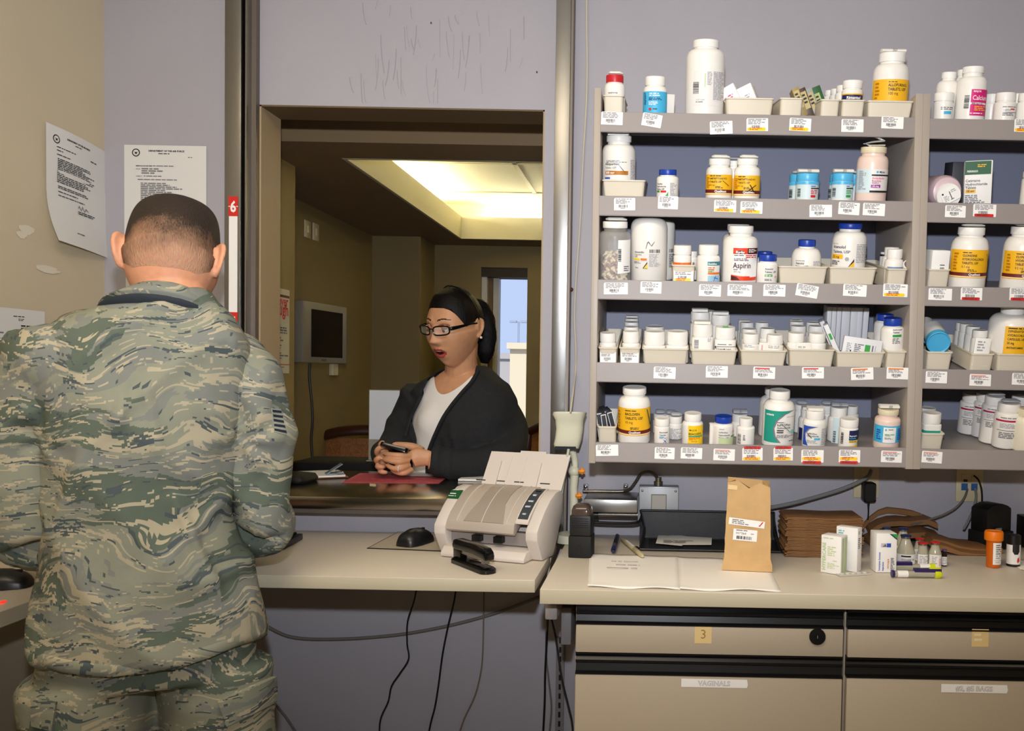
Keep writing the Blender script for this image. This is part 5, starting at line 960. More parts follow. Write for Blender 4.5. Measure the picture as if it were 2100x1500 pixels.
def bagfn(cx, cz, rot):
    return lambda u, v, k: V((cx + u * math.cos(rot) - v * math.sin(rot), -.0016 - .0002 * k, cz + u * math.sin(rot) + v * math.cos(rot)))
b = MB(); emit(b, [('r', -.039, .039, -.0075, .0075, WHT), ('l', -.032, .008, -.006, .005, 3, GRY), ('p', [(.026, -.003), (.029, -.005), (.036, .006), (.033, .006), (.029, -.001)], RED)], bagfn(-.003, .106, -.1)); b.build('sticker', t, None)
b = MB(); emit(b, [('r', -.026, .026, -.0125, .0125, WHT), ('t', 'H1*364', -.02, .001, .007, BLK), ('l', -.02, .02, .0075, .011, 1, GRY), ('l', .012, .022, .001, .005, 1, LGR), ('b', -.018, .016, -.0095, -.0025, BLK)], bagfn(-.006, .079, -.06)); b.build('sticker', t)
b = MB(); emit(b, [('r', -.01, .01, -.005, .005, mat('tan_tape', 'e6c48e', .5))], bagfn(-.035, .183, -.08)); b.build('tape', t)
# white sheets
m_sheet = mat('cream_sheet', 'fcf7ef', .7)
def sheet(lab, qs, z, lines, seed):
    P = [aZ(*q, z) for q in qs]; c = sum(P, V()) / 4; b = MB(); n = 16; R = random.Random(seed); g = []
    for i in range(n + 1):
        for j in range(n + 1):
            u, v = i / n, j / n; p = (P[0] * (1 - u) + P[1] * u) * (1 - v) + (P[3] * (1 - u) + P[2] * u) * v - c
            ed = max(0, .12 - min(u, v)) * .05 * (1 + math.sin(u * 9 + seed)); g.append(V((p.x, p.y, .0002 + .0012 * (math.sin(u * 7 + seed) * math.sin(v * 5)) ** 2 + (ed * .35 if v < .1 else 0))))
    b.add(g, [(i * (n + 1) + j, (i + 1) * (n + 1) + j, (i + 1) * (n + 1) + j + 1, i * (n + 1) + j + 1) for i in range(n) for j in range(n)], m_sheet)
    if lines: emit(b, lines, lambda u, v, k: (P[0] * (1 - u) + P[1] * u) * (1 - v) + (P[3] * (1 - u) + P[2] * u) * v - c + V((0, 0, .0018)), seed=seed)
    o = b.build('paper_sheet', loc=(c.x, c.y, z), smooth=True); m = o.modifiers.new('t', 'SOLIDIFY'); m.thickness = .0003; return tag(o, lab, 'paper')
pen = mat('pencil_grey', 'dad2cc', .7)
sheet('large white sheet with faint handwriting, left half, at the worktop edge', ((1205, 1206), (1395, 1211), (1392, 1142), (1209, 1136)), ZK + .0005, [('l', .2, .75, .5, .56, 1, pen), ('l', .3, .7, .62, .66, 1, pen), ('l', .25, .6, .72, .76, 1, pen)], 1)
sheet('blank white sheet, right half, under the standing brown bag', ((1394, 1212), (1602, 1215), (1572, 1150), (1390, 1143)), ZK + .0005, None, 2)
sheet('white paper corner at the right frame edge of the worktop', ((2098, 1172), (2180, 1176), (2160, 1150), (2066, 1150)), ZK + .0005, None, 3)
def penn(lab, q0, q1, r, m1, m2, z=.0, extra=None):
    a = aZ(*q0, ZK); c = aZ(*q1, ZK); d = c - a; t = thing('pen', lab, 'pen', (a.x, a.y, ZK + r + .0025 + z), (0, 0, math.atan2(d.y, d.x))); n = d.length
    b = MB(); b.tube([(0, 0, 0), (.002, 0, 0), (n * .6, 0, 0), (n * .62, 0, 0)], [r * .7, r, r, r * .9], m1, 14); b.build('barrel', t, smooth=True, auto=40)
    b = MB(); b.tube([(n * .62, 0, 0), (n * .63, 0, 0), (n * .97, 0, 0), (n, 0, 0)], [r * .85, r * 1.1, r * 1.0, r * .5], m2, 14); b.build('cap', t, smooth=True, auto=40)
    if extra: MB().box((n * .2, -r * .5, r * .75), (n * .55, r * .5, r * 1.05), extra).build('clip', t)
    return t
penn('dark blue marker pen lying behind the white sheets', (1266, 1106), (1257, 1138), .0058, m_dark, mat('deep_blue_plastic', '15184a', .25))
penn('beige highlighter pen lying on the edge of the white sheets', (1276, 1113), (1318, 1148), .0055, mat('beige_plastic', 'c9bd94', .35), mat('beige_plastic'), 0, mat('pale_clip', 'e8e8e6', .4))
# ------------------------------------------------------------------ flattened bags
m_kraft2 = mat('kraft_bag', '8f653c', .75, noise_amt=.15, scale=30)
def bagstack(n, px0, px1, py, dep, th, lab, grp, rz=0, seed=1, z0=0, fan=0.004):
    a = aZ(px0, py, ZK); c = aZ(px1, py, ZK); w = c.x - a.x; R = random.Random(seed); proto = None
    for i in range(n):
        if proto is None:
            b = MB(); g = []; nx = 12
            for z in (0, th):
                for v in (0, 1):
                    for k in range(nx + 1): u = k / nx; g.append(V(((u - .5) * w, v * dep + (.0025 * math.sin(u * 21) if v == 0 else 0), z + .001 * math.sin(u * 8))))
            f = []; q = nx + 1
            for k in range(nx):
                f += [(k, k + 1, q + k + 1, q + k), (2 * q + k, 3 * q + k, 3 * q + k + 1, 2 * q + k + 1), (k, 2 * q + k, 2 * q + k + 1, k + 1), (q + k, q + k + 1, 3 * q + k + 1, 3 * q + k)]
            f += [(0, q, 3 * q, 2 * q), (nx, 2 * q + nx, 3 * q + nx, q + nx)]
            o = proto = b.add(g, f, m_kraft2).build('paper_bag', smooth=True, auto=40); tag(o, lab, 'bag', grp)
        else: o = proto.copy(); COL.objects.link(o)
        o.location = ((a.x + c.x) / 2 + R.uniform(-1, 1) * fan, a.y + R.uniform(0, 1) * fan, ZK + .0012 + z0 + i * (th + .0009)); o.rotation_euler = (0, R.uniform(-.002, .002), rz + R.uniform(-.02, .02))
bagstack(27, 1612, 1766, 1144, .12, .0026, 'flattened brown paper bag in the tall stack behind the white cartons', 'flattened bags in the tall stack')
# loose folded bags
def slump(lab, prof, px0, px1, dep, py, seed, name='paper_bag'):
    a = aZ(px0, py, ZK); c = aZ(px1, py, ZK); w = c.x - a.x; b = MB(); rs = []; n = len(prof); R = random.Random(seed)
    for k, z in enumerate(prof):
        x = (k / (n - 1) - .5) * w; j = R.uniform(-.004, .004)
        rs.append([V((x, j, z)), V((x + .004, dep * .5, z + .006)), V((x - .006, dep, z + .002)), V((x - .006, dep, max(-.003, z - .013))), V((x + .004, dep * .5, max(-.003, z - .012))), V((x, j, max(-.003, z - .013)))])
    b.rings(rs, m_kraft2); o = b.build(name, smooth=True, auto=35, loc=((a.x + c.x) / 2, a.y, ZK + .0045)); return tag(o, lab, 'bag')
slump('crumpled brown paper bag arching on top of the middle heap near the adapter', [.03, .056, .074, .082, .08, .078, .074, .066], 1765, 1886, .1, 1108, 1)
slump('brown paper bag lying under the arched one in the middle heap', [.03, .046, .054, .056, .054, .058, .06, .05], 1785, 1918, .12, 1115, 2)
slump('brown paper bag at the bottom of the middle heap behind the vials', [.0, .012, .022, .026, .03, .034, .036, .03, .024], 1785, 1925, .13, 1122, 3)
slump('flat brown paper bag, upper one left of the amber vial', [.03, .024, .012, .008, .007, .0075], 1912, 2052, .11, 1134, 4)
slump('flat brown paper bag, lower one left of the amber vial', [.024, .018, .006, .001, .0, .0], 1915, 2046, .11, 1140, 5)
# ------------------------------------------------------------------ cartons
def carton(lab, px, py, w, dp_, h, rz, els, side, m=None, off=0):
    c = aZ(px, py, ZK); o = sbox(lab, V((c.x, c.y, ZK + .001)), (w, dp_, h), (0, 0, rz), m or WHT, els, side); return o
h = .083; w = .047
carton('white carton with pale green HYPERCARE print standing on the right worktop', 1703, 1178, w, .035, h, -.62, [('t', 'HYPERCARE', 0, 0, .0115, mat('leaf_green_print', 'a9c480', .6), 'l', .01)] and [('l', -.008, .02, h * .45, h * .72, 5, LGN), ('l', -.008, .02, h * .12, h * .28, 4, LGN), ('l', -.018, .018, h * .9, h * .95, 1, LGN), ('l', .005, .018, h * .32, h * .36, 1, LGN)], [('r', .004, .015, .004, h - .004, LGN), ('r', .019, .031, .004, h - .004, LGN)])
o = COL.objects[-1].parent; b = MB(); lg = mat('leaf_green_print', 'a3bf78', .6); emit(b, [('t', 'HYPERCARE', 0, 0, .0115, lg, 'l', .015)], lambda u, v, k: V((-.012 - v, -.0006, .006 + u * .98))); b.build('vertical_name', o)
carton('plain white carton with blue cap print standing behind the green printed one', 1735, 1172, .05, .025, .097, -.62, [('l', -.02, .0, .075, .09, 3, mat('soft_cyan_print', '6ab8c8', .6))], [('l', .004, .02, .05, .075, 6, GRY), ('l', .004, .02, .082, .09, 2, LGR)])
h = .087; w = .0465
carton('white carton with blue upright print and green corner, beside the glass vials', 1817, 1176, w, .045, h, .06, [('p', [(w * .15, h - .001), (w * .5, h - .001), (w * .5, h - .013)], GRN), ('p', [(w * .12, h - .001), (w * .2, h - .001), (w * .5, h - .012), (w * .5, h - .015)], NAV), ('r', -w * .28, w * .02, h * .65, h * .75, mat('picture_grey', 'c8c4d0', .5)), ('p', [(-.01, h * .66), (-.003, h * .74), (.0, h * .66)], GRY), ('r', 0, w * .2, h * .65, h * .75, BLU), ('l', w * .05, w * .15, h * .1, h * .35, 6, ORG), ('l', w * .2, w * .4, h * .05, h * .38, 9, GRY)], None)
o = COL.objects[-1].parent; b = MB(); emit(b, [('t', 'Sumatriptan Succinate', 0, 0, .0058, BLU, 'l', .02, .8), ('t', 'Injection', 0, -.008, .0058, BLU, 'l', .02)], lambda u, v, k: V((-w * .3 - v, -.0007, .004 + u))); b.build('vertical_name', o)
c = aZ(1750, 1180, ZK); t = thing('blister_strip', 'flat clear suppository strip lying in front of the green printed carton', 'packet', (c.x, c.y, ZK + .0008), (0, 0, .3)); b = MB().box((-.038, -.009, 0), (.04, .009, .003)); [b.ball((-.028 + .014 * i, 0, .003), (.006, .006, .003)) for i in range(5)]; b.build('strip', t, mat('milky_plastic', 'e6e2d8', .3, trans=.3), smooth=True, auto=40)
# ------------------------------------------------------------------ vials and pens
m_glass = mat('clear_glass', 'e8eae4', .05, trans=.85, ior=1.3)
m_liq = mat('vial_liquid', 'cfcab4', .12, trans=.35)
def vial(lab, px, py, r, h, cap, cone=.3, lab_els=None, g=None, capr=.55):
    c = aZ(px, py, ZK); t = thing('glass_vial', lab, 'vial', (c.x, c.y + r, ZK + .001), (0, 0, 0), 'glass vials on the right worktop'); rn = r * capr * .8; z1 = h * (1 - cone)
    b = MB(); b.lathe([(.001, 0), (r * .95, 0), (r, .002), (r, z1 * .82), (r * .96, z1 * .88), (rn, h * .88), (rn, h * .95), (.001, h * .95)], n=26); b.build('body', t, g or m_liq, smooth=True, auto=50)
    b = MB(); b.lathe([(.001, h * .9), (r * capr * .95, h * .9), (r * capr * .95, h * .955), (.001, h * .955)], n=22); b.build('crimp', t, m_steel, smooth=True, auto=40)
    b = MB(); b.lathe([(.001, h * .956), (r * capr * 1.05, h * .956), (r * capr * 1.08, h * .99), (r * capr, h), (.001, h)], n=22); b.build('cap', t, mat('vial_cap_' + cap, cap, .35), smooth=True, auto=40)
    b = MB(); fn = lambda u, v, k: V(((r + .0002 * k + .0001) * math.sin(u / r), -(r + .0002 * k + .0001) * math.cos(u / r), v)); hl = z1 * .8
    emit(b, [('r', -r * 1.4, r * 1.4, hl * .1, hl * .95, WHT)] + (lab_els(r, hl) if lab_els else [('l', -r * .9, r * .9, hl * .2, hl * .85, 6, LGR)]), fn, nu=26, seed=px); b.build('label', t); return t
le = lambda r, h: [('r', -r * .75, r * .3, h * .76, h * .87, BLK), ('t', 'LIDOCAINE, HCl', -r * .75, h * .52, .0055, GRY, 'l', .02, .8), ('l', -r * .7, r * .4, h * .15, h * .42, 3, LGR)]
rc_ = lambda r, h: [('l', -r * .8, r * .2, h * .2, h * .85, 6, LGR), ('l', r * .35, r * 1.2, h * .2, h * .7, 6, mat('faded_pink_print'))]
vial('conical glass vial with navy cap at the front of the group', 1862, 1166, .0212, .071, '1f2a5e', .45, le)
vial('conical glass vial with navy cap standing behind the front one', 1856, 1147, .02, .07, '1f2a5e', .45)
vial('glass vial with navy cap peeking over the white carton', 1821, 1143, .018, .068, '1f2a5e', .45)
vial('glass vial with red cap, middle front of the group', 1895, 1166, .0118, .056, 'cc1f1a', .3, None, None, .95)
vial('glass vial with red cap furthest back in the group', 1888, 1154, .0118, .054, 'cc1f1a', .3, None, None, .82)
vial('glass vial with red cap and pink printed label, right in the group', 1921, 1169, .0136, .06, 'cc1f1a', .3, rc_, None, .75)
vial('small dark vial with violet cap at the right end of the group', 1938, 1163, .0062, .038, '5c3c90', .25, None, mat('brown_glass', '2a1a12', .1), .9)
def injector(lab, q0, q1, rev):
    a = aZ(*q0, ZK); c = aZ(*q1, ZK); d = c - a; n = d.length; r = .0078; t = thing('injector_pen', lab, 'injector', (a.x, a.y, ZK + r + .0015), (0, 0, math.atan2(d.y, d.x)))
    mp = mat('violet_plastic', '2e1f5c', .3); my = mat('acid_yellow', 'd8e010', .4); mc = mat('clear_plastic', 'cfcbb8', .1, trans=.5)
    X = (lambda x: n - x) if rev else (lambda x: x)
    b = MB(); b.tube([(X(0), 0, 0), (X(.006), 0, 0)], r, mp, 14); b.build('end_cap', t, smooth=True, auto=40)
    b = MB(); b.tube([(X(.006), 0, 0), (X(n * .9), 0, 0)], r * .92, mc, 14); b.build('barrel', t, smooth=True, auto=40)
    b = MB(); b.tube([(X(.012), 0, 0), (X(.035), 0, 0)], r * .95, WHT, 14); b.build('label', t, smooth=True, auto=40)
    b = MB(); b.tube([(X(n * .86), 0, 0), (X(n * .87), 0, 0), (X(n * .97), 0, 0), (X(n), 0, 0)], [r * .9, r * 1.15, r * 1.15, r * .8], my, 14); b.box((X(n * .88), -.004, -r * 1.1), (X(n * .95), .004, r * 1.25), my); b.build('grip', t, smooth=True, auto=40)
    if rev: MB().tube([(X(.0), 0, 0), (X(.012), 0, 0)], r * 1.05, my, 14).build('tip', t, smooth=True, auto=40)
    b = MB(); b.box((X(n * .45), -r * .7, r * .6), (X(n * .99), r * .8, r * 1.55), mp); b.tube([(X(n * .75), 0, r * 1.5), (X(n * .98), 0, r * 1.4)], .0035, my, 8); b.build('clip', t)
injector('violet and yellow injector pen lying in front, yellow end to the right', (1828, 1186), (1930, 1187), False)
injector('violet and yellow injector pen lying behind, yellow end to the left', (1811, 1172), (1916, 1172), True)
# amber vial
c = aZ(2042, 1167, ZK); s = (c.y + 2.2) / F; t = thing('prescription_vial', 'orange prescription vial with matching lid and printed label', 'vial', (c.x, c.y + .016, ZK + .001)); r = .0165
m_am = mat('amber_plastic', 'e8700e', .15, trans=.25, spec=.5); zc = .064
b = MB(); b.lathe([(.001, 0), (r * .9, 0), (r * .93, .002), (r, zc), (.001, zc)], n=30); b.build('body', t, m_am, smooth=True, auto=50)
b = MB(); rs = [[V(((q - (.0006 if k in (1, 2) and j % 2 else 0)) * math.cos(2 * math.pi * j / 60), (q - (.0006 if k in (1, 2) and j % 2 else 0)) * math.sin(2 * math.pi * j / 60), z)) for j in range(60)] for k, (q, z) in enumerate(((r * 1.22, zc - .002), (r * 1.27, zc), (r * 1.27, zc + .015), (r * 1.15, zc + .019), (r * .9, zc + .0185), (r * .85, zc + .0175)))]; b.rings(rs); b.build('lid', t, mat('orange_lid', 'f07c10', .4), smooth=True, auto=50)
b = MB(); fn = lambda u, v, k: V(((r + .0003 + .0002 * k) * math.sin(u / r), -(r + .0003 + .0002 * k) * math.cos(u / r), v)); emit(b, [('r', -.007, .024, .008, .058, WHT), ('l', -.001, .016, .03, .054, 5, GRY), ('l', -.001, .014, .02, .03, 2, LGR), ('r', -.004, .018, .0175, .018, GRY), ('t', 'TAKE', -.002, .012, .004, GRY)], fn, nu=26); b.build('label', t)
# ink bottle
c = aZ(2083, 1164, ZK); t = thing('ink_bottle', 'small stamp ink bottle with black cap and red mark at the right edge', 'bottle', (c.x, c.y + .015, ZK + .001)); r = .0152
b = MB(); b.lathe([(.001, 0), (r, 0), (r, .05), (.001, .05)], m_dark, n=26); b.build('base', t, smooth=True, auto=40)
b = MB(); b.lathe([(r * .6, .05), (r * 1.02, .05), (r * 1.02, .07), (r * .9, .072), (r * .55, .0725), (r * .5, .0715)], m_dark, n=26); b.build('cap', t, smooth=True, auto=40)
b = MB(); fn = lambda u, v, k: V(((r + .0003 + .0002 * k) * math.sin(u / r), -(r + .0003 + .0002 * k) * math.cos(u / r), v)); emit(b, [('r', -.026, .026, .005, .05, WHT), ('p', [(-.008, .05), (-.008, .035), (-.004, .028), (.004, .028), (.008, .035), (.008, .05)], BLK), ('p', [(.004, .008), (.009, .013), (.007, .02), (.01, .024), (.003, .019), (.002, .013)], RED)], fn, nu=26); b.build('label', t)
# black ink stamp machine
c = aZ(2048, 1128, ZK); t = thing('stamp', 'big black dater stamp with rounded top at the right end of the worktop', 'stamp', (c.x, c.y, ZK + .001), (0, 0, .45)); b = MB(); h = .115
b.rings([[V((x, y, z)) for x, z in [(-.042, .045)] + [(.042 * math.sin(a), h - .012 * (1 - math.cos(a)) * 3.2) for a in (-1.3, -.9, -.5, 0, .5, .9, 1.3)][0:0] + [(-.042, h - .012), (-.03, h - .005), (-.012, h), (.012, h), (.03, h - .005), (.042, h - .012), (.042, .045)]] for y in (0, .055)]); b.build('housing', t, mat('dater_black', '121212', .45), bevel=.003)
MB().box((-.045, -.006, 0), (.045, .06, .045)).build('base', t, m_blackm, bevel=.002); MB().box((-.02, -.008, .05), (0, -.006, .056)).build('date_window', t, SIL)
c = aZ(2106, 1125, ZK); t = thing('stamp', 'black stamp sliver at the extreme right frame edge', 'stamp', (c.x, c.y, ZK + .001)); MB().box((-.008, 0, 0), (.05, .05, .08)).build('housing', t, m_dark, bevel=.003)
# ------------------------------------------------------------------ wall plates
m_plate = mat('ivory_plate', 'cdbf9c', .5)
def plate(lab, x0, x1, y0, y1, name='wall_socket'):
    a = aY(x0, y0, -.006); c = aY(x1, y1, -.006); t = thing(name, lab, 'socket', ((a.x + c.x) / 2, 0, (a.z + c.z) / 2)); w, h = (c.x - a.x) / 2, (a.z - c.z) / 2
    MB().box((-w, -.006, -h), (w, -.0005, h)).build('cover', t, m_plate, bevel=.0015); return t, w, h
t, w, h = plate('ivory wall socket with the black adapter plugged in', 1752, 1802, 952, 1022)
b = MB(); [b.box((-.014, -.0075, z - .012), (.014, -.006, z + .012), m_plate) for z in (-.02, .02)]; b.build('outlet', t)
a = aY(1781, 1009, -.02); t = thing('power_adapter', 'black plug-in power adapter in the ivory wall socket', 'adapter', a + V((0, .0125, 0))); b = MB(); b.rings([[p + V((0, 0, 0)) for p in [V((q.x, y, q.y)) for q in rrect(-.0165 + i, .0165 - i, -.026 + i, .026 - i, .007, 0)]] for y, i in ((0, 0), (-.028, 0), (-.032, .003))]); b.build('case', t, m_dark, smooth=True, auto=40); MB().tube([(0, -.016, -.026), (0, -.016, -.04), (.001, -.014, -.055), (.001, -.01, -.075)], [.004, .0025, .002, .002], m_cordb, 8).build('lead', t, smooth=True)
cord('thick grey cable running from the wall socket behind the brown bag', [(1786, 966, -.02), (1780, 978, -.04), (1755, 992, -.05), (1720, 1006, -.05), (1670, 1021, -.05), (1620, 1034, -.06), (1560, 1045, -.04), (1500, 1054, -.03), (1440, 1070, -.025), (1390, 1080, -.02)], .0052, mat('mid_grey_cord', '7f7f80', .5), -.05)
t, w, h = plate('ivory data socket with four jacks at the right above the dater stamp', 1962, 2015, 962, 1030, 'data_socket')
for i, (x, z) in enumerate(((-.014, .02), (.012, .02), (-.014, -.004), (.012, -.004))):
    MB().box((x - .008, -.009, z - .009), (x + .008, -.006, z + .009)).build('jack', t, (mat('blue_jack', '2a5a96', .5) if i > 1 else m_plate)); 
MB().box((-.018, -.012, .01), (-.008, -.009, .016)).build('plug', t, m_dark)
cord('grey network cable curving left from the data socket', [(1984, 1003, -.02), (1978, 1020, -.04), (1962, 1040, -.05), (1935, 1056, -.05), (1900, 1068, -.05), (1870, 1078, -.06)], .0028, m_cordg, -.05)
cord('pale network cable dropping straight from the data socket', [(2000, 1003, -.02), (2002, 1020, -.04), (1996, 1045, -.05), (1985, 1070, -.06), (1976, 1086, -.06)], .0034, mat('mid_grey_cord'), -.05)
cord('black lead curving from the data socket to the dater stamp', [(1997, 976, -.02), (2006, 984, -.03), (2012, 1000, -.035), (2014, 1020, -.03), (2013, 1050, -.02), (2013, 1068, -.02)], .0024, m_cordb, -.03)
# ------------------------------------------------------------------ papers on the walls
m_pap = mat('memo_paper', 'dcdad8', .75)
def seal(cx, cy, r):
    c = [(cx + r * math.cos(a * .3), cy + r * math.sin(a * .3)) for a in range(21)]; c2 = [(cx + r * .74 * math.cos(a * .3), cy + r * .74 * math.sin(a * .3)) for a in range(21)]
    return [('p', c, BLK), ('p', c2, m_pap), ('p', [(cx - r * .6, cy + r * .3), (cx - r * .15, cy + r * .1), (cx, cy + r * .25), (cx + r * .15, cy + r * .1), (cx + r * .6, cy + r * .3), (cx + r * .2, cy - r * .1), (cx + r * .35, cy - r * .5), (cx, cy - r * .25), (cx - r * .35, cy - r * .5), (cx - r * .2, cy - r * .1)], BLK)]
def memo(lab, fn, o, els, w=.216, h=.279, name='paper_notice', seed=3):
    b = MB(); n = 14; g = [fn(w * i / n, -h * j / n, 0) - o for i in range(n + 1) for j in range(n + 1)]
    b.add(g, [(i * (n + 1) + j, i * (n + 1) + j + 1, (i + 1) * (n + 1) + j + 1, (i + 1) * (n + 1) + j) for i in range(n) for j in range(n)], m_pap)
    emit(b, els, lambda u, v, k: fn(u, v, k) - o, nu=8, seed=seed); ob = b.build(name, loc=o, smooth=True, auto=60); return tag(ob, lab, 'notice')
DEP = [('t', 'DEPARTMENT OF THE AIR FORCE', .111, -.017, .0062, BLK, 'c', .04), ('l', .09, .135, -.0245, -.0205, 1, BLK)]
o = aY(255, 297, -.002)
memo('typed memo with round seal on the wall behind the uniformed man\'s head', lambda u, v, k: o + V((u, -.0006 - .0001 * k, v)), o, seal(.031, -.02, .0105) + DEP + [('l', .168, .185, -.033, -.029, 1, GRY), ('t', 'MEMORANDUM FOR', .031, -.056, .0045, BLK, 'l', .02), ('l', .066, .135, -.0565, -.0525, 1, GRY), ('t', 'FROM', .031, -.0645, .0045, BLK), ('l', .046, .105, -.0765, -.06, 3, GRY), ('t', 'SUBJECT', .031, -.083, .0045, BLK), ('l', .052, .12, -.0835, -.0795, 1, GRY), ('l', .036, .145, -.0925, -.0885, 1, GRY), ('l', .044, .155, -.2, -.098, 22, GRY)])
o2 = aY(258, 520, -.002)
memo('lower white sheet on the wall half hidden by the man\'s neck', lambda u, v, k: o2 + V((u, -.0003 - .0001 * k, v)), o2, [('l', .03, .18, -.15, -.06, 12, LGR)], h=.19)
# left wall papers: u runs toward the corner
pa = aX(90, 250, XL); pb = aX(222, 282, XL)
def lw(o, curl):
    def f(u, v, k):
        c = curl * ((max(0, -v - .15) / .13) ** 2 * .03 * (1 - u / .25) + .006 * math.sin(u * 18) * (1 if v > -.1 else .5) + .003)
        return V((XL + .002 + c + .00012 * k, o.y + u, o.z + v - curl * .012 * u / .216))
    return f
memo('curling typed memo with seal on the left wall, upper one', lw(pa, 1), pa, seal(.03, -.03, .0105) + [('t', 'DEPARTMENT OF THE AIR FORCE', .105, -.022, .0056, BLK, 'c', .06), ('l', .09, .125, -.03, -.026, 1, BLK), ('l', .03, .105, -.05, -.046, 1, BLK), ('l', .15, .175, -.05, -.045, 1, BLK), ('l', .03, .055, -.058, -.054, 1, BLK), ('l', .03, .08, -.068, -.064, 1, BLK), ('l', .032, .165, -.133, -.074, 14, BLK), ('l', .035, .175, -.147, -.139, 2, BLK), ('l', .035, .115, -.156, -.152, 1, BLK), ('l', .035, .165, -.165, -.161, 1, BLK), ('p', [(.1, -.18), (.105, -.17), (.112, -.18), (.118, -.169), (.125, -.181), (.13, -.172), (.145, -.18), (.13, -.176), (.125, -.184), (.118, -.174), (.112, -.183), (.106, -.175)], GRY), ('l', .1, .165, -.194, -.185, 2, BLK), ('l', .085, .125, -.246, -.242, 1, BLK)])
pc = aX(-30, 632, XL); pd = aX(89, 642, XL)
memo('typed list in two columns on the left wall, lower one at the frame edge', lambda u, v, k: V((XL + .003 + .00012 * k, pd.y - .216 + u, pd.z + v + .003)), pd, [('l', .12, .17, -.02, -.016, 1, BLK), ('l', .135, .155, -.028, -.022, 2, BLK), ('l', .02, .1, -.2, -.035, 26, GRY), ('l', .142, .19, -.12, -.036, 14, BLK)], h=.279)
# ------------------------------------------------------------------ people
from mathutils.bvhtree import BVHTree
def fuse(mb, vox, it=4, fac=.5):
    me = bpy.data.meshes.new('tmp'); me.from_pydata([tuple(p) for p in mb.v], [], mb.f)
    bm = bmesh.new(); bm.from_mesh(me); bmesh.ops.recalc_face_normals(bm, faces=bm.faces); bm.to_mesh(me); bm.free()
    o = bpy.data.objects.new('tmp', me); COL.objects.link(o)
    m = o.modifiers.new('r', 'REMESH'); m.mode = 'VOXEL'; m.voxel_size = vox
    if it: s = o.modifiers.new('s', 'SMOOTH'); s.factor = fac; s.iterations = it
    dg = bpy.context.evaluated_depsgraph_get(); dg.update()
    out = bpy.data.meshes.new_from_object(o.evaluated_get(dg)); bpy.data.objects.remove(o); bpy.data.meshes.remove(me); return out
def finish(me, name, parent, loc, mats, pick=None):
    for m in mats: me.materials.append(m)
    if pick:
        me.polygons.foreach_set('material_index', [pick(p.center) for p in me.polygons])
    me.transform(Matrix.Translation(-V(loc))); me.name = name
    me.polygons.foreach_set('use_smooth', [True] * len(me.polygons))
    o = bpy.data.objects.new(name, me); COL.objects.link(o); o.parent = parent; return o
def displace(me, f):
    ns = [v.normal.copy() for v in me.vertices]
    for v, n in zip(me.vertices, ns): v.co += n * f(v.co, n)
def cull(me, test):
    bm = bmesh.new(); bm.from_mesh(me); bm.faces.ensure_lookup_table()
    bmesh.ops.delete(bm, geom=[f for f in bm.faces if test(f.calc_center_median(), f.normal)], context='FACES'); bm.to_mesh(me); bm.free()
def smooth_rim(me, n):
    bm = bmesh.new(); bm.from_mesh(me)
    for _ in range(n):
        new = {}
        for v in bm.verts:
            if v.is_boundary:
                q = [e.other_vert(v).co for e in v.link_edges if e.is_boundary]
                if len(q) == 2: new[v] = v.co * .4 + (q[0] + q[1]) * .3
        for v, c in new.items(): v.co = c
        ring = {e.other_vert(v) for v in new for e in v.link_edges if not e.is_boundary}; bmesh.ops.smooth_vert(bm, verts=[v for v in ring if not v.is_boundary], factor=.4, use_axis_x=True, use_axis_y=True, use_axis_z=True)
    bm.to_mesh(me); bm.free()
def inpoly(x, y, P):
    c = False
    for i in range(len(P)):
        (x1, y1), (x2, y2) = P[i - 1], P[i]
        if (y1 > y) != (y2 > y) and x < (x2 - x1) * (y - y1) / (y2 - y1) + x1: c = not c
    return c
def ringxy(c, rx, ry, n=28, e=2.3, rz=0.0):
    out = []
    for j in range(n):
        a = 2 * math.pi * j / n; x = rx * math.copysign(abs(math.cos(a)) ** (2 / e), math.cos(a)); y = ry * math.copysign(abs(math.sin(a)) ** (2 / e), math.sin(a))
        out.append(c + V((x * math.cos(rz) - y * math.sin(rz), x * math.sin(rz) + y * math.cos(rz), 0)))
    return out
def pxrings(rows, Y, e=2.3, rz=0.0, grow=0.0, n=28):
    rs = []
    for xl, xr, y, ry, dy in rows:
        c = aY((xl + xr) / 2, y, Y + dy); s = (Y + dy + 2.2) / F; tn = (c.x - CAM.x) / (Y + dy + 2.2); hw = (xr - xl) / 2 * s
        q = math.cos(rz) - tn * math.sin(rz); z_ = -math.sin(rz) - tn * math.cos(rz)   # outline width of a turned oval seen off-axis
        rs.append(ringxy(c, max(.6 * hw, math.sqrt(max(0, hw * hw - (ry * z_) ** 2)) / q) + grow, ry + grow, n, e, rz))
    return rs
def g1(x, s): return math.exp(-(x / s) ** 2)
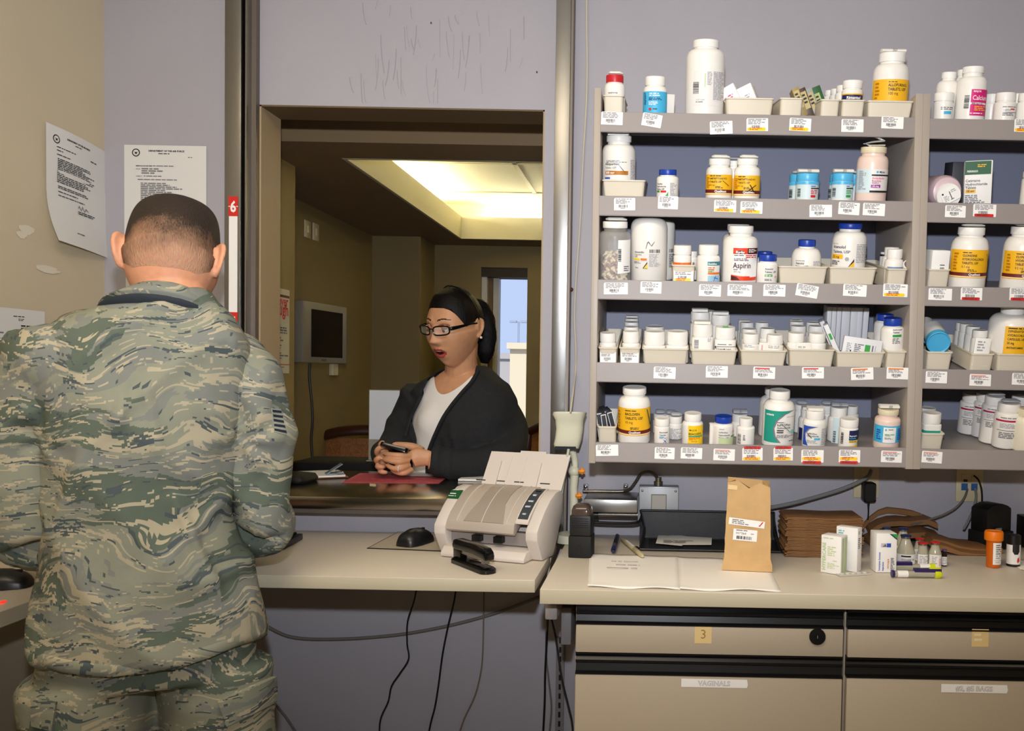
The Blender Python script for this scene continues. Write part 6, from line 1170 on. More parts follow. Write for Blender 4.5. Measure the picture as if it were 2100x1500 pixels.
def head_pt(a, p, S=1.0, fem=False, mouth=0.0):
    """a azimuth from the face (-y) toward +x, p latitude; metres, face looks along -y"""
    d = V((math.sin(a) * math.cos(p), -math.cos(a) * math.cos(p), math.sin(p)))
    ax, ay, az = (.071, .090, .112) if fem else (.076, .096, .117)
    x, y, z = ax * d.x, ay * d.y, az * d.z
    r2 = math.hypot(d.x, d.y)
    if r2 > 1e-4 and y < 0:      # squarer face plane
        k = (abs(d.x / r2) ** 2.5 + abs(d.y / r2) ** 2.5) ** (-1 / 2.5); x *= k; y *= k
    if z < -.005:
        t = (-.005 - z) / (az - .005)
        x *= 1 - (.25 if fem else .30) * t ** 1.6
        if y > 0: y *= 1 - (.36 if fem else .5) * t
        else: y = y * (1 + .10 * t) - .012 * t * (1 - t)
        x *= 1.06 - .06 * t
    w = max(0, -d.y) ** .5 if d.y < 0 else 0
    f = 0
    n = .021 if fem else .025
    zz = z
    if w > 0:
        f += n * g1(x, .0095 + .005 * g1(zz + .03, .014)) * (min(1, max(0, (.03 - zz) / .06)) ** 1.2 if zz > -.034 else max(0, 1 - (-.034 - zz) / .010))
        f += .007 * (g1(x - .0125, .007) + g1(x + .0125, .007)) * g1(zz + .033, .008)
        f += .004 * g1(zz - .03, .009) * g1(abs(x) - .026, .022)
        f -= .009 * g1(abs(x) - .031, .015) * g1(zz - .009, .013)
        f += .0035 * g1(abs(x) - .041, .018) * g1(zz + .02, .018)
        lipw = g1(x, .021)
        f += .0085 * lipw * g1(zz + .0565, .0052) + .0095 * g1(x, .018) * g1(zz + .0735, .0062) - (.004 + mouth) * g1(x, .015) * g1(zz + .0645, .0042)
        f -= .003 * g1(x, .018) * g1(zz + .084, .006)
        f += .008 * g1(x, .017) * g1(zz + .1, .012)
        f -= .002 * g1(x, .004) * g1(zz + .047, .005)
    if fem and z < -.05: z = -.05 + (z + .05) * 1.24
    return V((x, y - f * w, z)) * S
def head_mb(M_, S=1.0, fem=False, mouth=0.0, na=120, np_=96):
    b = MB(); b.xf = M_; rs = []
    for i in range(np_ + 1):
        p = -math.pi / 2 + math.pi * (i + .15) / (np_ + .3)
        rs.append([head_pt(2 * math.pi * j / na, p, S, fem, mouth) for j in range(na)])
    b.rings(rs); return b
def ear_mb(b, M_, sgn, S=1.0, ax=.077, flare=.6, y0=.012):
    L = lambda y, z, o: M_ @ V((sgn * (ax - .004 + o + max(0, y) * flare), y0 + y, -.004 + z)) 
    k = S
    pts = [(-.004, .022), (.004, .030), (.016, .031), (.026, .024), (.028, .010), (.024, -.006), (.016, -.018), (.008, -.027)]
    b.tube([L(y * k, z * k, .004) for y, z in pts], [.003, .0045, .0048, .005, .005, .0045, .005, .0058], None, 10, smooth=4)
    P0 = [L(y * k, z * k, .0025) for y, z in [(-.006, .018)] + pts + [(-.004, -.02), (-.008, 0)]]; nrm = (M_.to_3x3() @ V((sgn, -.5, 0))).normalized() * .0035
    b.prism([p - nrm for p in P0], nrm * 1.4)
    for y, z, r in ((.012, .012, .013), (.012, -.002, .012), (.008, -.018, .009), (.004, .006, .011)):
        c = L(y * k, z * k, .0); b.ball(c, (r * .45, r, r * 1.1), None)
    b.ball(L(.006 * k, -.027 * k, .003), (.0048, .0075, .008), None)
def hand_mb(b, wrist, palm, knuckles, fingers, thumb, rp=(.026, .014), up_=None):
    """palm as a flattened limb wrist->palm; each finger its own chain of 3 joints"""
    b.tube([wrist, wrist * .6 + palm * .4, palm, palm * .3 + sum(knuckles, V()) / len(knuckles) * .7], [.021, .025, .029, .026], None, 16, flat=.55, up0=up_)
    for f, r in fingers: b.tube(f, [r * 1.1, r, r * 1.02, r * .88, r * .8, r * .55], None, 12, smooth=3)
    b.tube(thumb, [.0135, .0125, .0105, .0098, .006], None, 12, smooth=3)
m_skin = mat('fair_skin', 'd99a78', .5, noise_amt=.12, scale=60, bump=.1, bscale=300)
m_skinw = mat('tan_skin', 'd59d77', .45, noise_amt=.08, scale=50)
# ---- camouflage cloth
def camo(name, k=1.0):
    m = bpy.data.materials.new(name); m.use_nodes = True; nt = m.node_tree; L = nt.links; b = nt.nodes['Principled BSDF']; b.inputs['Roughness'].default_value = .85; b.inputs['Specular IOR Level'].default_value = .2
    tc = nd(nt, 'ShaderNodeTexCoord'); wn = nd(nt, 'ShaderNodeTexNoise', Scale=4.5, Detail=2.0); L.new(tc.outputs['Object'], wn.inputs['Vector'])
    wv = nd(nt, 'ShaderNodeVectorMath', operation='MULTIPLY_ADD'); L.new(wn.outputs['Color'], wv.inputs[0]); wv.inputs[1].default_value = (.1, 0, .2); L.new(tc.outputs['Object'], wv.inputs[2])
    sn = nd(nt, 'ShaderNodeVectorMath', operation='SNAP'); L.new(wv.outputs[0], sn.inputs[0]); sn.inputs[1].default_value = (.0032, .05, .0028)
    def layer(scale, off, th, det=3.0, dist=.6):
        off = (off[0] * k, off[1], off[2] * k + k)
        mp = nd(nt, 'ShaderNodeMapping'); mp.inputs['Scale'].default_value = tuple(1.35 * q for q in scale); mp.inputs['Location'].default_value = off; L.new(sn.outputs[0], mp.inputs[0])
        n = nd(nt, 'ShaderNodeTexNoise', Scale=1.0, Detail=det, Roughness=.62, Distortion=dist); L.new(mp.outputs[0], n.inputs['Vector'])
        g = nd(nt, 'ShaderNodeMath', operation='GREATER_THAN'); L.new(n.outputs['Fac'], g.inputs[0]); g.inputs[1].default_value = th; return g
    cols = [('888a7b', None), ('7b7e78', layer((4, 1, 12), (3, 1, 7), .52)), ('5b655a', layer((2.6, 1, 6.6), (0, 0, 0), .53, 4.5)), ('aaa18b', layer((8, 1, 30), (11, 2, 5), .575, 4.0, 1.4)), ('aaa18b', layer((15, 1, 60), (1, 5, 2), .61, 3.0, 1.0)), ('4c5558', layer((12, 1, 46), (7, 3, 1), .605, 4.0, 1.2))]
    prev = None
    for c, g in cols:
        if prev is None:
            r = nd(nt, 'ShaderNodeRGB'); r.outputs[0].default_value = lin(c); prev = r.outputs[0]; continue
        mx = nd(nt, 'ShaderNodeMix', data_type='RGBA'); L.new(g.outputs[0], mx.inputs['Factor']); L.new(prev, mx.inputs['A']); mx.inputs['B'].default_value = lin(c); prev = mx.outputs['Result']
    L.new(prev, b.inputs['Base Color'])
    nn = nd(nt, 'ShaderNodeTexNoise', Scale=28.0, Detail=4.0); L.new(tc.outputs['Object'], nn.inputs['Vector']); bp = nd(nt, 'ShaderNodeBump', Strength=.35, Distance=.006); L.new(nn.outputs['Fac'], bp.inputs['Height']); L.new(bp.outputs[0], b.inputs['Normal'])
    return m
m_camo = camo('tiger_stripe_camouflage'); m_camo2 = camo('tiger_stripe_trousers', 3.7)
YM = -.66; RZM = .5; FWD = V((-math.sin(RZM), math.cos(RZM), 0)); YLa = YM - .09; YRa = YM + .09
man = thing('person', 'person in grey-green camouflage uniform seen from behind, standing at the worktop', 'person', (aY(330, 900, YM).x, YM, 0)); LM = V(man.location)
tor = [(285, 420, 600, .07, .0), (228, 448, 622, .088, .0), (165, 480, 652, .1, .0), (100, 512, 700, .115, .0), (84, 510, 760, .122, 0), (86, 506, 830, .13, 0), (88, 499, 900, .132, 0), (93, 482, 980, .13, 0), (96, 488, 1060, .128, 0), (94, 510, 1130, .13, 0), (84, 528, 1200, .136, 0), (74, 548, 1260, .14, 0), (68, 558, 1305, .142, 0)]
def pM(x, y, Y=YM): return aY(x, y, Y)
armL = [pM(108, 738, YLa), pM(70, 800, YLa), pM(52, 880, YLa), pM(50, 970, YLa), pM(54, 1060, YLa), pM(64, 1108, YLa)]; armR = [pM(472, 745, YRa), pM(512, 800, YRa), pM(530, 880, YRa), pM(537, 960, YRa), pM(536, 1040, YRa), pM(530, 1075, YRa)]
foreL = [pM(64, 1098, YLa), pM(84, 1100, -.66), pM(130, 1090, -.52), pM(165, 1084, -.43)]; foreR = [pM(532, 1064, YRa), pM(522, 1080, -.5), pM(500, 1078, -.4), pM(476, 1076, -.32)]
jk = MB(); rs = pxrings(tor, YM, rz=RZM); hem = []
HP = [(40, 1335), (75, 1352), (130, 1380), (200, 1388), (265, 1386), (400, 1362), (480, 1328), (570, 1285)]
def hemy(x):
    for (a, b_), (c, d_) in zip(HP, HP[1:]):
        if x <= c: return b_ + (d_ - b_) * (x - a) / (c - a)
    return HP[-1][1]
last = rs[-1]
for p in last:
    x, y = proj(p); q = p.copy(); q.z -= (hemy(x) - y) * 1.5 / F if hemy(x) > y else 0; q.z = min(q.z, p.z - .004); hem.append(q)
rs.append(hem); jk.rings(rs)
jk.ball(pM(128, 738, YM - .07), (.055, .065, .052)); jk.ball(pM(458, 738, YM + .07), (.055, .065, .052))
me = fuse(jk, .007, 6)
def sleeve(arm, fore, ra, rf, ball):
    b = MB(); b.tube(arm, ra, None, 20, smooth=4); b.tube(fore, rf, None, 18, smooth=4); b.ball(*ball); return fuse(b, .006, 4)
slL = sleeve(armL, foreL, [.056, .055, .053, .051, .05, .048], [.048, .047, .043, .041], (pM(112, 745, YLa), (.058, .06, .054)))
slR = sleeve(armR, foreR, [.054, .056, .054, .051, .049, .047], [.048, .047, .043, .041], (pM(474, 750, YRa), (.056, .06, .054)))
def folds(co, n):
    q = V((co.x * 7, co.y * 4, co.z * 2.6)); v = noise.noise(q) * .006
    r = 1 - abs(noise.noise(V((co.x * 5 + co.z * 3.5, co.y * 3, co.z * 2.2 + 7)))) * 2; v += max(0, r - .5) * .021
    r = 1 - abs(noise.noise(V((co.x * 6 - co.z * 5, co.y * 3 + 3, co.z * 3)))) * 2; v += max(0, r - .55) * .017
    x, y = proj(co)
    for (ax, ay, ang, sg) in ((505, 900, .9, 1), (90, 900, 2.2, 1)):   # pull folds at armpits and elbows
        dx, dy = x - ax, y - ay; r_ = math.hypot(dx, dy)
        if r_ < 150: v += .0035 * (1 - r_ / 150) * math.sin(6 * math.atan2(dy, dx) + r_ * .03)
    for x0, y0, x1, y1, am in ((350, 1010, 450, 1230, .012), (300, 800, 330, 930, .007), (260, 760, 240, 900, .006), (430, 830, 500, 930, .007), (180, 900, 120, 1100, .006)):  # long drape ridges
        t = max(0, min(1, ((x - x0) * (x1 - x0) + (y - y0) * (y1 - y0)) / ((x1 - x0) ** 2 + (y1 - y0) ** 2))); dd = math.hypot(x - x0 - t * (x1 - x0), y - y0 - t * (y1 - y0)); v += am * g1(dd, 13) * (math.sin(math.pi * t) ** .5 if 0 < t < 1 else 0) * (1 if n.y < 0 else 0)
    return v
displace(me, folds)
jacket_bvh = BVHTree.FromPolygons([v.co.copy() for v in me.vertices], [tuple(p.vertices) for p in me.polygons])
jk_o = finish(me, 'jacket', man, LM, [m_camo])
for q in (slL, slR): displace(q, lambda c_, n_: 1.5 * folds(c_, n_))
jacket_bvh = BVHTree.FromPolygons([v.co.copy() for v in slR.vertices], [tuple(p.vertices) for p in slR.polygons])
finish(slL, 'sleeve', man, LM, [m_camo]); finish(slR, 'sleeve', man, LM, [m_camo])
hm = []
for dz, g in ((.022, .006), (.02, .009), (.004, .009), (-.001, .006)): 
    hm.append([p + V((0, 0, dz)) + (V((p.x - aY(305, 1330, YM).x, p.y - YM, 0)).normalized() * (g - .007)) for p in hem])
hm = [[p - LM for p in r] for r in hm]; MB().rings(hm, None, caps=False).build('hem_band', man, m_camo, smooth=True, auto=60)
def drape(bvh, px, off, n=10, m=None, b=None, thick=.0015):
    """lay a quad patch (four photo corners) on the cloth"""
    P = px; g = []
    for i in range(n + 1):
        for j in range(n + 1):
            u, v = i / n, j / n; x = (P[0][0] * (1 - u) + P[1][0] * u) * (1 - v) + (P[3][0] * (1 - u) + P[2][0] * u) * v; y = (P[0][1] * (1 - u) + P[1][1] * u) * (1 - v) + (P[3][1] * (1 - u) + P[2][1] * u) * v
            d = ray(x, y).normalized(); h = bvh.ray_cast(CAM, d)
            if h[0] is None: h = (g[-1][0] if g else CAM + d * 1.5, -d)
            nn = h[1] if h[1].dot(d) < 0 else -h[1]; g.append((h[0], nn))
    q = n + 1; vs = [p + nn * off for p, nn in g] + [p - nn * .004 for p, nn in g]; N = q * q
    fs = [(i * q + j, (i + 1) * q + j, (i + 1) * q + j + 1, i * q + j + 1) for i in range(n) for j in range(n)]
    bd = [(i, 0) for i in range(q)] + [(n, j) for j in range(1, q)] + [(i, n) for i in range(n - 1, -1, -1)] + [(0, j) for j in range(n - 1, 0, -1)]
    ids = [i * q + j for i, j in bd]
    for a, c in zip(ids, ids[1:] + ids[:1]): fs.append((a, c, c + N, a + N))
    b.add(vs, fs, m); return b
def rel(b): b.v = [p - LM for p in b.v]; return b
# rank stripes on the right sleeve
b = MB(); drape(jacket_bvh, [(556, 838), (575, 839), (588, 893), (562, 886)], .0012, 8, mat('patch_khaki', '8a8f84', .9), b)
for k in range(5):
    y = 841 + 9.5 * k; x = 557.5 + 1.2 * k
    drape(jacket_bvh, [(x, y), (x + 18 + k * 1.3, y + 2 + k * .7), (x + 19 + k * 1.4, y + 7 + k * .7), (x + .8, y + 5)], .0018, 5, mat('patch_navy', '1b1d2e', .9), b)
rel(b).build('rank_patch', man)
# collar
m_seam = mat('uniform_lining', '2a3038', .9)
def band(rows, m_, th=.003):
    """rows of (left px, right px, centre y, tilt px, depth radius)"""
    rs = []
    for xl, xr, y, tilt, ry, Y in rows:
        c = aY((xl + xr) / 2, y, Y); s = (Y + 2.2) / F; rg = ringxy(c, (xr - xl) / 2 * s / 1.15, ry * .9, 40, 2.1, RZM)
        for p in rg: p.z -= tilt * s * (p.x - c.x) / ((xr - xl) / 2 * s) ; p.z -= .45 * (p - c).dot(FWD)
        rs.append(rg)
    return MB().rings(rs, m_, caps=False)
cb = band([(250, 440, 664, 12, .094, YM + .005), (206, 454, 652, 12, .112, YM + .002), (208, 453, 649, 12, .112, YM + .002), (232, 446, 638, 12, .105, YM + .004), (262, 434, 623, 12, .094, YM + .008), (276, 430, 619, 12, .088, YM + .01), (284, 425, 622, 12, .082, YM + .012), (287, 424, 655, 12, .08, YM + .012)], m_camo)
cb.v = [p - LM for p in cb.v]; cb.build('collar', man, smooth=True, auto=60)
cb = band([(216, 452, 655, 12, .106, YM + .003), (202, 458, 660, 12, .113, YM + .002), (204, 458, 667, 12, .114, YM + .002), (216, 452, 674, 12, .1, YM + .002)], m_seam); cb.v = [p - LM for p in cb.v]; cb.build('collar_lining', man, smooth=True, auto=60)
# head, neck, forearms and hands: one skin mesh
hc = pM(352, 533, -.625); HMx = Matrix.Translation(hc) @ Matrix.Rotation(math.pi + .40, 4, 'Z') @ Matrix.Rotation(-.05, 4, 'Y') @ Matrix.Rotation(.40, 4, 'X')
hb = head_mb(HMx, 1.0); hb.xf = None
ear_mb(hb, HMx, 1, .98, .075, .5); ear_mb(hb, HMx, -1, .98, .075, .5)
hb.tube([pM(352, 720, YM + .0), pM(352, 640, YM + .01), pM(350, 590, YM + .02), pM(352, 545, -.625)], [.078, .064, .058, .056], None, 24, flat=1.05, smooth=4)
hb.rings(pxrings([(200, 470, 650, .08, 0), (130, 480, 720, .09, 0), (140, 460, 1000, .1, 0), (120, 490, 1290, .11, 0)], YM, rz=RZM, grow=-.012))
def fwd(arm, tip, k): return arm[-1], tip
for foa, sg in ((foreL, 1), (foreR, -1)):
    w = foa[-1]; dr = (foa[-1] - foa[-2]).normalized(); sd = V((sg * .9, -.1, 0)); hb.tube([foa[0], foa[1], foa[2], w], [.018, .02, .026, .026], None, 14, smooth=3)
    pc = w + dr * .06; kn = [w + dr * .095 + V((.021 * (i - 1.5), 0, 0)) for i in range(4)]
    fs = []
    for i, (k, ln) in enumerate(zip(kn, (.062, .072, .068, .052) if sg < 0 else (.052, .068, .072, .062))):
        dz = V((0, 0, -1)); fs.append(([k - dr * .01, k + dr * ln * .35, k + dr * ln * .65 + dz * .008, k + dr * ln * .85 + dz * .02, k + dr * ln * .92 + dz * .034], .0088 - .0006 * (i in (0, 3))))
    ts = sg; tb = w + dr * .03 + V((ts * .024, 0, -.004)); th = [tb, tb + V((ts * .014, .02, -.006)), tb + V((ts * .016, .042, -.012)), tb + V((ts * .01, .06, -.018))]
    hand_mb(hb, w, pc, kn, fs, th, up_=V((1, 0, 0)))
me = fuse(hb, .0032, 3)
finish(me, 'body', man, LM, [m_skin])
# hair: close crop fading into the scalp
def hairmat(name, top, skin, fade):
    m = bpy.data.materials.new(name); m.use_nodes = True; nt = m.node_tree; L = nt.links; b = nt.nodes['Principled BSDF']; b.inputs['Roughness'].default_value = .7
    tc = nd(nt, 'ShaderNodeTexCoord'); sp = nd(nt, 'ShaderNodeSeparateXYZ'); L.new(tc.outputs['Object'], sp.inputs[0])
    n1 = nd(nt, 'ShaderNodeTexNoise', Scale=17.0, Detail=4.0); L.new(tc.outputs['Object'], n1.inputs['Vector'])
    mp = nd(nt, 'ShaderNodeMapping'); mp.inputs['Scale'].default_value = (500, 500, 90); L.new(tc.outputs['Object'], mp.inputs[0]); n2 = nd(nt, 'ShaderNodeTexNoise', Scale=1.0, Detail=2.0); L.new(mp.outputs[0], n2.inputs['Vector'])
    at = nd(nt, 'ShaderNodeAttribute'); at.attribute_name = 'crop'
    a1 = nd(nt, 'ShaderNodeMath', operation='MULTIPLY_ADD'); L.new(n1.outputs['Fac'], a1.inputs[0]); a1.inputs[1].default_value = fade; L.new(at.outputs['Fac'], a1.inputs[2])
    a2 = nd(nt, 'ShaderNodeMath', operation='MULTIPLY_ADD'); L.new(n2.outputs['Fac'], a2.inputs[0]); a2.inputs[1].default_value = fade * .5; L.new(a1.outputs[0], a2.inputs[2])
    r = nd(nt, 'ShaderNodeMapRange'); r.inputs[1].default_value = fade * .75; r.inputs[2].default_value = fade * .75 + 1; L.new(a2.outputs[0], r.inputs[0])
    mx = nd(nt, 'ShaderNodeMix', data_type='RGBA'); mx.inputs['A'].default_value = lin(skin); mx.inputs['B'].default_value = lin(top); L.new(r.outputs[0], mx.inputs['Factor'])
    m3 = nd(nt, 'ShaderNodeMix', data_type='RGBA', blend_type='MULTIPLY'); m3.inputs['Factor'].default_value = .5; L.new(mx.outputs['Result'], m3.inputs['A']); L.new(n2.outputs['Color'], m3.inputs['B'])
    L.new(m3.outputs['Result'], b.inputs['Base Color']); bp = nd(nt, 'ShaderNodeBump', Strength=.6, Distance=.003); L.new(n2.outputs['Fac'], bp.inputs['Height']); L.new(bp.outputs[0], b.inputs['Normal']); return m
def haircap(par, L0, M_, S, fem, low, thick, m_, na=120, np_=80):
    rs = []; att = []
    for i in range(np_ + 1):
        q = i / np_; row = []
        for j in range(na):
            a = 2 * math.pi * j / na; aa = abs(((a + math.pi) % (2 * math.pi)) - math.pi); p0 = low(aa); p = p0 + (math.pi / 2 - .01 - p0) * q
            pt = head_pt(a, p, S, fem); c = V((0, 0, pt.z * .35)); n = (pt - c).normalized(); t, cr = thick(aa, p, q); row.append(M_ @ (pt + n * t)); att.append(cr)
        rs.append(row)
    b = MB().rings(rs, m_, caps=True); b.v = [p - L0 for p in b.v]; o = b.build('hair', par, smooth=True, auto=80)
    at = o.data.attributes.new('crop', 'FLOAT', 'POINT')
    at.data.foreach_set('value', att[:len(o.data.vertices)]); return o
def lerp(t, P):
    for (a, b_), (c, d_) in zip(P, P[1:]):
        if t <= c: return b_ + (d_ - b_) * (t - a) / (c - a)
    return P[-1][1]
lowm = lambda a: math.radians(lerp(math.degrees(a), [(0, 42), (45, 40), (70, 12), (88, 2), (105, -14), (130, -25), (180, -27)]))
def thm(a, p, q):
    ad = math.degrees(a); pd_ = math.degrees(p)
    side = g1(ad - 88, 32)     # sides stay darker than the back
    cr = lerp(pd_ + 30 * side, [(-45, -.5), (-24, -.35), (-12, .22), (0, .5), (10, .75), (24, 1.1), (90, 1.4)])
    t = .0012 + .010 * max(0, min(1, (pd_ - 5) / 55)) + .002 * side * max(0, min(1, (pd_ + 5) / 30)) + .011 * g1(pd_ - 50, 20) * g1(ad - 88, 48); return t * min(1, q * 8 + .25), cr
haircap(man, LM, HMx, 1.0, False, lowm, thm, hairmat('cropped_brown_hair', '2c1c11', 'd09c7c', 1.5))
# trousers and boots
tr = MB(); tr.rings(pxrings([(86, 528, 1265, .11, 0), (82, 538, 1330, .12, 0), (78, 548, 1375, .122, 0)], YM, rz=RZM, grow=-.006))
XL_ = pM(182, 1450, YM - .05).x; XR_ = pM(446, 1450, YM + .05).x; YM0 = YM
for x, sg in ((XL_, -1), (XR_, 1)):
    YM = YM0 + .05 * sg
    tr.tube([(x, YM, .84), (x, YM, .74), (x + sg * .012, YM, .6), (x + sg * .015, YM - .01, .45), (x + sg * .015, YM - .01, .25), (x + sg * .015, YM, .1)], [.1, .101, .093, .085, .08, .078], None, 22, smooth=4)
YM = YM0
me = fuse(tr, .008, 5)
displace(me, lambda co, n: noise.noise(V((co.x * 7, co.y * 5, co.z * 5))) * .008 + max(0, .45 - abs(noise.noise(V((co.x * 4 + co.z * 4, co.y * 3, co.z * 5))))) * .016)
tb = BVHTree.FromPolygons([v.co.copy() for v in me.vertices], [tuple(p.vertices) for p in me.polygons])
finish(me, 'trousers', man, LM, [m_camo2])
b = MB(); drape(tb, [(447, 1437), (556, 1388), (558, 1440), (463, 1486)], .011, 8, m_camo2, b); rel(b).build('pocket_flap', man, smooth=True, auto=50)
b = MB(); drape(tb, [(462, 1480), (560, 1436), (576, 1540), (478, 1580)], .0035, 8, m_camo, b); rel(b).build('cargo_pocket', man, smooth=True, auto=50)
b = MB(); drape(tb, [(70, 1432), (118, 1440), (110, 1498), (70, 1488)], .006, 6, m_camo, b); rel(b).build('pocket_flap', man, smooth=True, auto=50)
m_boot = mat('sage_suede', '6f6f5c', .8)
for x, YM in ((XL_ - .015, YM0 - .05), (XR_ + .015, YM0 + .05)):
    b = MB(); b.tube([(x, YM + .0, .2), (x, YM, .1), (x, YM + .01, .05)], [.06, .057, .055], None, 18); b.rings([[V((x + .047 * w * math.cos(a), YM + y, max(0, .09 * h * math.sin(a)))) for a in [math.pi * i / 12 for i in range(13)]] for y, w, h in ((-.085, .5, .6), (-.07, .9, .95), (0, 1, 1), (.07, 1, .95), (.14, 1.08, .75), (.19, .9, .6), (.205, .4, .4))])
    b.v = [p - LM for p in b.v]; b.build('boot', man, m_boot, smooth=True, auto=60)
# ------------------------------------------------------------------ the woman at the window
YW2 = .50
wm = thing('person', 'person with glasses in dark cardigan and white top, holding a phone beyond the window', 'person', (aY(945, 900, YW2).x, YW2, 0)); LW = V(wm.location)
def pW(x, y, Y=YW2): return aY(x, y, Y)
def relw(b): b.v = [p - LW for p in b.v]; return b
tw = [(918, 985, 752, .052, .0), (896, 1008, 768, .07, 0), (872, 1030, 788, .085, 0), (856, 1048, 818, .1, 0), (848, 1050, 855, .112, -.01), (846, 1046, 890, .115, -.01), (848, 1040, 930, .112, -.0), (848, 1044, 990, .115, 0), (838, 1056, 1070, .125, 0), (838, 1060, 1150, .13, 0)]
RZW = -.35
hcw = pW(934, 671, .43); HW = Matrix.Translation(hcw) @ Matrix.Rotation(-.50, 4, 'Z') @ Matrix.Rotation(.05, 4, 'Y') @ Matrix.Rotation(.20, 4, 'X'); SW = 1.02
hb = head_mb(HW, SW, True, .009); hb.xf = None
ear_mb(hb, HW, 1, .88, .071, .25, .018); ear_mb(hb, HW, -1, .88, .071, .25, .018)
hb.tube([pW(945, 800), pW(947, 770, .49), pW(946, 735, .47), pW(948, 690, .455)], [.07, .055, .05, .052], None, 22, smooth=4)
hb.rings(pxrings(tw, YW2, rz=RZW, grow=-.01))
# arms under the sleeves and hands
sR = [pW(868, 812, .52), pW(842, 855, .54), pW(822, 893, .47), pW(803, 920, .38), pW(790, 938, .32)]
sL = [pW(1018, 824, .52), pW(1042, 868, .5), pW(1046, 910, .45), pW(1030, 942, .38), pW(980, 951, .33), pW(925, 950, .29), pW(880, 945, .27)]
hb.tube([pW(905, 850, .56), pW(858, 895, .56), pW(815, 905, .45), sR[3], sR[4]], [.03, .03, .032, .032, .027], None, 16, smooth=3); hb.tube(sL, [.03, .03, .036, .038, .036, .031, .026], None, 16, smooth=3)
D = .25
def H(x, y, dy=0): return aY(x, y, D + dy)
hand_mb(hb, H(884, 940, .015), H(856, 938, .012), [H(838, 930, .0), H(836, 941, -.004), H(838, 953, 0), H(843, 962, .008)],
        [([H(842, 934, .0), H(826, 935, -.02), H(810, 934, -.026), H(797, 932, -.02), H(787, 930, -.008)], .0092), ([H(838, 944, -.004), H(821, 947, -.026), H(806, 946, -.03), H(794, 944, -.022), H(786, 942, -.008)], .0094), ([H(839, 954, 0), H(825, 960, -.022), H(812, 962, -.026), H(800, 958, -.02), H(793, 953, -.008)], .009), ([H(845, 963, .006), H(832, 970, -.014), H(820, 971, -.018), H(808, 967, -.012), H(802, 962, -.002)], .0078)],
        [H(866, 926, .025), H(846, 917, .03), H(828, 914, .024), H(813, 913, .012), H(805, 913, .004)], up_=V((0, 0, 1)))
hand_mb(hb, H(790, 938, .06), H(784, 945, .03), [H(776, 936, .02), H(774, 946, .015), H(776, 956, .016), H(780, 965, .02)],
        [([H(778, 934, .024), H(773, 928, .008), H(776, 921, -.004), H(784, 917, -.006), H(791, 916, .0)], .0088), ([H(776, 945, .018), H(772, 944, -.002), H(776, 940, -.012), H(783, 938, -.006)], .009), ([H(777, 956, .018), H(775, 957, .0), H(781, 958, -.006), H(789, 958, -.002)], .0088), ([H(780, 965, .02), H(780, 967, .004), H(787, 969, .0), H(795, 969, .004)], .0076)],
        [H(790, 930, .045), H(784, 920, .035), H(782, 912, .024), H(786, 907, .014)], up_=V((0, 0, 1)))
me = fuse(hb, .0026, 2)
HWi = HW.inverted()
m_lip = mat('rose_lip', 'a8483f', .35); m_mouth = mat('mouth_inside', '3a1214', .5); m_brow = mat('dark_brow', '3a2418', .7); m_blush = mat('rosy_cheek', 'c9805e', .45); m_lid = mat('eyelid', '9c6444', .5); m_nail = mat('nail', 'dca48e', .25)
def facepick(c):
    q = HWi @ c / SW; x, z = q.x, q.z
    if q.y > -.05 or q.length > .16: return 0
    if z < -.05: z = -.05 + (z + .05) / 1.24
    if (x / .0155) ** 2 + ((z + .0648) / .0042) ** 2 < 1: return 2
    cup = .0028 * g1(x, .003)
    if abs(x) < .026 and z < -.0535 - cup + .0 - abs(x) * .18 + .002 and z > -.079 + (abs(x) / .026) ** 2 * .0125 and (x / .026) ** 2 + ((z + .0655) / .0145) ** 2 < 1: return 1
    bx = (abs(x) - .012) / .036
    if 0 < bx < 1 and abs(z - (.030 + .0062 * math.sin(bx * 2.6 + .15))) < .0026 * (1 - .5 * bx): return 3
    if ((abs(x) - .031) / .0165) ** 2 + ((z - .0155) / .0075) ** 2 < 1: return 4
    return 0
finish(me, 'body', wm, LW, [m_skinw, m_lip, m_mouth, m_brow, m_lid], facepick)
# eyes, teeth
m_eye = mat('eye_white', 'e6ddd4', .2); m_iris = mat('brown_iris', '20110a', .15)
for sg in (-1, 1):
    b = MB(); c = V((sg * .031, -.0765, .0075)) * SW; b.xf = HW; b.ball(c, .0118, m_eye, 20, 14); gz = V((.0, -.0095, -.0062)); b.ball(c + gz, (.0052, .0028, .0052), m_iris, 16, 8)
    rs = []
    for k in range(7):   # upper lid
        t = .08 + 1.2 * k / 6; rs.append([c + V((.0128 * math.sin(u), -.0128 * math.cos(u) * math.cos(t - .4), .0128 * math.cos(u) * math.sin(t - .4) + .001)) for u in [-1.25 + 2.5 * i / 12 for i in range(13)]])
    b.rings(rs, m_lid, caps=False, closed=False); b.xf = None; relw(b).build('eye', wm, smooth=True, auto=70)
b = MB(); b.xf = HW; b.tube([V((x, -.0835 + abs(x) ** 2 * 22, -.0622)) * SW for x in (-.011, -.006, 0, .006, .011)], .0018, mat('tooth_white', 'e8e0d6', .25), 8); b.xf = None; relw(b).build('teeth', wm, smooth=True)
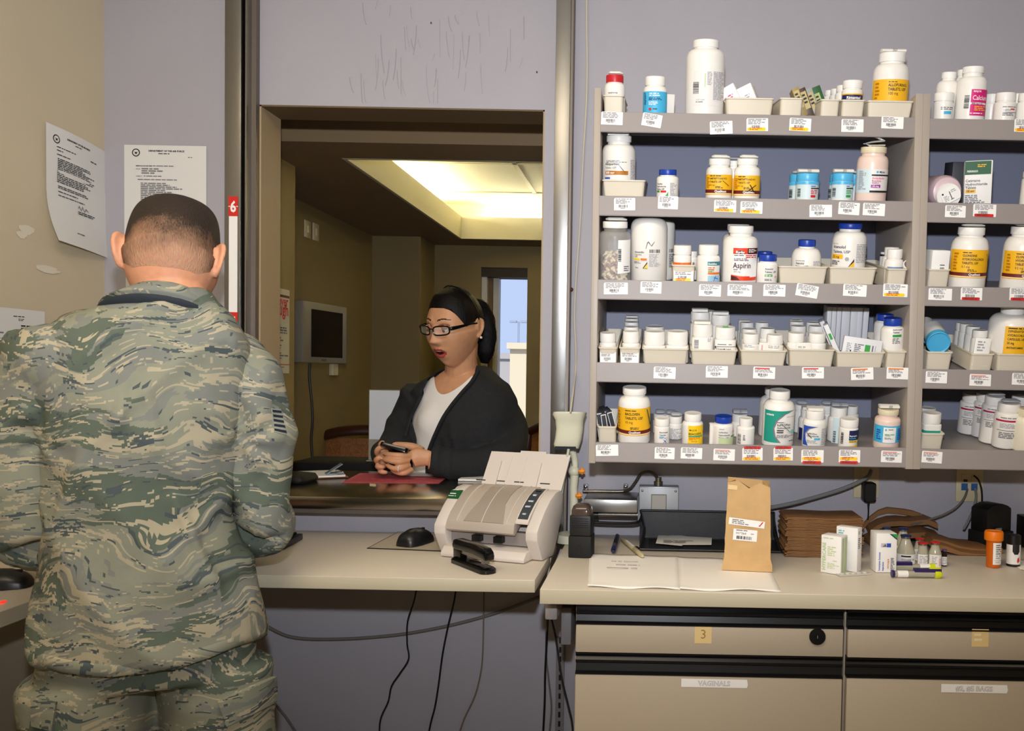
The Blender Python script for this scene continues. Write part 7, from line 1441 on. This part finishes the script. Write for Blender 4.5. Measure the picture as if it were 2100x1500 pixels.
# spectacles
m_fr = mat('black_acetate', '0b0b0d', .2); b = MB(); b.xf = HW; yf = -.104
def lens(sg):
    out = []
    for k in range(28):
        a = 2 * math.pi * k / 28; e = .6; x = .0255 * math.copysign(abs(math.cos(a)) ** e, math.cos(a)); z = .0135 * math.copysign(abs(math.sin(a)) ** e, math.sin(a)); out.append(V((sg * .0325 + x, yf + abs(sg * .0325 + x) ** 2 * 4.5, .004 + z + .0016 * sg * x / .0255)) * SW)
    return out
for sg in (-1, 1):
    l_ = lens(sg); b.tube(l_ + l_[:2], .0023, m_fr, 8)
    b.tube([V((sg * x, y, z)) * SW for x, y, z in ((.056, yf + .014, .009), (.066, yf + .022, .0105), (.0725, -.05, .0125), (.0745, -.01, .015), (.0735, .02, .012))], [.0052, .0056, .0042, .003, .0025], m_fr, 10, flat=.4, up0=(0, 0, 1), smooth=3)
b.tube([V((x, yf - .0005, .009 - 30 * x * x)) * SW for x in (-.0075, -.003, .003, .0075)], .0018, m_fr, 8); b.xf = None; sp = relw(b).build('spectacles', wm, smooth=True)
b = MB(); b.xf = HW
for sg in (-1, 1): b.add(lens(sg), [tuple(range(28))], mat('spectacle_lens', 'f4f6fa', .02, alpha=.12, spec=.8))
b.xf = None; relw(b).build('lenses', sp)
for sg in (1, -1):
    b = MB(); b.xf = HW; b.ball(V((sg * .079, .026, -.034)), .0042, mat('pearl', 'f0ece2', .1)); b.xf = None; relw(b).build('earring', wm, smooth=True)
# hair, band, ponytail
m_hairw = hairmat('black_hair', '0e0a09', '120c0a', .1); m_hairw.node_tree.nodes['Principled BSDF'].inputs['Roughness'].default_value = .5; m_hairw.node_tree.nodes['Principled BSDF'].inputs['Specular IOR Level'].default_value = .22
loww = lambda a: math.radians(lerp(math.degrees(a), [(0, 37), (25, 37), (45, 33), (58, 20), (72, 4), (82, 6), (98, 10), (112, -14), (135, -36), (180, -44)]))
haircap(wm, LW, HW, SW, True, loww, lambda a, p, q: ((.0015 + .011 * min(1, q * 2.2) + .004 * math.sin(a * 26) * .15 * q), 1.3), m_hairw)
b = MB(); pt = [HW @ (V(p) * SW) for p in ((0, .085, .062), (0, .115, .05), (0, .135, .012), (.004, .135, -.045), (.006, .122, -.1), (.004, .115, -.135))]
b.tube(pt, [.018, .027, .033, .033, .027, .01], m_hairw, 24, flat=.8, smooth=6)
for i, p in enumerate(b.v): b.v[i] = p + V((.0018 * math.sin(i * 2.4), .0018 * math.cos(i * 3.1), 0))
o = relw(b).build('ponytail', wm, smooth=True, auto=80); at = o.data.attributes.new('crop', 'FLOAT', 'POINT'); at.data.foreach_set('value', [1.3] * len(o.data.vertices))
b = MB(); b.xf = HW; b.tube([V((.0845 * SW * math.cos(t) * 1.0, -.012 + .03 * abs(math.cos(t)), .128 * SW * math.sin(t))) for t in [math.pi * (.06 + .88 * i / 24) for i in range(25)]], .0022, mat('black_band', '070707', .6, spec=.2), 8, flat=1.3); b.xf = None; relw(b).build('hair_band', wm, smooth=True)
# white top
sb_ = MB(); sb_.rings(pxrings(tw[1:], YW2, rz=RZW, grow=.0)); sb_.ball(pW(902, 868, YW2 - .05), (.075, .06, .075)); sb_.ball(pW(955, 868, YW2 - .05), (.075, .06, .075))
me = fuse(sb_, .007, 26)
NECK = [(868, 700), (868, 770), (890, 772), (893, 792), (897, 805), (906, 811), (920, 808), (938, 797), (957, 782), (974, 764), (1020, 700)]
cull(me, lambda c, n: (lambda q: inpoly(q[0], q[1], NECK))(proj(c)))
smooth_rim(me, 14)
finish(me, 'top', wm, LW, [mat('white_jersey', 'f2eeea', .85, bump=.1, bscale=400)])
# cardigan
cg = MB(); cg.rings(pxrings(tw, YW2, rz=RZW, grow=.014)); cg.tube(sR, [.07, .062, .054, .047, .044], None, 20, smooth=4); cg.tube(sL, [.052, .057, .056, .053, .047, .044, .043], None, 20, smooth=4)
cg.ball(pW(902, 868, YW2 - .05), (.085, .072, .085)); cg.ball(pW(955, 868, YW2 - .05), (.085, .072, .085)); cg.ball(pW(880, 806), (.055, .06, .045)); cg.ball(pW(1008, 812), (.05, .055, .042))
me = fuse(cg, .006, 10)
sRd = catmull(sR, 5)
OPEN = [(880, 600), (884, 760), (876, 785), (862, 815), (846, 845), (836, 872), (829, 900), (826, 930), (828, 1010), (872, 1010), (876, 940), (886, 908), (898, 880), (912, 852), (932, 824), (952, 800), (970, 780), (976, 755), (985, 735), (985, 600)]
cull(me, lambda c, n: (lambda q: inpoly(q[0], q[1], OPEN))(proj(c)) and c.y < YW2 + .03 and n.y < .35 and min((c - q).length for q in sRd) > .068)
def cf(co, n):
    r = 1 - abs(noise.noise(V((co.x * 9 + co.z * 4, co.y * 6, co.z * 6)))) * 2; return max(0, r - .5) * .012 + noise.noise(co * 12) * .003 + (.003 * math.sin(co.x * 160) if co.z < 1.2 and proj(co)[0] < 930 and proj(co)[0] > 876 else 0)
displace(me, cf); smooth_rim(me, 10)
m_knit = mat('charcoal_knit', '26272a', .9, noise_amt=.2, scale=150, bump=.3, bscale=500)
o = finish(me, 'cardigan', wm, LW, [m_knit]); md = o.modifiers.new('thick', 'SOLIDIFY'); md.thickness = .004; md.offset = -1
# rolled front edge of the cardigan
def roll(pts, Y, r, nm):
    P = []
    bv = BVHTree.FromPolygons([v.co + LW for v in o.data.vertices], [tuple(p.vertices) for p in o.data.polygons])
    for x, y in pts:
        d = ray(x, y).normalized(); best = None
        for dx in (0, 2, -2, 4, -4, 7, -7, 11, -11):
            h = bv.ray_cast(CAM, ray(x + dx, y).normalized())
            if h[0] is not None and h[0].y < YW2 + .06: best = CAM + d * (h[0] - CAM).length; break
        if best: P.append(best - d * .002)
    if len(P) > 3: relw(MB().tube(P, r, m_knit, 10, flat=.6, smooth=3)).build(nm, wm, smooth=True)
roll([(986, 738), (980, 762), (968, 783), (950, 803), (930, 827), (911, 854), (897, 882), (886, 908), (878, 930)], YW2, .011, 'cardigan_edge')
roll([(884, 762), (875, 787), (861, 817), (846, 846), (836, 873), (829, 898)], YW2, .009, 'cardigan_edge')
# trousers, shoes
b = MB(); b.rings(pxrings([(842, 1052, 1060, .12, 0), (838, 1060, 1150, .13, 0), (850, 1050, 1200, .12, 0)], YW2, rz=RZW)); cx = LW.x
for sg in (-1, 1): b.tube([(cx + sg * .08, YW2 - sg * .03, .8), (cx + sg * .085, YW2 - sg * .03, .45), (cx + sg * .085, YW2 - sg * .03, .06)], [.09, .065, .05], None, 18)
finish(fuse(b, .01, 4), 'trousers', wm, LW, [mat('black_trousers', '17171a', .85)])
for sg in (-1, 1):
    b = MB(); b.rings([[V((cx + sg * .085 + .04 * w * math.cos(a), YW2 - sg * .03 - y, max(0, .06 * h * math.sin(a)))) for a in [math.pi * i / 12 for i in range(13)]] for y, w, h in ((-.07, .5, .7), (-.05, .9, 1), (.04, 1, .9), (.12, .95, .6), (.165, .5, .4))]); relw(b).build('shoe', wm, m_dark, smooth=True, auto=60)
# ring, phone
b = MB(); c = H(819, 961, -.024); b.tube([c + V((.002 * math.sin(a), .0105 * math.cos(a), .0105 * math.sin(a))) for a in [2 * math.pi * i / 16 for i in range(18)]], .0016, mat('silver_ring', 'efece6', .2, .2), 8); b.ball(c + V((0, -.011, .004)), .0025, mat('silver_ring')); relw(b).build('finger_ring', wm, smooth=True)
p = H(811, 920, -.012); t = thing('phone', 'black mobile phone held in the hands of the person beyond the window', 'phone', p, (math.radians(-18), .26, .1))
b = MB(); b.rings([rrect(-.042, .038, -.02, .02, .008, -.007), rrect(-.043, .039, -.021, .021, .009, 0), rrect(-.042, .038, -.02, .02, .008, .006)]); b.build('case', t, m_st, smooth=True, auto=40); MB().box((-.036, -.016, .006), (.03, .016, .0066)).build('screen', t, mat('phone_screen', '0c0d12', .08))
# ------------------------------------------------------------------ things on the ledge and beyond the window
c = aZ(668, 980, LED); t = thing('clipboard', 'brown clipboard with clear clip and papers lying on the steel ledge', 'clipboard', (c.x, c.y, LED + .001), (0, 0, .5))
MB().box((-.16, -.03, 0), (.06, .13, .003)).build('board', t, mat('hardboard', '7a5232', .5), bevel=.001); MB().box((-.15, -.025, .003), (.052, .12, .0075)).build('paper', t, WHT)
mcl = mat('clear_clip', 'c4d2dc', .08, trans=.6); b = MB(); b.rings([[V((x, y, z)) for y, z in ((-.02, .008), (.03, .008), (.028, .012), (-.018, .012))] for x in (.0, .05)], mcl); b.rings([[V((.0, -.012, .011)), V((.0, .022, .011)), V((.045, .022, .04)), V((.045, -.012, .04))], [V((.002, -.012, .009)), V((.002, .022, .009)), V((.047, .022, .038)), V((.047, -.012, .038))]], mcl)
b.tube([(.03, -.02, .012), (.046, -.02, .014), (.046, .03, .014), (.03, .03, .012)], .0025, m_steel, 8); b.build('clip', t)
c = aZ(606, 992, LED); t = thing('pouch', 'black pouch on the steel ledge beside the uniformed man\'s arm', 'pouch', (c.x, c.y, LED + .001)); b = MB(); b.rings([rrect(-.09, .028, -.02, .09, .02, 0), rrect(-.095, .034, -.025, .095, .024, .008), rrect(-.09, .026, -.02, .09, .02, .02), rrect(-.07, .0, -.005, .07, .02, .025)]); b.build('shell', t, m_blackm, smooth=True, auto=60)
def flat(lab, qs, z, m, name='paper_sheet', lines=None):
    P = [aZ(*q, z) for q in qs]; c = sum(P, V()) / len(P); b = MB(); q = [p - c for p in P]; b.rings([q, [p + V((0, 0, .0006)) for p in q]], m)
    if lines: emit(b, lines, lambda u, v, k: (q[0] * (1 - u) + q[1] * u) * (1 - v) + (q[3] * (1 - u) + q[2] * u) * v + V((0, 0, .0007)), seed=5)
    o = b.build(name, loc=c); return tag(o, lab, 'paper')
mpk = mat('coral_paper', 'd0606a', .7, noise_amt=.25, scale=40)
flat('coral pink printed sheet on the steel ledge under the hands', ((700, 991), (900, 992), (925, 974), (738, 971)), LED + .0004, mpk, lines=[('l', .05, .9, .1, .95, 9, mat('coral_ink', 'b04050', .7))])
flat('white sheet on the ledge partly under the clasped hands', ((820, 976), (900, 977), (890, 964), (825, 964)), LED + .0016, WHT)
flat('cream tab at the front edge of the pink sheet', ((758, 997), (771, 998), (771, 993), (758, 992)), LED + .0003, mat('cream_tab', 'd8c89a', .6))
c = aZ(962, 987, LED); t = thing('paper_stack', 'small stack of white papers on the ledge behind the document scanner', 'papers', (c.x, c.y, LED + .001)); MB().box((-.03, -.01, 0), (.1, .1, .006)).build('sheets', t, WHT); 
# black writing counter behind the ledge
a = aY(598, 955, .6); c = aY(1115, 928, .6); t = thing('writing_counter', 'black counter top behind the ledge in the waiting room', 'counter', (0, .6, 0)); zt = aY(690, 950, .68).z
MB().box((-1.28, .08, zt - .035), (.3, .3, zt)).build('top', t, m_blackm, bevel=.004); MB().box((-1.25, .1, .002), (.27, .28, zt - .035)).build('base', t, mat('dark_laminate', '1c1714', .6))
# white paper sign in a clear holder
a = aY(758, 801, .78); c = aY(845, 903, .78); t = thing('sign_holder', 'blank back of a white sign standing behind the person with glasses', 'sign', ((a.x + c.x) / 2, .78, zt + .0))
w = (c.x - a.x) / 2; z0 = c.z - zt; z1 = a.z - zt
MB().box((-w, 0, z0), (w, .002, z1)).build('sheet', t, mat('sign_sheet', 'dfe2ea', .6, emit=0)); MB().box((-w - .003, .0025, 0), (w + .003, .005, z1 + .003)).build('acrylic', t, mat('clear_plastic')); MB().box((-w, -.03, 0), (w, .06, .004)).build('foot', t, mat('clear_plastic'))
# monitor on the left wall
m_mon = mat('silver_plastic', '7d776a', .4); m_scr = mat('dark_screen', '0f1010', .15)
Xm = -1.42; A = aY(620, 616, 1.0); t = thing('monitor', 'silver flat television on an arm on the far left wall', 'monitor', (0, 0, 0))
dm = 3.25; p00 = aY(622, 616, dm - 2.2); p10 = aY(712, 629, dm - 1.86); p01 = aY(622, 744, dm - 2.2); ux_ = (p10 - p00); wM = math.hypot(ux_.x, ux_.y); an = math.atan2(ux_.y, ux_.x); hM = p00.z - p01.z
t.location = (p00.x, p00.y, p01.z); t.rotation_euler = (0, 0, an)
MB().box((0, 0, 0), (wM, .045, hM)).build('bezel', t, m_mon, bevel=.006); sc = MB().box((wM * .17, -.002, hM * .1), (wM * .88, .001, hM * .88)).build('screen', t, m_scr); MB().box((.0, .045, hM * .02), (wM * .95, .09, hM * .98)).build('back_shell', t, m_dark, bevel=.01)
b = MB(); emit(b, [('t', 'PHILIPS', wM * .45, hM * .035, .012, m_dark, 'c', .03)], lambda u, v, k: V((u, -.0008, v))); b.build('maker_name', t)
b = MB().box((wM * .3, .09, hM * .4), (wM * .55, .2, hM * .6)); b.build('wall_arm', t, m_dark); MB().box((wM * .78, .02, -.05), (wM * .9, .04, .01)).build('remote_tag', t, m_plate, bevel=.002)
cord('black lead hanging from the television down the olive wall', [(636, 745, 1.12), (634, 770), (638, 810), (641, 860), (638, 900), (641, 940), (642, 975)], .005, m_cordb, 1.12)
# plates and poster
def lplate(lab, x, y0, y1, X, name):
    a = aX(x, y0, X); c = aX(x, y1, X); t = thing(name, lab, 'switch', (X, a.y, (a.z + c.z) / 2)); h = (a.z - c.z) / 2
    MB().box((.0006, -.03, -h), (.007, .03, h)).build('cover', t, m_plate, bevel=.002); MB().box((.007, -.008, -h * .4), (.012, .008, h * .4)).build('toggle', t, m_plate); return t
lplate('ivory plate high on the olive wall, left one', 629, 453, 488, -1.55, 'wall_switch'); lplate('ivory plate high on the olive wall, right one', 646, 459, 494, -1.55, 'wall_switch')
lplate('ivory switch plate on the tan return near the uniformed man\'s sleeve', 574, 805, 842, -1.31, 'wall_switch')
pa = aX(566, 594, -1.31); y1 = aX(593, 600, -1.31).y; z0 = aX(593, 766, -1.31).z; z1 = aX(593, 596, -1.31).z
wP = y1 - pa.y + .12; hP = z1 - z0; b = MB(); fnp = lambda u, v, k: V((.0015 + .0003 * k, u, v)); pr = mat('poster_ivory', 'd8d0b4', .6)
b.box((.0006, -wP, 0), (.0015, 0, hP), pr); emit(b, [('r', -wP * .98, -.002, hP * .9, hP * .93, MAR), ('t', 'Cover', -.012, hP * .8, .05, RED, 'r', .02, .8), ('t', 'your', -.03, hP * .755, .03, GRY, 'r'), ('t', 'Cough', -.012, hP * .69, .06, RED, 'r', .02, .85), ('r', -wP, 0, hP * .1, hP * .108, RED), ('l', -wP * .9, -.01, hP * .16, hP * .58, 14, GRY), ('r', -wP * .95, -wP * .8, hP * .03, hP * .08, NAV), ('l', -wP * .7, -.01, hP * .03, hP * .08, 2, GRY)], fnp, seed=4)
tag(b.build('poster', loc=(-1.31, y1, z0)), 'ivory cough poster with red lettering on the tan return beyond the window', 'poster')
# rattan chairs
def rattan(lab, px, Y, rz, py=905):
    c = aY(px, py, Y); zb = c.z + .02; t = thing('waiting_chair', lab, 'chair', (c.x, Y, 0), (0, 0, rz)); mw = mat('chair_wood', '3a1c10', .4); mr = mat('woven_rattan', '9a6230', .6, bump=1.0, bscale=90, noise_amt=.35, scale=90)
    b = MB(); b.rings([[V((x, y0 + .05 * (x / .26) ** 2, z)) for x in (-.26, -.13, 0, .13, .26)] + [V((x, y0 + .02 + .05 * (x / .26) ** 2, z)) for x in (.26, .13, 0, -.13, -.26)] for z, y0 in ((.45, 0), (zb - .04, .06))]); b.build('back_panel', t, mr)
    b = MB(); b.tube([(-.27, .06 + .055, zb - .05), (-.14, .068, zb - .01), (0, .06, zb), (.14, .068, zb - .01), (.27, .06 + .055, zb - .05)], .028, mw, 10, flat=.7, smooth=4); b.build('top_rail', t, smooth=True)
    for sx in (-.27, .27):
        MB().tube([(sx, .0, .003), (sx, -.0, .45), (sx, .11, zb - .04)], .022, mw, 10).build('rear_leg', t, smooth=True); MB().tube([(sx, -.42, .003), (sx, -.42, .62)], .022, mw, 10).build('front_leg', t, smooth=True); MB().tube([(sx, -.44, .63), (sx, -.2, .64), (sx, .06, .63)], .024, mw, 10, smooth=3).build('arm_rest', t, smooth=True)
    MB().box((-.27, -.44, .4), (.27, .02, .46)).build('seat', t, mat('dark_upholstery', '241a16', .8), bevel=.01); return t
rattan('wooden waiting chair with woven back left of the white sign', 755, 1.62, .2, 893)
rattan('wooden waiting chair with woven back right of the person with glasses', 1150, 1.75, -.5, 880)
